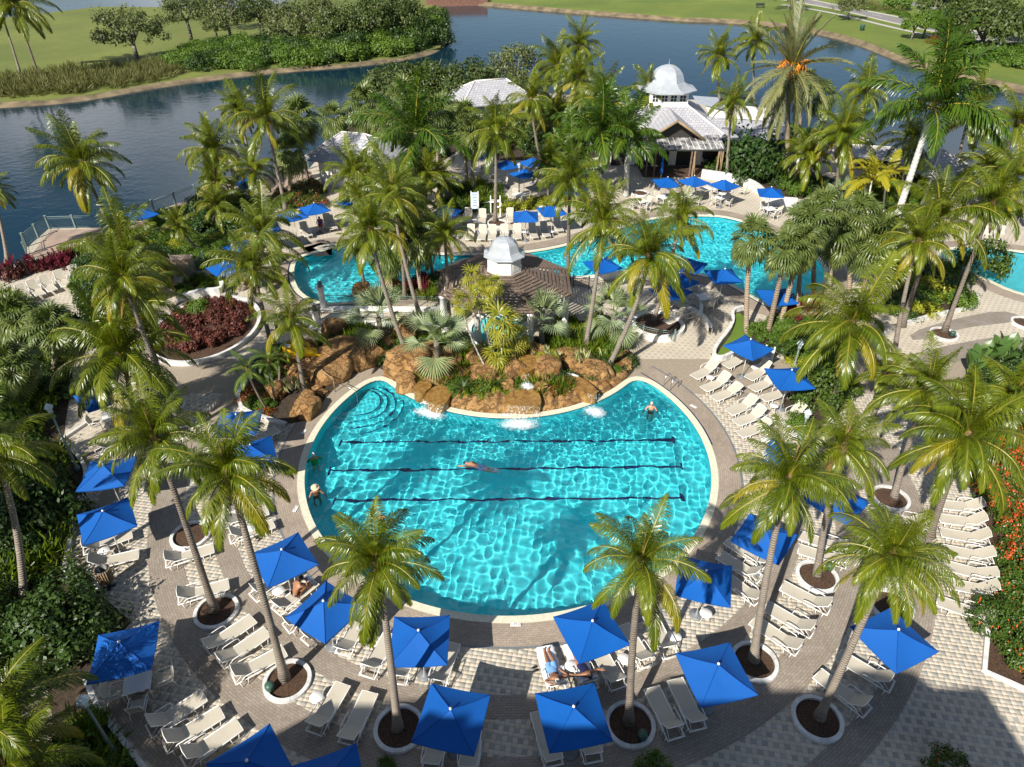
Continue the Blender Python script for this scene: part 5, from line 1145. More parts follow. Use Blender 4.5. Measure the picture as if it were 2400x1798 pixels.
for a in ((2, 0, (1915, 1118), (2100, 1122), 'blue parasol by the lake at far right'), (1, 0, (785, 1030), (990, 985), 'blue parasol behind two cabbage palm trunks'), (1, 0, (958, 1065), (1190, 1075), 'blue parasol left of the tall lamp post'), (1, 0, (1150, 1050), (1330, 1055), 'blue parasol behind the tall lamp post'),
    (1, 0, (1055, 1125), (1310, 1130), 'blue parasol in front of the tall lamp post'), (1, 0, (1435, 1190), (1560, 1278), 'blue parasol under the fronds of the middle palms'), (1, 0, (1098, 1365), (1292, 1438), 'dark blue parasol over the loungers right of the life ring'), (1, 0, (1262, 1345), (1468, 1385), 'bright blue parasol at the right of the life ring loungers'),
    (1, 0, (10, 1355), (110, 1275), 'blue parasol below the white hut'), (0, 0, (797, 1390), (1020, 1380), 'lone blue parasol on the lakeside promenade'), (0, 0, (1790, 1390), (2005, 1408), 'left blue parasol of the pair below the red flowers'), (0, 0, (1930, 1345), (2150, 1362), 'right blue parasol of the pair below the red flowers'),
    (0, 0, (1610, 1465), (1830, 1490), 'blue parasol hidden behind a palm above the lagoon'), (0, 0, (1470, 1600), (1660, 1570), 'blue parasol at the left shore of the lagoon'), (0, 0, (1535, 1185), (1690, 1192), 'blue parasol behind palms on the far promenade'), (0, 1, (1330, 75), (1600, 80), 'blue parasol right of the tan cabinet'),
    (0, 1, (490, 910), (800, 905), 'shaded blue parasol behind a big drooping palm at left'), (0, 1, (1420, 1005), (1665, 1160), 'blue parasol on the tiled patio left of the pool'), (0, 1, (1490, 1240), (1770, 1320), 'blue parasol touching the fronds left of the pool'), (0, 1, (600, 1335), (800, 1480), 'blue parasol at the curving kerb of the left bed'),
    (1, 0, (590, 1385), (760, 1362), 'blue parasol behind palms left of the white notice board')): parasol(*a)
parasol(0, 2, (1340, 1625), (1755, 1370), 'blue parasol cut by the bottom edge, steeply lit on one side', 's'); parasol(0, 2, (1885, 1655), (2301, 1510), 'dark blue parasol cut by the bottom edge, in shade', 's')
p = g(1547, 432); t = thing('closed_parasol', 'folded blue parasol in front of the pavilion porch', 'parasol', p); m = MB(); m.lathe([(.10, 1.0), (.17, 1.2), (.13, 2.0), (.05, 2.6), (0, 2.7)], 9); m.build('canopy', M['blue'], t); m = MB(); m.tube([(0, 0, 0), (0, 0, 2.75)], .025, 6); m.build('pole', M['white'], t)

# ------------------------------------------------------------------ loungers
def make_lounger(angle):
    t = thing('sun_lounger', 'x', 'sun lounger'); w, z = .31, .34; ca, sa = math.cos(rad(angle)), math.sin(rad(angle)); hx = -.32     # feet at +x, head at -x
    f = MB()
    for s in (-1, 1): f.tube([(-.98, s * w, z - .02), (.98, s * w, z), (1.0, s * (w - .05), z)], .022, 6)
    for x in (.99, hx, -.97): f.tube([(x, -w, z - .01), (x, w, z - .01)], .02, 6)
    f.build('frame', M['white'], t)
    for x in (.72, -.62):
        for s in (-1, 1): m = MB(); m.tube([(x + .10, s * w, z), (x + .04, s * (w + .02), .03), (x - .16, s * (w + .02), .03), (x - .22, s * w, z)], .019, 5); m.build('leg', M['white'], t)
    m = MB(); n = 8; V = []
    for i in range(n + 1):
        x = hx + (.97 - hx) * i / n; d = -.035 * math.sin(math.pi * i / n)
        for y in (-w + .02, 0, w - .02): V.append((x, y, z + .012 + d * (1 if y == 0 else .4)))
    m.add(V, [(i * 3 + j, (i + 1) * 3 + j, (i + 1) * 3 + j + 1, i * 3 + j + 1) for i in range(n) for j in range(2)], 0, True); m.build('seat_sling', M['sling'], t)
    m = MB(); V = []; L = .74
    for i in range(6):
        s = L * i / 5; x, zz = hx - s * ca, z + .012 + s * sa; d = -.03 * math.sin(math.pi * i / 5)
        for y in (-w + .03, 0, w - .03): V.append((x, y, zz + d * (1 if y == 0 else .3)))
    m.add(V, [(i * 3 + j, i * 3 + j + 1, (i + 1) * 3 + j + 1, (i + 1) * 3 + j) for i in range(5) for j in range(2)], 0, True); m.build('backrest', M['sling'], t)
    m = MB(); e = (hx - L * ca, z + L * sa); m.tube([(hx, -w + .01, z + .02), (e[0], -w + .01, e[1]), (e[0] - .02, 0, e[1] + .02), (e[0], w - .01, e[1]), (hx, w - .01, z + .02)], .018, 5)
    if angle > 12: m.tube([(hx - .45 * ca, -w + .04, z + .45 * sa), (hx - .62, -w + .06, z), (hx - .62, w - .06, z), (hx - .45 * ca, w - .04, z + .45 * sa)], .013, 4)
    m.build('backrest_frame', M['white'], t)
    for s in (-1, 1): m = MB(); m.tube([(hx + .34, s * (w + .02), z), (hx + .30, s * (w + .05), z + .20), (hx + .18, s * (w + .06), z + .23), (hx - .28, s * (w + .06), z + .23), (hx - .40, s * (w + .04), z + .12), (hx - .42, s * (w + .02), z)], .019, 5); m.build('armrest', M['white'], t)
    return t
LNG = {a: make_lounger(a) for a in (30, 38, 46, 58)}; used = set()
def lounger(k, r, foot, head, label, ang=38, group='cream sun loungers', towel=None):
    p, q = c(k, r, *foot, .36), c(k, r, *head, .36); ang = random.Random(label).choice((30, 38, 38, 46)) if ang == 38 and 'under the man' not in label and 'under the woman' not in label else ang; o = LNG[ang] if ang not in used else copy_tree(LNG[ang]); used.add(ang)
    o.location = ((p.x + q.x) / 2, (p.y + q.y) / 2, .012); o.rotation_euler = (0, 0, math.atan2(p.y - q.y, p.x - q.x) + random.Random(len(label) * 7 + int(p.x * 10)).uniform(-.05, .05)); tag(o, label, 'sun lounger', group)
    if towel:
        rz = o.rotation_euler[2]; mm = Matrix.Translation(o.location) @ Matrix.Rotation(rz, 4, 'Z'); m = MB(); rng = random.Random(int(p.x * 50)); V = []; A = rad(ang); n = 22
        for i in range(n + 1):
            s = 1.0 - 2.05 * i / n; 
            for y in (-.33, -.2, -.07, .07, .2, .33):
                if s > -.32: x, z = s, .385
                else: d = -.32 - s; x, z = -.32 - d * math.cos(A), .385 + d * math.sin(A)
                V.append(mm @ Vector((x, y, z - .03 * (abs(y) < .3) + rng.uniform(0, .022) - (.08 if abs(y) > .3 else 0))))
        m.add(V, [(i * 6 + j, i * 6 + j + 1, (i + 1) * 6 + j + 1, (i + 1) * 6 + j) for i in range(n) for j in range(5)], 0, True); tag(m.build('towel', M['towel']), towel, 'towel')
    return o
for a in ((0, 2, (1740, 92), (1515, 168), 'lounger with a folded white towel near the pool at left'), (0, 2, (1692, 5), (1490, 72), 'lounger under fronds just above the one with the white towel'), (0, 2, (800, 165), (590, 232), 'lounger under the parasol above the litter bin'), (0, 2, (855, 285), (615, 345), 'lounger touching the slatted litter bin'),
    (0, 2, (1345, 245), (1105, 325), 'lounger hidden under fronds at the white ring planter'), (0, 2, (1440, 478), (1190, 560), 'lounger crossed by a palm trunk above the ring planter'), (0, 2, (1590, 730), (1385, 860), 'shaded lounger directly below the ring planter, first of three'), (0, 2, (1682, 812), (1475, 950), 'shaded lounger in the middle of three below the ring planter'),
    (0, 2, (1790, 930), (1560, 1050), 'shaded lounger of three beside the leaning trunk base'), (0, 2, (1270, 1225), (1010, 1390), 'lounger at lower left beside the cafe chairs'), (0, 2, (1378, 1325), (1120, 1495), 'middle lounger of the lower left three'), (0, 2, (1495, 1415), (1240, 1590), 'lounger of the lower left three touching the cut off parasol'),
    (0, 2, (1845, 420), (1690, 520), 'lounger mostly under the parasol by the pool left'), (0, 2, (1985, 495), (1835, 605), 'lounger with a reading bather sitting on it'), (0, 2, (2060, 620), (1920, 715), 'lounger between the reading bather and the half hidden parasol'), (0, 2, (2170, 690), (2040, 800), 'lounger under the front left palm parasol'),
    (0, 2, (2185, 1165), (2065, 1385), 'lounger beside a round white table at bottom left', 38), (1, 2, (165, 1225), (55, 1450), 'lounger left of the shaded ring planter at bottom'), (1, 2, (130, 705), (30, 880), 'lounger with a magazine beside the front left palm'), (1, 2, (700, 900), (632, 1095), 'lounger right of the dark parasol, in half sun'),
    (1, 2, (435, 880), (385, 1055), 'lounger under the dark parasol, only its head showing'), (1, 2, (280, 860), (205, 1000), 'lounger behind the front left palm trunk'), (1, 2, (1330, 925), (1392, 1140), 'lounger under the man in light blue shorts'), (1, 2, (1510, 915), (1592, 1100), 'lounger under the woman in a navy swimsuit'),
    (1, 2, (1675, 920), (1765, 1085), 'empty lounger beside the sunbathing woman'), (1, 2, (1835, 775), (1965, 965), 'empty lounger left of the front right palm trunk'), (1, 2, (2010, 710), (2120, 910), 'lounger under fronds right of the front right palm'), (1, 2, (630, 1410), (600, 1600), 'lounger under the shaded bottom centre parasol, left one'),
    (1, 2, (850, 1400), (825, 1610), 'lounger under the shaded bottom centre parasol, right one'), (1, 2, (1290, 1340), (1365, 1600), 'lounger under the left edge of the bright bottom parasol'), (1, 2, (1555, 1340), (1615, 1550), 'lounger mostly hidden under the bright bottom parasol'), (1, 2, (2025, 1180), (2150, 1430), 'half sunlit lounger right of the bottom ring planter'),
    (1, 2, (2170, 1125), (2300, 1375), 'shaded lounger under the lower right parasol'), (2, 2, (690, 500), (905, 620), 'sunlit lounger just below the canister ring planter'), (2, 2, (580, 635), (800, 765), 'sunlit lounger in the middle of the right row of three'), (2, 2, (490, 725), (715, 880), 'sunlit lounger touching the palm trunk in the right row of three'),
    (2, 2, (1055, 955), (1310, 1110), 'half shaded lounger below the frond crossed parasol'), (2, 2, (905, 1080), (1165, 1270), 'lounger beside the big shaded ring planter at right')): lounger(*a)
rowR = [((1700, 590), (1955, 690)), ((1740, 465), (2000, 525)), ((1722, 355), (1990, 420)), ((1705, 248), (1985, 300)), ((1692, 140), (1965, 185)), ((1685, 45), (1935, 80)), ((1690, -45), (1900, -20))]
for i, (f, h) in enumerate(rowR): lounger(2, 2, f, h, ('nearest lounger', 'second nearest lounger', 'third nearest lounger', 'fourth nearest lounger', 'fifth nearest lounger', 'sixth nearest lounger', 'farthest lounger')[i] + ' of the long row beside the orange flowering hedge')
for i, (f, h) in enumerate([((60, 790), (225, 705)), ((130, 868), (300, 790)), ((190, 930), (375, 850)), ((288, 1015), (475, 940)), ((338, 1085), (530, 1010)), ((360, 1155), (562, 1090))]): lounger(2, 1, f, h, ('farthest lounger', 'second farthest lounger', 'third lounger', 'fourth lounger', 'second nearest lounger', 'nearest lounger')[i] + ' of the sunlit curved row right of the pool')
for f, h, lab in (((290, 705), (400, 655), 'lounger under the tip of the lawn strip parasol'), ((405, 800), (570, 710), 'lounger beside the metal parasol base disc'), ((450, 858), (600, 800), 'lounger left of the round green shrub, behind the parasol tip'), ((520, 925), (690, 870), 'lounger half under the round green shrub'), ((628, 1055), (760, 1000), 'lounger at the foot of the round green shrub')): lounger(2, 1, f, h, lab)
for f, h, lab in (((800, 255), (1010, 325), 'lounger above the canister ring planter under fronds'), ((812, 170), (1000, 235), 'lounger behind the canister ring planter palm'), ((330, 215), (500, 320), 'lounger under the right pool end parasol'), ((270, 300), (470, 425), 'lounger right of the parasol behind the front right palm'), ((300, 440), (430, 540), 'lounger tucked under the parasol behind the front right palm'), ((1340, 40), (1520, 75), 'lounger under the right palm crown near the path ring')): lounger(2, 2, f, h, lab)
for i, (f, h) in enumerate([((825, 1562), (845, 1475)), ((905, 1566), (918, 1475)), ((975, 1563), (978, 1478)), ((1057, 1560), (1055, 1475)), ((1147, 1558), (1130, 1472)), ((1257, 1553), (1225, 1465)), ((1335, 1543), (1300, 1455))]): lounger(1, 0, f, h, ('first', 'second', 'third', 'fourth', 'fifth', 'sixth', 'seventh')[i] + ' lounger from the left in the front row above the pergola cupola', 58)
for f, h, lab in (((800, 1445), (832, 1370), 'lounger in the back row at the notice board'), ((905, 1452), (918, 1378), 'lounger in the back row left of the ring planter'), ((1100, 1448), (1090, 1370), 'lounger in the back row beside the dark parasol'), ((1335, 1430), (1290, 1362), 'lounger below the right life ring parasol'), ((1420, 1500), (1385, 1430), 'lounger under fronds at the right of the front row'), ((90, 1470), (105, 1390), 'lounger below the white hut behind the palms'), ((-40, 1490), (-85, 1420), 'lounger near the seated woman above the lagoon')): lounger(1, 0, f, h, lab, 58)
for i, (f, h) in enumerate([((95, 320), (35, 235)), ((205, 300), (115, 205)), ((290, 270), (185, 180)), ((365, 240), (265, 150)), ((440, 205), (370, 120)), ((525, 170), (470, 90))]): lounger(0, 1, f, h, ('first', 'second', 'third', 'fourth', 'fifth', 'sixth')[i] + ' lounger from the left below the dark upper left railing', 58)
for k, r, f, h, lab in ((0, 1, (1310, 1110), (1160, 1165), 'lounger beside a palm trunk on the tiled patio left'), (0, 1, (1775, 1130), (1590, 1215), 'lounger under the tiled patio parasol'), (0, 1, (1680, 1180), (1520, 1235), 'lounger between the two parasols left of the pool'), (0, 1, (840, 1170), (650, 1260), 'lounger in the shade near the curving left kerb'), (1, 1, (2120, 420), (2209, 380), 'lounger right of the fenced round planter'), (1, 1, (2020, 330), (2110, 350), 'lounger on the beach left of the fenced planter'), (2, 1, (-60, 330), (40, 390), 'lounger inside the curved white terrace wall')): lounger(k, r, f, h, lab)
for i, (f, h) in enumerate([((1960, 1560), (1955, 1500)), ((2050, 1555), (2040, 1490))]): lounger(2, 0, f, h, ('left', 'right')[i] + ' lounger of the pair above the far right pool', 58)
lounger(0, 0, (2010, 1550), (1950, 1450), 'lounger left of the seated woman above the lagoon', 58); lounger(0, 0, (2150, 1490), (2100, 1400), 'lounger behind the seated woman above the lagoon', 58)

# ------------------------------------------------------------------ tables and chairs
def make_table(w=.92):
    t = thing('cafe_table', 'x', 'table'); m = MB(); m.box((0, 0, .72), (w, w, .035)); m.build('table_top', M['white'], t)
    for a in (-1, 1):
        for b in (-1, 1): m = MB(); m.tube([(a * w * .42, b * w * .42, 0), (a * w * .40, b * w * .40, .71)], .02, 6); m.build('leg', M['white'], t)
    return t
def make_chair():
    t = thing('cafe_chair', 'x', 'chair'); m = MB(); m.add([(-.23, -.24, .43), (.25, -.24, .45), (.25, .24, .45), (-.23, .24, .43)], [(0, 1, 2, 3)]); m.build('seat', M['sling'], t)
    m = MB(); m.add([(-.22, -.23, .47), (-.36, -.23, .92), (-.36, .23, .92), (-.22, .23, .47)], [(0, 1, 2, 3)]); m.build('backrest', M['sling'], t)
    m = MB()
    for s in (-1, 1): m.tube([(.25, s * .26, .45), (-.23, s * .26, .43), (-.37, s * .25, .94)], .018, 5)
    m.tube([(-.37, -.25, .94), (-.37, .25, .94)], .018, 5); m.build('frame', M['white'], t)
    for s in (-1, 1):
        m = MB(); m.tube([(.30, s * .27, 0), (.26, s * .28, .62), (.18, s * .28, .66), (-.28, s * .27, .64)], .018, 5); m.build('armrest', M['white'], t)
        m = MB(); m.tube([(-.22, s * .26, .44), (-.34, s * .27, 0)], .018, 5); m.build('leg', M['white'], t)
    return t
def make_side():
    t = thing('side_table', 'x', 'side table'); m = MB(); m.lathe([(0, .44), (.24, .44), (.25, .455), (.24, .47), (0, .47)], 18); m.build('table_top', M['white'], t)
    for i in range(3): w = i * 2.094; m = MB(); m.tube([(.17 * math.cos(w), .17 * math.sin(w), .44), (.13 * math.cos(w), .13 * math.sin(w), .25), (.24 * math.cos(w), .24 * math.sin(w), 0)], .016, 5); m.build('leg', M['white'], t)
    return t
TBL, CHR, SDT = make_table(), make_chair(), make_side(); used2 = set()
def put(src, p, rz, label, cat, group):
    o = src if src.name not in used2 else copy_tree(src); used2.add(src.name); o.location = (p.x, p.y, .012); o.rotation_euler = (0, 0, rz); return tag(o, label, cat, group)
def dining(p, rz, where, chairs=(0, 1, 2, 3), seed=0):
    rng = random.Random(seed); put(TBL, p, rz, 'square white table ' + where, 'table', 'white cafe tables')
    for i in chairs:
        w = rz + i * math.pi / 2; d = .74 + rng.uniform(-.03, .14); put(CHR, p + Vector((math.cos(w) * d, math.sin(w) * d, 0)), w + math.pi + rng.uniform(-.35, .35), 'white framed armchair at the square table ' + where, 'chair', 'armchairs at the table ' + where)
for i, (q, rz, wh, ch) in enumerate(((c(0, 2, 890, 1100, .72), .35, 'under the lower left parasol', (0, 1, 2, 3)), (c(1, 0, 1940, 1300, .72), .5, 'left of the cafe row', (0, 1, 2, 3)), (c(1, 0, 2085, 1275, .72), .6, 'under the first cafe parasol', (0, 1, 2, 3)), (g(1621, 460, .72), .7, 'under the second cafe parasol', (0, 1, 2, 3)), (g(1689, 463, .72), .7, 'under the third cafe parasol', (0, 1, 2, 3)), (g(1804, 489, .72), .2, 'under the fourth cafe parasol', (0, 3, 1)), (g(1655, 442, .72), .3, 'between cafe parasols near the wall', (0, 2)),
    (c(1, 0, 1150, 1260, .72), .4, 'behind the yellow green hedge', (0, 1, 2, 3)), (c(1, 0, 1000, 1170, .72), .2, 'beside the cabbage palm trunks', (0, 1, 2)), (c(1, 0, 860, 1105, .72), .8, 'in the shade left of the blue parasols', (0, 1, 2, 3)), (c(0, 1, 720, 1030, .72), .5, 'behind the drooping palm at left', (0, 2, 3)), (g(1648, 696, .72), .3, 'on the beach right of the pergola', (0, 1, 3)), (g(1595, 702, .72), .1, 'below the overlapping beach parasols', (0, 2)))): dining(q, rz, wh, ch, i)
for q, rz, wh in ((g(1578, 378), 1.9, 'in the dark porch beside the wooden table'), (g(1600, 382), 2.6, 'at the porch opening'), (g(1630, 384), 2.4, 'beside the porch post'), (g(1646, 388), .6, 'behind the porch screen'), (g(1738, 458), 2.6, 'alone near the curved white wall')): put(CHR, q, rz, 'pale armchair ' + wh, 'chair', None)
for q, wh in ((c(2, 2, 150, 662, .46), 'left of the lower right palm trunk'), (c(1, 2, 1488, 1003, .46), 'between the two sunbathers'), (c(1, 2, 1830, 958, .46), 'right of the empty lounger beside the sunbathers'), (c(1, 2, 2160, 815, .46), 'by the far right front lounger'), (c(1, 2, 168, 798, .46), 'with a drink beside the front left palm'), (c(0, 2, 1800, 515, .46), 'below the parasol of the reading bather'), (c(0, 2, 672, 258, .46), 'between loungers above the litter bin'), (c(0, 2, 2048, 1205, .46), 'at the bottom left lounger'), (c(2, 1, 180, 785, .46), 'between the first curved row loungers'), (c(2, 1, 470, 720, .46), 'below the lawn strip parasol'), (c(2, 1, 592, 968, .46), 'left of the round green shrub'), (c(2, 1, 535, 1185, .46), 'at the end of the curved lounger row'), (c(0, 1, 1212, 1085, .46), 'beside the lounger on the tiled patio'), (c(1, 0, 862, 1425, .46), 'in the back lounger row'), (c(1, 0, 1185, 1500, .46), 'in the front lounger row above the cupola'), (c(1, 0, 1362, 1498, .46), 'at the right end of the front row'), (c(0, 0, 2005, 1490, .46), 'near the seated woman')): put(SDT, q, random.random() * 6, 'round white side table ' + wh, 'side table', 'round side tables')

# ------------------------------------------------------------------ lamps, bins, cans, signs, ladders, slide
def lamp(base, h, label):
    t = thing('lamp_post', label, 'lamp', base); m = MB(); m.lathe([(.14, 0), (.14, .25), (.07, .4), (.05, h * .6), (.042, h - .1)], 10); m.build('post', M['rail'], t)
    m = MB(); m.lathe([(.05, h - .1), (.14, h), (.10, h + .02)], 8); m.build('collar', M['rail'], t); m = MB(); m.lathe([(.10, h + .02), (.17, h + .30), (.16, h + .32)], 6, smooth=False); m.build('lantern_glass', M['lampglass'], t); m = MB(); m.lathe([(.22, h + .31), (.12, h + .44), (.03, h + .5), (0, h + .62)], 6, smooth=False); m.build('lantern_cap', M['lampglass'], t)
def hof(base, px, py): return crown_point(base, px, py, 1, 9).z
for b, top, lab in ((c(0, 1, 505, 1390), nat(0, 1, 340, 1010), 'grey lamp post in the dark left bed by the curving kerb'), (c(0, 2, 745, 1570), nat(0, 2, 548, 1265), 'grey lamp post in the bed at the lower left corner'), (c(1, 0, 1150, 1270), nat(1, 0, 1150, 1085), 'tall grey lamp post behind the yellow green hedge'), (c(2, 1, 760, 1190), nat(2, 1, 800, 1085), 'lamp post beside the round green shrub'), (c(2, 1, 718, 730), nat(2, 1, 745, 600), 'slim lamp post right of the lawn strip parasol')): lamp(b, max(1.5, hof(b, *top)), lab)
p = c(0, 2, 710, 490); t = thing('litter_bin', 'round wooden slatted litter bin on a dark pedestal', 'litter bin', p)
m = MB(); m.tube([(0, 0, 0), (0, 0, .45)], .07, 8); m.box((0, 0, .03), (.5, .12, .06), .4); m.box((0, 0, .03), (.12, .5, .06), .4); m.build('pedestal', M['dark'], t)
m = MB(); m.lathe([(.0, .42), (.24, .42), (.26, 1.12), (.23, 1.12), (.21, .5), (0, .5)], 20); m.build('liner', M['dark'], t)
for i in range(20): w = i * .31416; m = MB(); m.tube([(.265 * math.cos(w), .265 * math.sin(w), .42), (.29 * math.cos(w), .29 * math.sin(w), 1.1)], .034, 4); m.build('slat', M['woodslat'], t)
for q, lab in ((c(0, 2, 1755, 1165), 'green canister in the ring with the left leaning palm'), (c(1, 2, 1945, 1480), 'dark green canister in the bottom right ring planter'), (c(2, 2, 942, 385), 'green canister in the sunlit ring planter'), (c(2, 1, 1738, 525), 'green canister in the far right ring planter'), (c(0, 1, 1000, 1000), 'green canister in the ring with two palms')):
    t = thing('utility_canister', lab, 'canister', (q.x, q.y, .09), 0, 'green canisters'); m = MB(); m.lathe([(.15, 0), (.16, .2), (.15, .22)], 12); m.build('body', M['greencan'], t); m = MB(); m.lathe([(.18, .2), (.17, .32), (.05, .37), (0, .37)], 12); m.build('lid', M['greencan'], t)
p = c(0, 1, 1185, 115); t = thing('tan_cabinet', 'tan double door cabinet by the left seat wall', 'cabinet', p, rad(6)); m = MB(); m.box((0, 0, .65), (1.75, .8, 1.3)); m.build('body', M['box'], t); m = MB(); m.box((0, 0, 1.33), (1.85, .9, .06)); m.build('lid', M['box'], t)
for s in (-1, 1): m = MB(); m.box((s * .43, -.41, .62), (.80, .03, 1.15)); m.build('door', M['box'], t)
def text(s, size, loc, rz, mat, parent=None, tilt=0.0, name='lettering'):
    cu = bpy.data.curves.new('lettering', 'FONT'); cu.body = s; cu.size = size; cu.align_x = 'CENTER'; cu.align_y = 'CENTER'; cu.resolution_u = 2; cu.extrude = .002
    o = bpy.data.objects.new('lettering', cu); COL.objects.link(o); dg = bpy.context.evaluated_depsgraph_get(); me = bpy.data.meshes.new_from_object(o.evaluated_get(dg)); bpy.data.objects.remove(o); bpy.data.curves.remove(cu)
    me.materials.clear(); me.materials.append(mat); return link(name, me, parent, loc, (tilt, 0, rz))
def marker(p, rz, lab, txt='3 FT'):
    t = thing('depth_marker', lab, 'depth marker', (p.x, p.y, .05), rz, 'pool depth markers'); m = MB(); m.box((0, 0, .004), (.42, .16, .014)); m.build('tile', M['paper'], t); text(txt, .14, (-.06, 0, .014), 0, M['ink'], t)
    m = MB(); n = 20; V = [];
    for i in range(n): w = 6.2832 * i / n; V += [(.15 + .05 * math.cos(w), .05 * math.sin(w), .0135), (.15 + .062 * math.cos(w), .062 * math.sin(w), .0135)]
    m.add(V, [(2 * i, 2 * i + 1, (2 * i + 3) % (2 * n), (2 * i + 2) % (2 * n)) for i in range(n)]); m.box((.15, 0, .0135), (.11, .012, .002), .8); m.build('no_diving_sign', M['ink'], t)
for q, rz, lab in ((c(1, 2, 1128, 740), 0, 'white 3 FT depth marker on the near pool edge'), (c(0, 1, 1967, 1142), 1.1, 'white 3 FT depth marker on the left pool edge'), (c(1, 1, 1065, 1030), 0, 'white 3 FT depth marker below the middle waterfall'), (c(2, 1, 70, 978), -.8, 'white 3 FT depth marker on the right pool edge'), (c(2, 0, 180, 1390), 0, 'white 3 FT depth marker on the far lagoon edge'), (c(1, 1, 370, 845), -.6, 'white 3 FT depth marker left of the rock falls'), (c(0, 1, 1915, 1640), 1.4, 'white 3 FT depth marker near the left swimmers'), (c(2, 0, 1985, 1585), -.1, 'white 3 FT depth marker at the far right pool')): marker(q, rz, lab)
def board(p, w, z0, z1, lab, rz=0.0, name='notice_board'):
    t = thing(name, lab, 'sign', p, rz)
    for s in (-1, 1): m = MB(); m.box((s * w * .5, 0, z1 / 2 + .05), (.09, .09, z1 + .1)); m.build('post', M['white'], t)
    m = MB(); m.box((0, -.02, (z0 + z1) / 2), (w - .1, .04, z1 - z0)); bd = m.build('panel', M['signblue'], t)
    for i in range(5): m = MB(); m.box((0, -.045, z1 - .22 - i * (z1 - z0 - .3) / 5), (w * (.62 - .08 * (i % 2)), .008, .035)); m.build('text_line', M['navycloth'], bd)
    return t
board(c(1, 0, 866, 1385), .62, .5, 2.0, 'white framed notice board with pale blue panel behind the loungers'); board(c(2, 1, 545, 690), .5, .3, 1.1, 'small white sign post beside the lawn strip', -.5)
board(c(0, 1, 1905, 700), .7, .6, 1.4, 'pale rules board beside the yellow slide', -.3, 'rules_board')
p = c(1, 0, 1005, 1400); t = thing('life_ring_stand', 'white post stand holding a white life ring', 'life ring stand', p)
for s in (-1, 1): m = MB(); m.box((s * .42 - .1, 0, .95), (.1, .1, 1.9)); m.build('post', M['white'], t)
m = MB(); m.tube([(-.5, 0, 1.5), (.4, 0, 1.5)], .04, 6); m.build('crossbar', M['white'], t)
m = MB(); m.tube([(.15 + .26 * math.cos(i * .349), -.09, 1.15 + .26 * math.sin(i * .349)) for i in range(19)], .08, 8, cap=False); m.build('life_ring', M['white'], t)
p = c(1, 0, 890, 1330); m = MB(); m.tube([c(1, 0, 890, 1375) + Vector((0, 0, .9)), c(1, 0, 1240, 1350) + Vector((0, 0, .9))], .022, 5); tag(m.build('rescue_pole', M['steel']), 'long pale rescue pole hung beside the life ring stand', 'pole')
def ladder(p, d, lab):
    t = thing('pool_ladder', lab, 'pool ladder', (p.x, p.y, 0), math.atan2(d[1], d[0]))
    for s in (-1, 1): m = MB(); m.tube([(-.55, s * .27, .03), (-.52, s * .27, .5), (-.3, s * .27, .78), (.02, s * .27, .7), (.12, s * .27, .2), (.12, s * .27, -1.0)], .022, 7); m.build('handrail', M['steel'], t)
    for k in range(3): m = MB(); m.box((.12, 0, -.25 - .28 * k), (.1, .5, .03)); m.build('step', M['dark'], t)
ladder(c(2, 1, -95, 855), (-.8, -.55), 'steel pool ladder at the right corner of the pool')
t = thing('pool_handrail', 'steel handrail running into the pool at the left steps', 'handrail', c(1, 1, 0, 830)); m = MB(); a = t.location; 
m.tube([c(0, 1, 2170, 880) - a, c(0, 1, 2165, 880) - a + Vector((0, 0, .8)), c(1, 1, 100, 920) - a + Vector((0, 0, .55)), c(1, 1, 105, 930) - a + Vector((0, 0, -.9))], .022, 7); m.build('rail', M['steel'], t)
p = c(0, 1, 1975, 745); t = thing('water_slide', 'yellow water slide entrance among the brown rocks', 'slide', (p.x, p.y, .55), .5); m = MB(); V = []; n = 12; K = 8
for i in range(n + 1):
    s = i / n; x = -.9 + 1.9 * s; z = .75 - .55 * s ** 1.4; r = .42
    for k in range(K + 1): w = math.pi * (k / K); V.append((x, r * math.cos(w), z + r * (1 - math.sin(w)) * .9))
m.add(V, [(i * (K + 1) + k, i * (K + 1) + k + 1, (i + 1) * (K + 1) + k + 1, (i + 1) * (K + 1) + k) for i in range(n) for k in range(K)], 0, True); m.build('chute', M['yellow'], t)
m = MB(); m.tube([(.55 * math.cos(i * .26), .5, .7 + .55 * math.sin(i * .26)) for i in range(13)], .12, 8); m.build('hood', M['yellow'], t); m = MB(); m.tube([(-.9, .55 * math.cos(i * .26), .75 + .6 * math.sin(i * .26)) for i in range(13)], .08, 8); m.build('hood', M['yellow'], t)
t = thing('slide_handrail', 'brown handrail along the steps to the slide', 'handrail', c(0, 1, 2020, 720)); a = t.location; m = MB(); q0, q1 = c(0, 1, 2010, 760), c(0, 1, 2170, 880); m.tube([q0 - a + Vector((0, 0, 1.1)), q1 - a + Vector((0, 0, .9)), q1 - a], .03, 6); m.tube([q0 - a, q0 - a + Vector((0, 0, 1.1))], .03, 6); m.build('rail', M['woodslat'], t)
for k in range(5):
    q = q0.lerp(q1, k / 5) + Vector((-.75, -.3, 0)); m = MB(); m.box((q.x, q.y, .5 - .1 * k), (1.5, .5, .12 + .0 * k), -.6); tag(m.build('rock_step', M['rock']), 'brown concrete step leading up to the slide', 'step', 'steps up to the slide')
m = MB(); q = c(2, 0, 1160, 190); m.lathe([(.42, 0), (.5, 1.0), (.5, 1.1), (0, 1.15)], 10, (q.x, q.y, LAKE_Z + .7)); tag(m.build('green_barrel', M['greencan']), 'dark green bin on the grass by the far lake', 'bin')
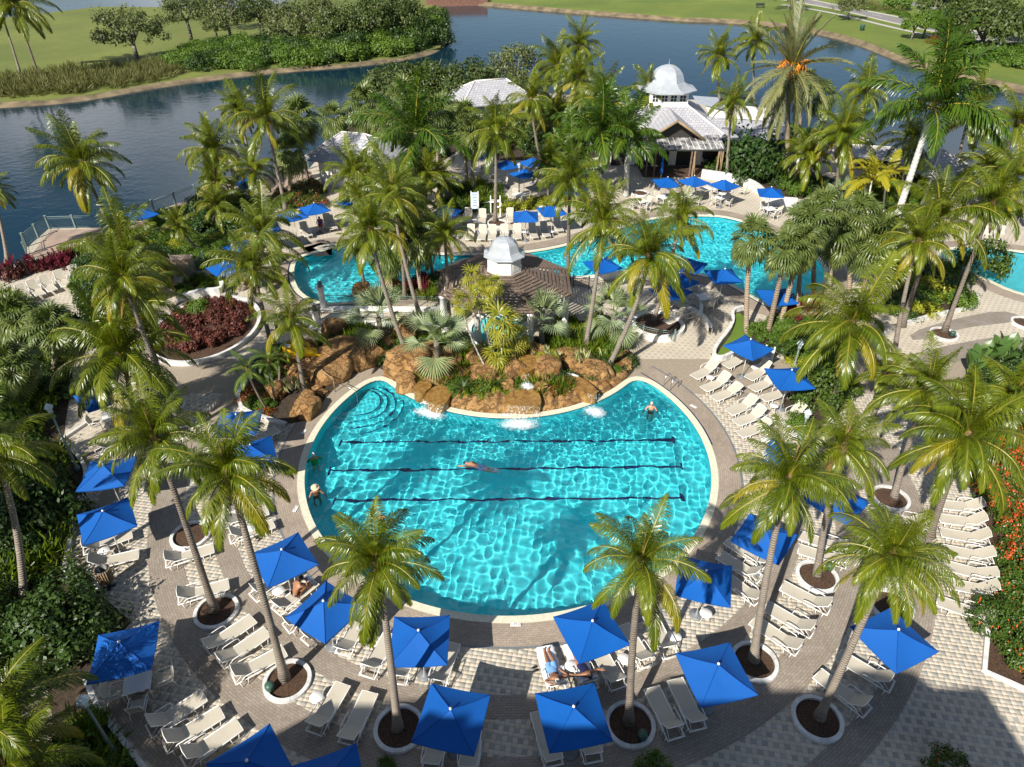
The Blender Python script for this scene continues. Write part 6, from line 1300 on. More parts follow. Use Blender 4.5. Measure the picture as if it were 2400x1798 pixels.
m = MB(); q = c(2, 0, 690, 60); m.box((q.x - 6, q.y + 4, LAKE_Z + 1.15), (2.2, .5, .1)); m.box((q.x - 6, q.y + 4.25, LAKE_Z + 1.5), (2.2, .08, .5)); m.box((q.x - 6.8, q.y + 4, LAKE_Z + .9), (.1, .5, .5)); m.box((q.x - 5.2, q.y + 4, LAKE_Z + .9), (.1, .5, .5)); tag(m.build('park_bench', M['dark']), 'dark bench under a tree by the far lake', 'bench')
for q, rz, lab in ((c(1, 2, 1255, 1025), .3, 'pair of black sandals left of the sunbathing man'), (c(0, 2, 1675, 182), .9, 'pair of dark sandals below the towel lounger')):
    t = thing('sandals', lab, 'sandals', (q.x, q.y, .02), rz)
    for s in (-1, 1): m = MB(); m.add([(math.cos(w * .628) * .13, s * .075 + math.sin(w * .628) * .05, .02) for w in range(10)], [tuple(range(10))]); m.box((.03, s * .075, .035), (.05, .1, .03)); m.build('sandal', M['black'], t)
q = c(1, 2, 1425, 1015, .48); m = MB(); m.box((q.x - .05, q.y, .30), (.34, .42, .02), .1); tag(m.build('open_magazine', M['paper']), 'white open magazine between the two sunbathers', 'magazine')
q = c(1, 2, 128, 758, .4); m = MB(); m.box((q.x, q.y, .41), (.3, .22, .015), .5); tag(m.build('magazine', M['paper']), 'magazine lying on the lounger by the front left palm', 'magazine')
q = c(1, 2, 160, 790, .5); m = MB(); m.lathe([(.03, .47), (.04, .62), (0, .62)], 8, (q.x, q.y, .01)); tag(m.build('drink_cup', M['redcloth']), 'red drink on the round table by the front left palm', 'cup')
q = c(0, 2, 1635, 115, .38); m = MB(); m.box((q.x, q.y, .42), (.5, .32, .07), .4); tag(m.build('folded_towel', M['towel']), 'folded white towel on the lounger at left of the pool', 'towel')
# ------------------------------------------------------------------ palms in the photograph
pn = 0
def P(kind, b, t, reach, label, group=None, zb=0.0, dens=1.0, zmin=1.5):
    """b: trunk base, t: heart of the crown, as (col, row, x, y); reach: crown radius in the same pixels"""
    global pn
    pn += 1; base = c(*b, zb); n = nat(*t); top = crown_point(base, *n, zmin=zmin); w = project(top)[2]
    L = reach / 2.761 / CAM_F * w * {'coco': 1.2, 'royal': 1.22, 'areca': 1.25, 'pygmy': 1.25, 'sabal': 1.2, 'bism': 1.1}  .get(kind, 1.25)
    palm(kind, base, top, L, label, group, pn, zb, dens)
for a in ((0, 0, 750, 1535, 535, 1060, 265, 'lone coconut palm leaning left over the lake railing'), (0, 0, 1480, 1245, 1385, 985, 240, 'coconut palm behind the promenade railing corner'), (0, 0, 1850, 1360, 1725, 770, 240, 'tall coconut palm with white trunk beside the red flowers'), (0, 0, 1700, 1310, 1545, 720, 170, 'coconut palm half hidden behind the tall white trunk palm'), (0, 0, 1745, 1345, 1640, 1100, 165, 'small dark trunk palm beside the promenade'),
    (0, 0, 257, 508, 95, 40, 220, 'tall thin coconut palm on the far golf shore'), (0, 0, 132, 478, -40, -60, 220, 'second thin palm on the far golf shore, cut by the left edge'), (0, 0, 1330, 1490, 1400, 1335, 150, 'young palm in the green promenade hedge'), (0, 0, 1330, 1640, 1150, 1455, 120, 'short feathery palm before the promenade hedge'), (0, 1, 1560, 220, 1710, -140, 290, 'coconut palm over the left lagoon shore'), (0, 1, 1130, 250, 810, -10, 330, 'coconut palm behind the upper left lounger row'),
    (1, 0, 995, 1432, 1000, 850, 235, 'coconut palm in the ring beside the life ring stand'), (1, 0, 1290, 1030, 1230, 650, 190, 'coconut palm above the tall lamp post'), (1, 0, 1410, 960, 1400, 770, 190, 'coconut palm with a yellow hanging frond in the middle grove'), (1, 0, 1440, 760, 1395, 430, 180, 'left tall palm silhouetted on the blue lake'), (1, 0, 1600, 800, 1545, 300, 160, 'tallest palm silhouetted on the blue lake'), (1, 0, 1560, 850, 1530, 510, 180, 'palm right below the tall lake silhouettes'),
    (1, 0, 1720, 1050, 1690, 650, 190, 'coconut palm with a tall spear left of the pavilion'), (1, 0, 1965, 960, 1985, 610, 180, 'coconut palm in front of the cupola'), (1, 0, 370, 1640, 345, 1240, 260, 'dense coconut palm left of the notice board'), (1, 0, 60, 1440, 75, 1130, 190, 'coconut palm in front of the white hut'), (1, 0, 632, 1345, 640, 1180, 180, 'yellowish palm left of the notice board'), (1, 1, 700, 442, 670, -140, 185, 'slender palm rising left of the pergola cupola'), (1, 1, 1468, 165, 1480, -480, 240, 'slender palm rising right of the pergola'),
    (1, 1, 1572, 630, 1690, -200, 290, 'tall palm with yellow hanging frond right of the pergola'), (1, 1, 1705, 752, 1990, 10, 330, 'coconut palm leaning right at the edge of the rocks'), (1, 1, 2012, 438, 2192, -235, 210, 'coconut palm in the fenced round planter'), (1, 1, 440, 665, 190, -170, 250, 'curved trunk palm in the big left boulder'), (1, 1, 515, 400, 330, -380, 230, 'palm behind the curved trunk at the footbridge'), (1, 1, 150, 220, 110, -60, 170, 'short palm at the lagoon edge behind the bridge'), (1, 1, 410, 280, 380, -220, 200, 'palm with dry fronds at the bridge railing'),
    (2, 0, 240, 640, 235, 370, 160, 'left palm of the pair on the blue lake behind the cupola'), (2, 0, 470, 700, 470, 285, 145, 'right palm of the pair on the blue lake behind the cupola'), (2, 0, 285, 1160, 325, 670, 170, 'slim palm in front of the grey pavilion roof'), (2, 0, 1150, 960, 1190, 590, 180, 'palm behind the slim palms right of the date palm'), (2, 0, 1000, 1310, 1035, 880, 220, 'slim palm with an upright pale spear'), (2, 0, 800, 1260, 815, 1010, 190, 'palm right of the date palm trunk'), (2, 0, 1760, 1200, 1850, 770, 230, 'palm right of the great royal palm'), (2, 0, 2040, 1160, 2165, 790, 210, 'palm leaning right over the lake at far right'),
    (2, 1, 1420, 455, 1650, -240, 350, 'big coconut palm with a long grey trunk above the right path'), (2, 1, 1693, 490, 2010, -340, 260, 'palm leaning right in the far right ring planter'), (2, 1, 1370, 650, 1525, -90, 240, 'palm with trunk behind the right path fronds'),
    (0, 1, 1760, 590, 1640, 95, 270, 'coconut palm above the oval copper bed'), (0, 1, 1970, 892, 1890, 430, 240, 'coconut palm beside the yellow slide'), (0, 1, 1080, 948, 900, 320, 300, 'left palm of the pair in the ring near the oval bed'), (0, 1, 1190, 1150, 800, 160, 280, 'tall palm of the pair leaning far left'), (0, 1, 880, 1150, 785, 650, 430, 'big drooping coconut palm in front of the left jungle'), (0, 2, 1390, 650, 1010, -460, 350, 'coconut palm leaning left from the upper ring planter'), (0, 2, 1845, 1095, 1480, -230, 420, 'long trunk coconut palm leaning left from the canister ring'),
    (0, 2, 150, 600, -40, -370, 400, 'palm at the left edge with fronds reaching right'), (0, 0, 45, 1690, -60, 1230, 150, 'palm cut by the left edge beside the lake'),
    (2, 1, 980, 940, 1095, 440, 400, 'sunlit coconut palm above the round green shrub'), (2, 1, 1368, 1565, 1580, 870, 320, 'coconut palm in the sunlit ring on the right path'), (2, 2, 870, 420, 1040, -420, 310, 'coconut palm behind the right pool parasols'), (2, 2, 1600, 160, 1840, -480, 430, 'great coconut palm in front of the orange flowers'), (2, 2, 460, 970, 680, -190, 420, 'coconut palm over the right end of the pool'), (2, 2, 880, 1340, 1345, 310, 400, 'leaning coconut palm in the large shaded ring planter'), (2, 1, 2190, 1250, 2140, 920, 260, 'palm at the right edge above the orange hedge'),
    (2, 1, 1220, 1060, 1330, 780, 190, 'palm behind the crown of the right path palm'), (1, 2, 365, 1410, 235, 340, 400, 'front left coconut palm over the pool edge'), (1, 2, 1862, 1372, 1940, 340, 400, 'front right coconut palm over the pool edge'), (2, 0, 2150, 1420, 2150, 1150, 250, 'palm cut by the right edge above the far pool')):
    P('coco', a[:2] + a[2:4], a[:2] + a[4:6], a[6], a[7])
for a in ((1, 0, 200, 1440, 185, 1190, 210, 'coconut palm between the hut and the lagoon, left'), (1, 0, 470, 1500, 455, 1330, 190, 'coconut palm at the far lagoon edge left of the loungers'), (1, 0, 540, 1380, 545, 1130, 160, 'slim coconut palm behind the far lagoon loungers'), (1, 0, 120, 1500, 110, 1290, 170, 'low coconut palm above the far lagoon shore'), (1, 1, 600, 170, 560, -130, 170, 'coconut palm at the back corner of the pergola'), (0, 0, 1420, 1420, 1400, 1180, 150, 'coconut palm rising from the promenade hedge'), (1, 0, 1340, 1290, 1330, 1060, 150, 'coconut palm behind the yellow green hedge'), (2, 0, 1420, 1260, 1480, 900, 200, 'coconut palm behind the golden cane palms'), (2, 0, 1980, 1330, 1990, 1080, 190, 'coconut palm behind the far right loungers')): P('coco', a[:2] + a[2:4], a[:2] + a[4:6], a[6], a[7])
_t = c(0, 2, -60, 1360, 3.4); palm('coco', Vector((_t.x - .9, _t.y - .5, 0)), _t, 2.9, 'palm crown cut by the lower left corner', None, 301)
_t = c(0, 2, 70, 1690, 2.6); palm('coco', Vector((_t.x - .5, _t.y - .5, 0)), _t, 2.7, 'low palm fronds at the bottom left corner', None, 302)
for i, (x, y, h) in enumerate(((-27, 17, 8), (-31, 10, 9), (-26, 23, 8.5), (-34, 22, 9))): palm('coco', Vector((x, y, 0)), Vector((x + .6, y - .4, h)), 3.3, 'coconut palm beyond the left edge of the view', 'coconut palms beyond the left edge', 310 + i)
for a in ((1, 0, 720, 1290, 480, 860, 360, 'dark green royal palm left of the cabbage palm trunks'), (1, 0, 1670, 1250, 1680, 860, 290, 'bright royal palm left of the pavilion porch'), (1, 0, 1840, 1270, 1860, 900, 240, 'royal palm hiding the left end of the porch'), (2, 0, 1370, 1450, 1620, 700, 420, 'great royal palm with a thick white leaning trunk'), (1, 0, 1640, 1250, 1500, 1000, 220, 'royal palm with hanging fronds over the cafe'), (1, 0, 1460, 1290, 1480, 1130, 200, 'young royal palm left of the cafe tables')): P('royal', a[:2] + a[2:4], a[:2] + a[4:6], a[6], a[7])
P('date', (2, 0, 690, 1175), (2, 0, 710, 440), 320, 'large grey green date palm with orange fruit clusters')
for a in ((0, 0, 1865, 1300, 1870, 1010, 130, 'small cabbage palm with dry skirt beside the promenade'), (0, 0, 1950, 1180, 1930, 790, 150, 'tall cabbage palm beyond the promenade'), (0, 0, 2190, 1000, 2160, 790, 125, 'cabbage palm on the lake left of the oaks'), (1, 0, 815, 1200, 790, 800, 140, 'left one of two cabbage palm trunks before the blue parasols'), (1, 0, 852, 1262, 845, 880, 130, 'right one of two cabbage palm trunks before the blue parasols'), (1, 0, 150, 1000, 150, 700, 150, 'left cabbage palm by the lake shore'), (1, 0, 250, 1050, 300, 800, 140, 'cabbage palm behind the white hut'), (1, 0, 400, 900, 400, 640, 140, 'cabbage palm behind the dark royal palm'), (1, 0, 620, 1100, 620, 780, 150, 'cabbage palm right of the dark royal palm'),
    (2, 0, 760, 810, 785, 560, 110, 'thin cabbage palm behind the date palm'), (2, 0, 890, 770, 890, 640, 120, 'cabbage palm at the lake right of the date palm'), (2, 1, 415, 498, 450, -100, 160, 'first cabbage palm of the right grove, nearest the lawn strip'), (2, 1, 548, 512, 670, -20, 160, 'cabbage palm of the right grove with leaning trunk'), (2, 1, 622, 478, 760, -60, 150, 'slim cabbage palm behind the leaning one in the right grove'), (2, 1, 748, 400, 800, -180, 170, 'cabbage palm at the back of the right grove'), (2, 1, 945, 240, 1000, -130, 180, 'thick cabbage palm in the middle of the right grove'), (2, 1, 1170, 230, 1230, -60, 180, 'cabbage palm with dry skirt in the right grove'), (2, 1, 1255, 240, 1290, -110, 170, 'rightmost cabbage palm of the right grove'), (2, 1, 860, 330, 880, -260, 170, 'tall cabbage palm behind the right grove'), (2, 1, 1080, 230, 1130, -250, 170, 'upper cabbage palm of the right grove'),
    (0, 1, 160, 700, 110, 420, 200, 'cabbage palm in the left jungle, upper'), (0, 1, 150, 1010, 60, 720, 190, 'cabbage palm in the left jungle, lower'), (0, 1, 330, 800, 340, 480, 180, 'dark cabbage palm inside the left jungle'), (1, 1, 520, 235, 470, -90, 160, 'thick trunk cabbage palm at the lagoon edge'), (1, 1, 330, 235, 300, -20, 150, 'cabbage palm beside the lagoon rocks')): P('sabal', a[:2] + a[2:4], a[:2] + a[4:6], a[6], a[7])
for a in ((1, 1, 285, 590, 240, 400, 210, 'silver fan palm beside the footbridge'), (1, 1, 625, 800, 615, 560, 230, 'silver fan palm at the front of the rock garden', .3), (1, 1, 1310, 600, 1290, 440, 220, 'silver fan palm in front of the pergola'), (1, 1, 1730, 560, 1765, 400, 220, 'silver fan palm at the right of the rock garden'), (2, 0, 1020, 1350, 1030, 1290, 150, 'low silver fan palm near the golden cane palms')): P('bism', a[:2] + a[2:4], a[:2] + a[4:6], a[6], a[7], zmin=.7)
for i, a in enumerate(((950, 740, 780, 310, 95), (970, 600, 850, 150, 100), (980, 620, 930, 180, 80), (985, 640, 995, 190, 80), (975, 640, 915, 270, 100), (1042, 740, 1035, 440, 140), (1092, 680, 1130, 530, 110), (1012, 740, 1010, 640, 120))): P('thatch', (1, 1) + a[:2], (1, 1) + a[2:4], a[4], ('leaning thatch palm left of the rock garden cluster', 'highest thatch palm against the pergola slats', 'thatch palm right of the highest one', 'thin thatch palm over the pergola front', 'thatch palm below the highest one', 'yellowish thatch palm over the middle boulder', 'thatch palm right of the yellowish one', 'lowest thatch palm of the rock garden')[i], zb=.6)
for a in ((0, 1, 1735, 1000, 1600, 740, 150, 'leaning pygmy palm in the kerbed bed left of the slide'), (0, 1, 1775, 950, 1740, 690, 120, 'upright pygmy palm left of the slide'), (0, 1, 1805, 800, 1800, 640, 110, 'small pygmy palm behind the rules board'), (1, 0, 1990, 1010, 2005, 940, 60, 'tiny palm before the porch post')): P('pygmy', a[:2] + a[2:4], a[:2] + a[4:6], a[6], a[7])
for a in ((2, 0, 1190, 1410, 1230, 1150, 190, 'golden cane palm with yellow fronds, left stem'), (2, 0, 1300, 1395, 1330, 1130, 150, 'golden cane palm with yellow fronds, right stem'), (2, 0, 1220, 1400, 1180, 1190, 140, 'shorter golden cane palm stem')): P('areca', a[:2] + a[2:4], a[:2] + a[4:6], a[6], a[7])

# ------------------------------------------------------------------ far trees, hedges, shrubs
for k, r, bx, by, tx, ty, rpx, kind, lab in ((0, 0, 890, 395, 860, 150, 225, 'oak2', 'wide live oak on the golf shore, leftmost'), (0, 0, 1245, 292, 1180, 40, 170, 'oak2', 'forked live oak on the golf lawn'), (0, 0, 1500, 292, 1460, 60, 160, 'oak2', 'pale trunked oak among palms on the golf lawn'), (0, 0, 1700, 240, 1680, 40, 150, 'oak', 'dark oak behind the shore palmettos'), (0, 0, 1880, 280, 1880, 130, 190, 'oak2', 'pale oak above the shore palmettos'), (0, 0, 2080, 300, 2060, 90, 190, 'oak2', 'light crowned oak left of the dark point'), (0, 0, 2209, 330, 2230, 130, 170, 'oak', 'dark bushy tree on the point'), (1, 0, 200, 300, 180, 80, 190, 'oak', 'tall dark tree in the middle of the point'), (1, 0, 400, 270, 400, 60, 170, 'oak', 'dark tree toward the tip of the point'), (1, 0, 560, 210, 545, 120, 130, 'oak', 'last dark tree at the tip of the point'), (1, 0, 300, 180, 300, -60, 170, 'oak', 'tree behind the point, cut by the top edge'), (0, 0, 1400, 200, 1380, -30, 140, 'oak2', 'oak cut by the top edge above the lawn'),
    (0, 0, 1420, 300, 1360, 150, 80, 'oak', 'small dark tree between the golf oaks'), (2, 0, 1062, 135, 1065, 10, 110, 'oak2', 'young oak in a mulch ring by the road'), (2, 0, 680, 72, 690, -70, 120, 'oak2', 'tree by the far road bench'), (2, 0, 1475, 262, 1490, 140, 85, 'bush2', 'small bright tree left of the big right oak'), (2, 0, 1550, 255, 1565, 110, 100, 'bush2', 'taller bright tree left of the big right oak'), (2, 0, 1915, 345, 1870, 110, 260, 'oak', 'big spreading oak by the road at top right'), (2, 0, 2230, 300, 2200, 80, 200, 'oak', 'oak cut by the right edge at the road'), (2, 0, 1640, 120, 1640, -30, 170, 'oak', 'oak beyond the road at top right'), (2, 0, 1400, 70, 1400, 0, 90, 'bush2', 'round bright shrub tree beyond the road'), (2, 0, 1900, 120, 1950, -60, 190, 'oak', 'dark tree beyond the road behind the big oak'),
    (1, 0, 350, 720, 350, 520, 170, 'oak', 'left oak behind the hut with bare twigs'), (1, 0, 560, 700, 560, 490, 190, 'oak', 'middle oak on the resort shore'), (1, 0, 800, 720, 790, 510, 200, 'oak', 'oak left of the grey lake house roof'), (1, 0, 760, 680, 780, 620, 110, 'oak', 'small oak under the grey lake house roof'), (1, 0, 1130, 640, 1130, 430, 180, 'oak2', 'pale twiggy oak behind the middle palms'), (1, 0, 1240, 880, 1240, 800, 130, 'oak', 'low oak above the blue parasols')):
    zb = LAKE_Z + .5 if (r == 0 and (k == 0 or (k == 2) or by < 340)) else 0; b = c(k, r, bx, by, zb); tp = crown_point(b, *nat(k, r, tx, ty), zmin=1.5, zmax=18); w = project(tp)[2]; R_ = rpx / 2.761 / CAM_F * w
    R_ *= 1.25 if r == 0 and k == 1 and by > 600 else 1.0; broadleaf(kind, b, tp.z - zb + R_ * .72, R_, R_ * 1.15, lab, None, int(bx + by), zb, rr=.05 * R_ + .05)
cnt = 0
def fill(poly, step, kinds, label, group, rr=(.6, .9), hh=(.6, 1.1), seed=1, name='shrub', z=.02, cat='shrub', skip=None):
    global cnt
    for i, p in enumerate(scatter(poly, step, .32, seed)):
        if skip and skip(p): continue
        rng = random.Random(seed * 1000 + i); cnt += 1; shrub(rng.choice(kinds), p, rng.uniform(*rr), rng.uniform(*hh), label(p) if callable(label) else label, (label(p) if callable(label) else group), name, cat, cnt, z)
def mass(poly, step, kinds, name, label=None, cat=None, rr=(.6, .9), hh=(.6, 1.1), seed=1, z=.02, kind=None, skip=None, keep=1.0):
    """one continuous hedge or ground cover: many clumps joined into one mesh"""
    Vs = []; Vr = []; nV = 0; mats = []; MI = []
    for i, p in enumerate(scatter(poly, step, .32, seed)):
        if skip and skip(p): continue
        rng = random.Random(seed * 1000 + i); kd = rng.choice(kinds); me = rng.choice(CR[kd]); V = me_co(me); k = len(V) // 4
        va = np.empty(len(me.polygons), np.float32); me.attributes['var'].data.foreach_get('value', va)
        if keep < 1: sel = np.random.default_rng(i).random(k) < keep; V = V.reshape(-1, 4, 3)[sel].reshape(-1, 3); va = va[sel]
        r, h, a = rng.uniform(*rr), rng.uniform(*hh) / 1.05, rng.uniform(0, 6.28); ca, sa = math.cos(a) * r, math.sin(a) * r
        Vs.append(np.stack([V[:, 0] * ca - V[:, 1] * sa + p.x, V[:, 0] * sa + V[:, 1] * ca + p.y, V[:, 2] * h + z], 1)); Vr.append(np.clip(va + (rng.random() - .5) * .25, 0, .87) * (va < .9) + va * (va >= .9))
        mt = me.materials[0]
        if mt not in mats: mats.append(mt)
        MI.append(np.full(len(va), mats.index(mt)))
    V = np.concatenate(Vs); me = np_mesh(name, V, np.arange(len(V)).reshape(-1, 4), mats, np.concatenate(Vr)); me.polygons.foreach_set('material_index', np.concatenate(MI).astype(np.int32))
    o = link(name, me)
    return tag(o, label, cat, None, kind)
def pk(k, r, *pts): return [c(k, r, x, y) for x, y in pts]
inpath = [c(0, 2, *q) for q in ((40, 1000), (170, 870), (290, 880), (320, 1100), (350, 1300), (450, 1657), (220, 1657), (110, 1300))]
J2 = [p for p in JUNGLE if p.x > -46]; J2 = [Vector((-36, 8, 0)) if (p.x < -36 and p.y < 20) else p for p in J2]
near_edge = [c(0, 1, 500, 1657), c(0, 2, 420, 445)]
JP = [Vector((-33, 12, 0)), Vector((-40, 40, 0)), c(0, 1, 0, 330), c(0, 1, 330, 370), c(0, 1, 520, 470), c(0, 1, 560, 580), c(0, 1, 420, 700), c(0, 1, 370, 1000), c(0, 1, 350, 1250), c(0, 1, 440, 1450), c(0, 1, 380, 1657), c(0, 2, 330, 430), c(0, 2, 480, 560), c(0, 2, 700, 680), c(0, 2, 640, 850), c(0, 2, 430, 1100), c(0, 2, 520, 1330), c(0, 2, 720, 1657), Vector((-13, 11, 0))]
mass(JP, 1.55, ['bush', 'bush', 'strap'], 'undergrowth', rr=(.9, 1.3), hh=(.9, 1.6), seed=3, kind='stuff', skip=lambda p: in_poly(p.x, p.y, inpath), keep=.6)
fill(JP, 3.1, ['bush', 'bush', 'bush2'], lambda p: 'tall dark leafy shrub ' + ('in the lowest part of the left bed by the brick path' if p.y < 17 else 'beside the curving kerb in the left bed' if p.y < 22 else 'under the cabbage palms of the left bed' if p.y < 28 else 'in the upper left bed near the lounger row'), 'shrubs of the left jungle bed', (1.1, 1.6), (1.7, 2.7), 3, skip=lambda p: in_poly(p.x, p.y, inpath) or p.x < -34)
for q, r_, h_, lab in ((c(0, 2, 455, 790), 1.75, 2.3, 'large round dark shrub at the angular left kerb'), (c(0, 2, 300, 130), 1.9, 3.0, 'dark rounded shrub left of the curving kerb'), (c(0, 2, 430, 900), 1.7, 2.6, 'dark shrub touching the lower left parasol')): shrub('bush', q, r_, h_, lab, None, 'round_shrub', 'shrub', int(r_ * 100))
fill([c(0, 2, *q) for q in ((520, 1330), (640, 1430), (860, 1657), (800, 1780), (480, 1657))], .8, ['strap', 'bush2'], 'low ferny plant in the lower left kerb bed', 'ferny plants of the lower left bed', (.5, .7), (.6, .9), 5, 'fern_plant', cat='plant')
mass(pk(0, 1, (0, 140), (480, 10), (480, 60), (0, 185)), .8, ['ti', 'copper'], 'red_hedge', 'dark red leaved hedge behind the upper left railing', 'hedge', rr=(.5, .7), hh=(.7, 1.1), seed=6)
mass(pk(0, 0, (500, 1645), (800, 1560), (1000, 1510), (1500, 1580), (1500, 1657), (1300, 1760), (700, 1760)), 1.25, ['bush2', 'bushy', 'bush2'], 'promenade_hedge', 'bright yellow green hedge beside the lakeside promenade', 'hedge', rr=(.8, 1.05), hh=(.8, 1.2), seed=7)
fill(pk(0, 0, (900, 1480), (1300, 1345), (1530, 1310), (1740, 1330), (1640, 1480), (1300, 1560), (1000, 1510)), 2.0, ['bush', 'bush2'], 'leafy green shrub between the promenade and the lagoon parasols', 'green promenade bed shrubs', (1.2, 1.6), (1.2, 2.0), 8)
fill(pk(0, 1, (560, 40), (1100, 0), (1110, 120), (900, 330), (640, 420), (560, 300)), 1.4, ['bush', 'bush', 'bush2'], 'dark shrub behind the tall palms by the tan cabinet', 'shrubs by the tan cabinet', (.9, 1.3), (1.2, 2.3), 9)
mass(HF, .95, ['redfl'], 'flowering_hedge', 'red flowering hedge beside the white hut', 'hedge', rr=(.7, .95), hh=(.9, 1.3), seed=10)
IN = [EL + (p - EL) * .86 for p in OV]
fill(IN, .72, ['copper'], 'copper leaved bush in the oval kerbed bed', 'copper bushes of the oval bed', (.42, .6), (.6, .95), 11, z=.1, skip=lambda p: math.hypot((p - EL).x / ea + .04, (p - EL).y / eb - .10) > .74 or math.hypot((p - EL).x / ea - .03, (p - EL).y / eb) < .2)
shrub('bush2', c(0, 1, 1300, 390), .9, 1.6, 'bright green multi stemmed plant in the oval copper bed', None, 'green_plant', 'plant', 5)
fill(CB, .7, ['bush2', 'strap'], 'small plant in the bed behind the seat wall', 'small plants behind the seat wall', (.3, .42), (.25, .4), 12, 'small_plant', cat='plant')
fill(pk(0, 1, (1590, 860), (1570, 960), (1690, 1030), (1830, 1060), (1790, 960), (1700, 880)), .62, ['ixora', 'bush2', 'croton'], 'low orange flowering plant in the kerbed bed left of the slide', 'low flowering plants left of the slide', (.36, .5), (.35, .55), 13, 'low_plant', cat='plant')
fill(pk(0, 1, (1700, 700), (1880, 560), (2209, 520), (2209, 600), (2080, 640), (1800, 800)), .9, ['strap', 'croton', 'bush'], 'strappy plant around the brown slide rocks', 'plants around the slide rocks', (.5, .75), (.5, .9), 14, 'strappy_plant', cat='plant')
for q, lab in ((c(0, 1, 1905, 900), 'pale variegated plant below the slide palm'), (c(1, 1, 1565, 690, .9), 'pale variegated plant on the right boulders')): shrub('white', q, .7, .7, lab, None, 'variegated_plant', 'plant', 3, z=.3 if q.x < 0 else .95)
# rock garden planting
fill(GB, 1.2, ['strap', 'strap', 'bush2', 'bush'], lambda p: 'strap leaved plant ' + ('at the foot of the footbridge columns' if p.x < -6.5 else 'between the leaning palm and the front silver palm' if p.x < -3.2 else 'behind the slender thatch palms' if p.x < .6 else 'under the silver palm before the pergola' if p.x < 3 else 'between the two right hand leaning palms'), None, (.65, 1.0), (.75, 1.3), 15, 'strap_leaf_plant', cat='plant', skip=lambda p: (p - NC).length > 7.7 and p.y < 36.2 or p.y < 33.2 or (p - sp_c).length < 2.5 or p.y > 39.6)
fill(pk(1, 1, (1290, 560), (1480, 430), (1700, 440), (1800, 600), (1700, 720), (1400, 680)), 1.05, ['strap', 'bushy', 'strap'], 'bright strap leaved plant at the right of the rock garden', 'bright strap plants right of the cascade', (.55, .8), (.8, 1.3), 16, 'strap_leaf_plant', cat='plant')
fill(pk(1, 1, (720, 860), (1020, 860), (1040, 930), (880, 975), (730, 940)), .5, ['strap', 'bushy', 'bush2'], 'yellow green plant in the pocket at the front of the rocks', 'plants of the front rock pocket', (.36, .5), (.4, .6), 17, 'pocket_plant', cat='plant', z=.4)
fill(pk(1, 1, (1310, 930), (1400, 870), (1490, 850), (1490, 910), (1340, 955)), .42, ['croton', 'ixora', 'croton'], 'orange and green croton in the right rock pocket', 'crotons of the right rock pocket', (.3, .42), (.35, .55), 18, 'croton', cat='plant', z=.42)
fill(pk(1, 1, (1280, 730), (1400, 730), (1400, 780), (1290, 780)), .45, ['bushy', 'white'], 'pale plant on top of the tall right boulder', 'plants on the tall boulder', (.28, .4), (.25, .4), 19, 'pocket_plant', cat='plant', z=1.25)
fill(pk(1, 1, (1690, 770), (1780, 690), (1830, 700), (1760, 790)), .5, ['croton', 'bush2'], 'small croton at the foot of the right leaning palm', 'crotons at the leaning palm', (.3, .45), (.3, .5), 20, 'croton', cat='plant', z=.3)
fill(pk(1, 1, (0, 470), (220, 470), (300, 640), (200, 680), (60, 600)), .95, ['bush', 'strap'], 'dark plant in the shade below the footbridge', 'dark plants below the footbridge', (.6, .8), (.8, 1.3), 21, 'shade_plant', cat='plant')
fill(pk(1, 1, (130, 255), (500, 180), (640, 110), (640, 290), (420, 270)), .8, ['bush', 'strap', 'ti'], 'plant on the lagoon shore behind the bridge railing', 'plants behind the bridge railing', (.5, .75), (.5, 1.0), 22, 'shore_plant', cat='plant')
cy = c(1, 1, 790, 880, .45); t = thing('cycad', 'dark green cycad rosette at the front of the rock garden', 'plant', (cy.x, cy.y, .62))
for i in range(26): link('frond', FR['cycad'][min(3, i * 4 // 26)][0], t, (0, 0, 0), (0, 0, i * 2.4), .85)
cy = c(1, 1, 1010, 850, .45); t = thing('cycad', 'small cycad behind the front pocket plants', 'plant', (cy.x, cy.y, .6))
for i in range(16): link('frond', FR['cycad'][min(3, i * 4 // 16)][0], t, (0, 0, 0), (0, 0, i * 2.4), .55)
# beds on the right
fill(pk(2, 1, (420, 480), (600, 440), (860, 420), (960, 480), (1080, 600), (1000, 700), (880, 760), (720, 700), (600, 600)), 1.05, ['bush2', 'bush', 'bush2', 'fern'][:3], 'bright green shrub in the bed behind the lawn strip', 'shrubs behind the lawn strip', (.7, 1.0), (.7, 1.3), 23)
fill(pk(2, 1, (640, 380), (840, 350), (860, 430), (660, 470)), .8, ['ti'], 'red leaved plant under the right grove', 'red leaved plants of the right grove', (.55, .7), (.9, 1.3), 24, 'red_leaf_plant', cat='plant')
for q, r_, h_, lab in ((c(2, 1, 860, 960), 1.75, 2.7, 'round clipped green shrub right of the curved lounger row'), (c(2, 1, 730, 1110), .8, 1.0, 'small bright shrub below the round green shrub'), (c(2, 1, 1020, 900), 1.1, 1.7, 'green shrub behind the round clipped one'), (c(2, 1, 1900, 130), 2.0, 3.4, 'loose round tree like shrub before the far right pool')): shrub('bushm' if r_ != .8 else 'bush2', q, r_, h_, lab, None, 'round_shrub', 'shrub', int(r_ * 77))
shrub('bushy', c(2, 1, 770, 700), 1.0, .7, 'yellow green fern like clump beside the slim lamp post', None, 'fern_clump', 'plant', 4)
fill(MB5, 1.8, ['bush2', 'bush', 'bushy'], 'green shrub in the bed before the far right pool', 'shrubs before the far right pool', (1.0, 1.4), (.9, 1.5), 25)
HR = pk(2, 2, (2209, 1100), (2040, 1000), (2010, 760), (2070, 560), (2040, 300), (1985, 60)) + pk(2, 1, (1930, 1540), (1870, 1400), (1960, 1330), (2209, 1300))
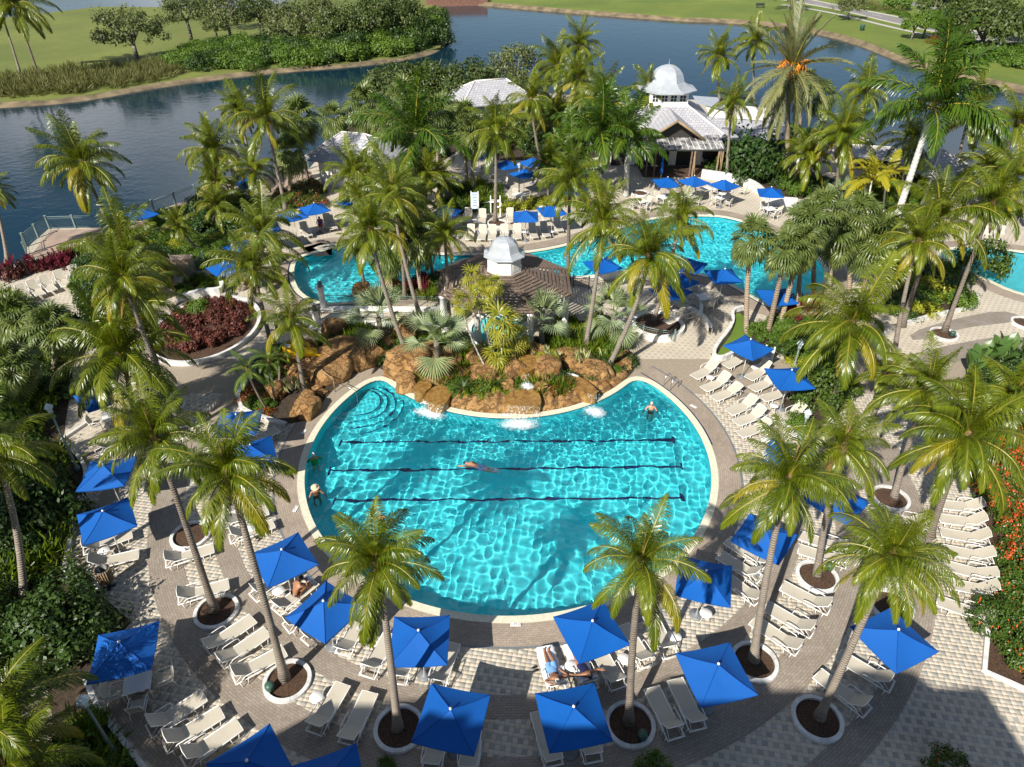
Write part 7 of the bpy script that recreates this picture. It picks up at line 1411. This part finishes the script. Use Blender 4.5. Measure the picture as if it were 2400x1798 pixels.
mass([c(2, 2, 1985, 60), c(2, 2, 2050, 300), c(2, 2, 2070, 440), Vector((24, 21.5, 0)), Vector((27, 30, 0)), c(2, 1, 1960, 1330), c(2, 1, 1860, 1390), c(2, 1, 1920, 1540)], 1.05, ['ixora'], 'flowering_hedge', 'orange flowering hedge along the right edge', 'hedge', rr=(.8, 1.05), hh=(1.1, 1.6), seed=26)
mass([c(2, 2, 2070, 500), c(2, 2, 2050, 700), c(2, 2, 2045, 960), c(2, 2, 2209, 1060), Vector((22, 13, 0)), Vector((24, 21, 0))], 1.05, ['ixora2'], 'flowering_hedge', 'green hedge with few red flowers in the lower right bed', 'hedge', rr=(.8, 1.1), hh=(1.1, 1.7), seed=27)
shrub('ixora2', c(2, 2, 1990, 730), 1.0, 1.9, 'red dotted shrub spilling over the nearest row lounger', None, 'flowering_shrub', 'shrub', 9)
shrub('ixora2', c(2, 2, 1720, 1640, .6), .75, 1.5, 'leafy shrub top poking in at the bottom right edge', None, 'flowering_shrub', 'shrub', 10)
shrub('bush2', c(1, 2, 2010, 1690), .55, 1.1, 'leafy tips poking in at the bottom edge right of centre', None, 'low_plant', 'plant', 11); shrub('bush2', c(1, 2, 300, 1690), .35, .9, 'small leafy tip at the bottom edge below the shaded ring', None, 'low_plant', 'plant', 12)
mass(pk(2, 1, (1860, 800), (2100, 700), (2209, 760), (2209, 1200), (1960, 1180), (1830, 960)), 1.15, ['bush', 'bush2', 'croton'], 'mixed_undergrowth', rr=(.75, 1.0), hh=(.8, 1.3), seed=28, kind='stuff')
rngp = random.Random(3)
def paddle_mesh():
    m = MB(); n = 7; V = []
    for i in range(n + 1): s = i / n; w = .26 * math.sin(math.pi * min(1, .08 + s * .9)) ** .7; x = .15 + .35 * s * s; z = 1.0 + 1.1 * s - .25 * s * s; V += [(x, -w, z + .06), (x, 0, z), (x, w, z + .06)]
    m.add(V, [(i * 3 + j, i * 3 + j + 1, (i + 1) * 3 + j + 1, (i + 1) * 3 + j) for i in range(n) for j in range(2)], 0, True); m.tube([(0, 0, 0), (.06, 0, .5), (.15, 0, 1.02)], .025, 5); return m.mesh('paddle_leaf', M['banana'])
PD = paddle_mesh()
for i, (x, y) in enumerate(((1880, 760), (1980, 740), (2080, 740), (2160, 760), (2020, 700), (1840, 800))):
    p = c(2, 1, x, y); t = thing('paddle_leaf_plant', 'clump of tall upright paddle leaves at the right edge bed', 'plant', (p.x, p.y, 0), 0, 'paddle leaved plants')
    for k in range(8): link('leaf', PD, t, (0, 0, 0), (rngp.uniform(-.25, .25), rngp.uniform(-.1, .3), k * .785 + rngp.random()), rngp.uniform(.8, 1.25))
# pavilion surroundings
shrub('bush', c(2, 0, 430, 1150), 3.4, 5.2, 'big rounded dark green bush beside the pavilion porch', None, 'round_shrub', 'shrub', 31)
mass(pk(2, 0, (100, 1110), (300, 1130), (560, 1180), (730, 1290), (900, 1220), (700, 1130), (560, 1100), (250, 1080)), 1.25, ['bush2', 'bush2', 'bush'], 'green_hedge', 'bright green hedge behind the curved cafe wall', 'hedge', rr=(.9, 1.25), hh=(.9, 1.5), seed=32)
fill(pk(2, 0, (1000, 1290), (1150, 1390), (1500, 1400), (1560, 1200), (1080, 1190)), 1.5, ['bush', 'strap', 'bush2'], 'dark plant under the golden cane palms', 'plants under the golden cane palms', (.9, 1.25), (.9, 1.6), 33)
mass(pk(1, 0, (1020, 1370), (1400, 1335), (1480, 1285), (1200, 1290), (1030, 1320)), .95, ['bushy'], 'yellow_green_hedge', 'low yellow green hedge behind the life ring stand', 'hedge', rr=(.65, .85), hh=(.7, .95), seed=34)
fill(pk(1, 0, (640, 1380), (1000, 1370), (1050, 1290), (980, 1210), (720, 1220), (700, 1320)), 1.15, ['strap', 'bush'], 'dark strappy plant behind the notice board', 'dark plants behind the notice board', (.75, 1.0), (.8, 1.2), 35)
mass(pk(1, 0, (180, 720), (600, 620), (900, 700), (1250, 700), (1800, 720), (1780, 960), (1350, 1020), (960, 1010), (800, 900), (500, 1080), (200, 960)), 3.0, ['bush', 'bush', 'bush2'], 'grove_undergrowth', rr=(1.5, 2.2), hh=(1.6, 3.0), seed=36, kind='stuff')
fill(pk(2, 0, (640, 860), (860, 860), (1200, 1000), (1560, 1130), (1500, 1180), (900, 1010), (640, 960)), 2.4, ['bush', 'bush2'], 'bush along the walkway right of the pavilion', 'bushes along the walkway', (1.1, 1.6), (1.1, 1.8), 37)
fill(pk(2, 0, (1950, 1380), (2209, 1320), (2209, 1420), (2000, 1450)), 1.6, ['bush2', 'bush'], 'green shrub behind the far right pool loungers', 'shrubs behind the far right pool', (1.0, 1.3), (1.0, 1.5), 38)
# far shores
SL = LAKE_Z + .45
mass(pk(0, 0, (-60, 520), (300, 470), (700, 440), (1000, 410), (1180, 430), (1150, 480), (900, 520), (600, 570), (300, 605), (-60, 625)), 2.3, ['reed'], 'reed_grass', rr=(1.2, 1.7), hh=(1.1, 1.7), seed=39, z=SL, kind='stuff')
mass(pk(0, 0, (1060, 400), (1250, 310), (1700, 270), (2209, 300), (2209, 385), (1800, 415), (1450, 445), (1180, 440)), 3.0, ['bush', 'bush2', 'bush2'], 'shore_scrub', rr=(1.9, 2.8), hh=(2.2, 3.4), seed=40, z=SL, kind='stuff', keep=.8)
mass(pk(1, 0, (-20, 310), (200, 270), (560, 180), (610, 120), (640, 200), (640, 270), (400, 335), (0, 380)), 3.4, ['bush', 'bush2', 'bush'], 'point_scrub', rr=(2.4, 3.4), hh=(3.2, 5.0), seed=41, z=SL, kind='stuff')
mass(pk(2, 0, (1850, 345), (2209, 440), (2209, 350), (1980, 320)), 3.2, ['bush2'], 'clipped_hedge', 'clipped bright green hedge on the far right shore', 'hedge', rr=(2.2, 2.8), hh=(2.4, 3.2), seed=42, z=SL)
fill(pk(2, 0, (1580, 270), (1850, 320), (1880, 260), (1640, 230)), 3.0, ['bush', 'croton', 'bush'], 'low dark shrub under the big right oak', 'shrubs under the big right oak', (1.7, 2.2), (1.4, 2.0), 43, z=SL)
mass(pk(2, 0, (1130, 40), (1480, 120), (1480, 90), (1200, 20)), 3.0, ['reed', 'bush2'], 'median_grass', rr=(1.5, 2.0), hh=(1.2, 1.6), seed=44, z=SL, kind='stuff')
# ------------------------------------------------------------------ people
def body(name, J, bones, mat, parent, fingers=()):
    """one continuous skinned surface: J = joint -> (position, radius)"""
    keys = list(J); me = bpy.data.meshes.new(name); me.from_pydata([J[k][0] for k in keys], [(keys.index(a), keys.index(b)) for a, b in bones], [])
    o = bpy.data.objects.new(name, me); COL.objects.link(o); md = o.modifiers.new('s', 'SKIN'); md.use_smooth_shade = True
    for i, k in enumerate(keys):
        r = J[k][1]; me.skin_vertices[0].data[i].radius = (r, r) if not hasattr(r, '__len__') else r
    me.skin_vertices[0].data[keys.index('pelvis')].use_root = True
    sb = o.modifiers.new('b', 'SUBSURF'); sb.levels = 1; sb.render_levels = 1
    dg = bpy.context.evaluated_depsgraph_get(); dg.update(); m2 = bpy.data.meshes.new_from_object(o.evaluated_get(dg)); bpy.data.objects.remove(o); m2.materials.clear(); m2.materials.append(mat)
    m2.polygons.foreach_set('use_smooth', [True] * len(m2.polygons)); return link(name, m2, parent)
BN = [('pelvis', 'spine'), ('spine', 'chest'), ('chest', 'neck'), ('neck', 'head')]
for s in 'LR': BN += [('chest', 'sh' + s), ('sh' + s, 'el' + s), ('el' + s, 'wr' + s), ('wr' + s, 'pa' + s), ('pelvis', 'hip' + s), ('hip' + s, 'kn' + s), ('kn' + s, 'an' + s), ('an' + s, 'toe' + s)] + [('pa' + s, 'f%d%s' % (i, s)) for i in range(4)] + [('wr' + s, 'th' + s)]
def person(p, rz, label, pose, skin, clothes=(), hair=None, hat=None, z=0.0, tilt=None, sc=1.0):
    t = thing('person', label, 'person', (p.x, p.y, z), rz, None, sc); J = {}
    base = {'pelvis': ((0, 0, .95), (.15, .11)), 'spine': ((0, .01, 1.15), (.125, .10)), 'chest': ((0, 0, 1.36), (.16, .11)), 'neck': ((0, 0, 1.52), .055), 'head': ((0, .02, 1.60), .06)}
    for s, q in (('L', -1), ('R', 1)):
        base.update({'sh' + s: ((q * .19, 0, 1.43), .065), 'el' + s: ((q * .27, 0, 1.15), .045), 'wr' + s: ((q * .28, .10, .92), .03), 'hip' + s: ((q * .10, 0, .88), .10), 'kn' + s: ((q * .11, .02, .49), .065), 'an' + s: ((q * .11, -.02, .09), .042), 'toe' + s: ((q * .12, .16, .03), .035)})
    for k, v in pose.items():
        if k in base: base[k] = (v, base[k][1])
    for s, q in (('L', -1), ('R', 1)):
        e, w = Vector(base['el' + s][0]), Vector(base['wr' + s][0]); d = (w - e).normalized(); sd = d.cross(Vector((0, 0, 1)) if abs(d.z) < .9 else Vector((0, 1, 0))).normalized(); pa = w + d * .07
        base['pa' + s] = (tuple(pa), .03)
        for i in range(4): base['f%d%s' % (i, s)] = (tuple(pa + d * (.085, .10, .095, .075)[i] + sd * (i - 1.5) * .02 - Vector((0, 0, .012))), .009)
        base['th' + s] = (tuple(w + d * .06 + sd * -.05 * q), .011)
    bd = body('body', base, BN, M[skin], t)
    hd = Vector(base['head'][0]); up = (hd - Vector(base['neck'][0])).normalized(); fw = Vector(pose.get('face', (0, 1, 0))); fw = (fw - up * fw.dot(up)).normalized(); rt = fw.cross(up); R3 = Matrix((rt, fw, up)).transposed(); hc = hd + up * .07
    m = MB(); V = []; n, k = 14, 10
    for j in range(k + 1):
        ph = math.pi * j / k; 
        for i in range(n):
            w = 6.2832 * i / n; r = math.sin(ph); x, y, zz = .078 * r * math.cos(w), .098 * r * math.sin(w), -.118 * math.cos(ph)
            if zz < -.02 : x *= 1 - .22 * (-zz - .02) / .1; 
            if y > .06 and -.045 < zz < .0 and abs(x) < .03: y += .022       # nose
            V.append(hc + R3 @ Vector((x, y, zz)))
    m.add(V, [(j * n + i, j * n + (i + 1) % n, (j + 1) * n + (i + 1) % n, (j + 1) * n + i) for j in range(k) for i in range(n)], 0, True)
    for s in (-1, 1): e = hc + R3 @ Vector((s * .079, -.005, -.01)); m.tube([e - R3 @ Vector((0, 0, .03)), e + R3 @ Vector((s * .012, 0, 0)), e + R3 @ Vector((0, 0, .03))], .012, 5)
    hm = m.build('head', M[skin], t)
    for s in (-1, 1): m = MB(); e = hc + R3 @ Vector((s * .03, .088, .012)); m.tube([e - rt * .011, e + rt * .011], .007, 5); m.build('eye', M['hairdark'], hm)
    m = MB(); e = hc + R3 @ Vector((0, .085, -.062)); m.tube([e - rt * .022, e + rt * .022], .006, 5); m.build('mouth', M['redcloth'], hm)
    if hair:
        m = MB(); V = []
        for j in range(7):
            ph = math.pi * .56 * j / 6
            for i in range(n): w = 6.2832 * i / n; r = math.sin(ph); V.append(hc + R3 @ Vector((.088 * r * math.cos(w), .106 * r * math.sin(w) - .014, .128 * math.cos(ph) + .004)))
        m.add(V, [(j * n + i, (j + 1) * n + i, (j + 1) * n + (i + 1) % n, j * n + (i + 1) % n) for j in range(6) for i in range(n)], 0, True); m.build('hair', M[hair], t)
    if hat:
        m = MB(); V = [];
        for (r, zz) in ((.21, .03), (.11, .05), (.105, .13), (.07, .16), (0, .165)):
            for i in range(n): w = 6.2832 * i / n; V.append(hc + R3 @ Vector((r * math.cos(w), r * math.sin(w), zz)))
        m.add(V, [(j * n + i, j * n + (i + 1) % n, (j + 1) * n + (i + 1) % n, (j + 1) * n + i) for j in range(4) for i in range(n)], 0, True); m.build('hat', M[hat], t)
    for nm, mat, a, b, r0, r1 in clothes:
        A = Vector(base[a][0]) if isinstance(a, str) else Vector(a); B = Vector(base[b][0]) if isinstance(b, str) else Vector(b); m = MB()
        d = (B - A).normalized(); x = Vector((1, 0, 0)); x = (x - d * x.dot(d)).normalized(); y = d.cross(x); V = []; n2 = 12
        for i in range(7):
            s = i / 6; e = A.lerp(B, s); rr = r0 + (r1 - r0) * s; fl = 1.0 if nm == 'shorts_leg' else .72
            for k2 in range(n2): w = 6.2832 * k2 / n2; V.append(e + x * rr * math.cos(w) + y * rr * fl * math.sin(w))
        m.add(V, [(i * n2 + k2, i * n2 + (k2 + 1) % n2, (i + 1) * n2 + (k2 + 1) % n2, (i + 1) * n2 + k2) for i in range(6) for k2 in range(n2)], 0, True); m.build(nm, M[mat], t)
    return t
wade = {'elL': (-.36, .10, 1.17), 'wrL': (-.44, .30, 1.16), 'elR': (.36, .10, 1.17), 'wrR': (.44, .30, 1.16)}
ZP = -1.22
p = c(1, 1, 2005, 985); person(p, rad(170), 'grey haired man in dark trunks standing in the pool by the ladder', wade, 'skin', [('trunks', 'black', (0, 0, 1.02), (0, 0, .80), .175, .19)], hair='hairgrey', z=ZP - .02, sc=.95)
p = c(0, 1, 2035, 1320); person(p, rad(20), 'bather in a green shirt standing at the left pool edge', wade, 'skin', [('shirt', 'greencloth', (0, 0, 1.46), (0, 0, .88), .19, .19), ('sleeve', 'greencloth', 'shL', 'elL', .085, .08), ('sleeve', 'greencloth', 'shR', 'elR', .085, .08)], hair='hairgrey', z=ZP - .02, sc=.95)
p = c(0, 1, 2045, 1530); person(p, rad(200), 'bather in a straw hat and brown swimsuit in the pool', wade, 'tan', [('swimsuit', 'browncloth', (0, 0, 1.42), (0, 0, .82), .18, .18)], hair='hairdark', hat='straw', z=ZP - .02, sc=.95)
p = c(1, 2, 255, 50); person(p, rad(15), 'blonde bather in a black swimsuit seen from behind, above the front left palm', wade, 'skin', [('swimsuit', 'black', (0, 0, 1.36), (0, 0, .82), .175, .18)], hair='hairgrey', z=ZP - .02, sc=.95)
# swimmer doing the crawl: body along +x local
h = c(1, 1, 828, 1345, -.05); f = c(1, 1, 1000, 1388, -.05); a = math.atan2(h.y - f.y, h.x - f.x); L = 1.7
def sw(x, y, z): return (y, x, z)
crawl = {'pelvis': sw(.95, 0, 0), 'spine': sw(1.15, 0, .03), 'chest': sw(1.36, 0, .04), 'neck': sw(1.52, 0, .05), 'head': sw(1.60, 0, .05), 'shL': sw(1.43, -.19, .05), 'shR': sw(1.43, .19, .05), 'elL': sw(1.62, -.40, .20), 'wrL': sw(1.88, -.34, .08), 'elR': sw(1.25, .30, -.12), 'wrR': sw(1.02, .28, -.22), 'hipL': sw(.88, -.1, 0), 'hipR': sw(.88, .1, 0), 'knL': sw(.48, -.1, -.04), 'knR': sw(.48, .1, .0), 'anL': sw(.08, -.09, .0), 'anR': sw(.08, .1, -.12), 'toeL': sw(-.10, -.09, -.02), 'toeR': sw(-.10, .1, -.12), 'face': (0, 0, -1)}
person(f, a - rad(90), 'swimmer in a navy cap and blue trunks doing front crawl', crawl, 'skin', [('trunks', 'bluecloth', sw(1.03, 0, 0), sw(.80, 0, -.01), .165, .19), ('shorts_leg', 'bluecloth', 'hipL', sw(.62, -.1, -.02), .115, .10), ('shorts_leg', 'bluecloth', 'hipR', sw(.62, .1, 0), .115, .10)], hair='navycloth', z=-.12)
foam((h + f) / 2, .95, .42, 'thin white splash around the swimmer', 8, a, -.085, .03, .28); foam(f, .4, .3, 'white kick splash at the feet of the swimmer', 9, a, -.08, .06, .45)
# sunbathers on the two towel loungers: feet along local +y of the lounger
def lie(foot, head, **kw):
    p, q = c(1, 2, *foot, .36), c(1, 2, *head, .36); ang = math.atan2(p.y - q.y, p.x - q.x); return (p + q) / 2, ang
def ly(x, y, z): return (-y, -x, z) if False else (y, x, z)
def lying(arms):
    d = {'pelvis': (0, -.14, .50), 'spine': (0, -.30, .53), 'chest': (0, -.50, .68), 'neck': (0, -.64, .79), 'head': (0, -.70, .85), 'shL': (-.19, -.54, .71), 'shR': (.19, -.54, .71), 'hipL': (-.1, -.08, .48), 'hipR': (.1, -.08, .48), 'knL': (-.10, .34, .50), 'knR': (.11, .34, .56), 'anL': (-.08, .78, .44), 'anR': (.06, .76, .44), 'toeL': (-.10, .86, .56), 'toeR': (.08, .84, .56), 'face': (0, .6, .8)}
    d.update(arms); return d
pm, am = lie((1330, 925), (1392, 1140)); person(pm, am - rad(90), 'man in light blue shorts sunbathing on a white towel', lying({'elL': (-.42, -.62, .78), 'wrL': (-.22, -.86, .92), 'elR': (.46, -.50, .66), 'wrR': (.30, -.30, .66)}), 'tan', [('shorts', 'bluecloth', (0, -.28, .52), (0, -.02, .48), .185, .20), ('shorts_leg', 'bluecloth', 'hipL', (-.1, .20, .50), .125, .115), ('shorts_leg', 'bluecloth', 'hipR', (.1, .20, .53), .125, .115)], hair='hairgrey')
pm, am = lie((1510, 915), (1592, 1100)); person(pm, am - rad(90), 'woman in a navy swimsuit sunbathing on a white towel', lying({'elL': (-.46, -.40, .60), 'wrL': (-.62, -.22, .55), 'elR': (.46, -.42, .60), 'wrR': (.60, -.58, .70), 'knR': (.14, .26, .72)}), 'tan', [('swimsuit', 'navycloth', (0, -.52, .69), (0, -.02, .48), .165, .185)], hair='hairdark')
for (ft, hd, lab) in (((1330, 925), (1392, 1140), 'crumpled white towel under the sunbathing man'), ((1510, 915), (1592, 1100), 'crumpled white towel under the sunbathing woman')):
    p, q = c(1, 2, *ft, .36), c(1, 2, *hd, .36); mid = (p + q) / 2; ang = math.atan2(p.y - q.y, p.x - q.x); mm = Matrix.Translation(Vector((mid.x, mid.y, .012))) @ Matrix.Rotation(ang, 4, 'Z'); m = MB(); rng = random.Random(int(p.x * 50)); V = []; n = 24
    for i in range(n + 1):
        s = 1.02 - 2.0 * i / n
        for y in (-.36, -.30, -.15, 0, .15, .30, .36):
            x, z = (s, .385) if s > -.32 else (-.32 - (-.32 - s) * math.cos(rad(38)), .385 + (-.32 - s) * math.sin(rad(38)))
            V.append(mm @ Vector((x, y + rng.uniform(-.02, .02), z + rng.uniform(0, .025) - (.12 if abs(y) > .33 else 0))))
    m.add(V, [(i * 7 + j, i * 7 + j + 1, (i + 1) * 7 + j + 1, (i + 1) * 7 + j) for i in range(n) for j in range(6)], 0, True); tag(m.build('towel', M['towel']), lab, 'towel', 'sunbathers towels')
sit = {'pelvis': (0, 0, .50), 'spine': (0, .08, .68), 'chest': (0, .20, .86), 'neck': (0, .32, .97), 'head': (0, .38, 1.02), 'shL': (-.19, .22, .90), 'shR': (.19, .22, .90), 'elL': (-.25, .44, .72), 'wrL': (-.10, .58, .80), 'elR': (.25, .44, .72), 'wrR': (.10, .58, .80), 'hipL': (-.1, .02, .48), 'hipR': (.1, .02, .48), 'knL': (-.13, .46, .62), 'knR': (.13, .46, .62), 'anL': (-.1, .62, .42), 'anR': (.1, .62, .42), 'toeL': (-.1, .80, .42), 'toeR': (.1, .80, .42), 'face': (0, .7, -.6)}
a, b = c(0, 2, 1985, 495, .36), c(0, 2, 1835, 605, .36); ang = math.atan2(a.y - b.y, a.x - b.x); mid = a.lerp(b, .5)
person(mid, ang - rad(90), 'bather bent over reading on a lounger under the blue parasol', sit, 'tan', [('trunks', 'browncloth', (0, -.02, .60), (0, .06, .44), .18, .19)], hair='hairdark')
m = MB(); m.box((mid.x + math.cos(ang) * .68, mid.y + math.sin(ang) * .68, .80), (.24, .3, .02), ang); tag(m.build('book', M['paper']), 'open book held by the bather on the lounger', 'book')
sit2 = {'pelvis': (0, 0, .50), 'spine': (0, .02, .70), 'chest': (0, .05, .90), 'neck': (0, .08, 1.05), 'head': (0, .12, 1.12), 'shL': (-.19, .05, .96), 'shR': (.19, .05, .96), 'elL': (-.26, .22, .74), 'wrL': (-.14, .42, .66), 'elR': (.26, .22, .74), 'wrR': (.14, .42, .66), 'hipL': (-.1, .04, .48), 'hipR': (.1, .04, .48), 'knL': (-.13, .46, .48), 'knR': (.13, .46, .48), 'anL': (-.12, .48, .09), 'anR': (.12, .48, .09), 'toeL': (-.12, .64, .05), 'toeR': (.12, .64, .05), 'face': (0, 1, -.5)}
p = c(0, 0, 2080, 1490); person(p, rad(185), 'dark haired person in purple and red sitting under the twin parasols', sit2, 'tan', [('shirt', 'purple', (0, .05, 1.0), (0, 0, .50), .20, .19), ('shorts_leg', 'redcloth', 'hipL', 'knL', .11, .09), ('shorts_leg', 'redcloth', 'hipR', 'knR', .11, .09)], hair='hairdark')
m = MB(); q = c(0, 0, 2080, 1478); m.box((q.x, q.y + .05, .2), (.5, .45, .4)); tag(m.build('stool', M['white']), 'low white stool under the seated person in purple', 'stool')
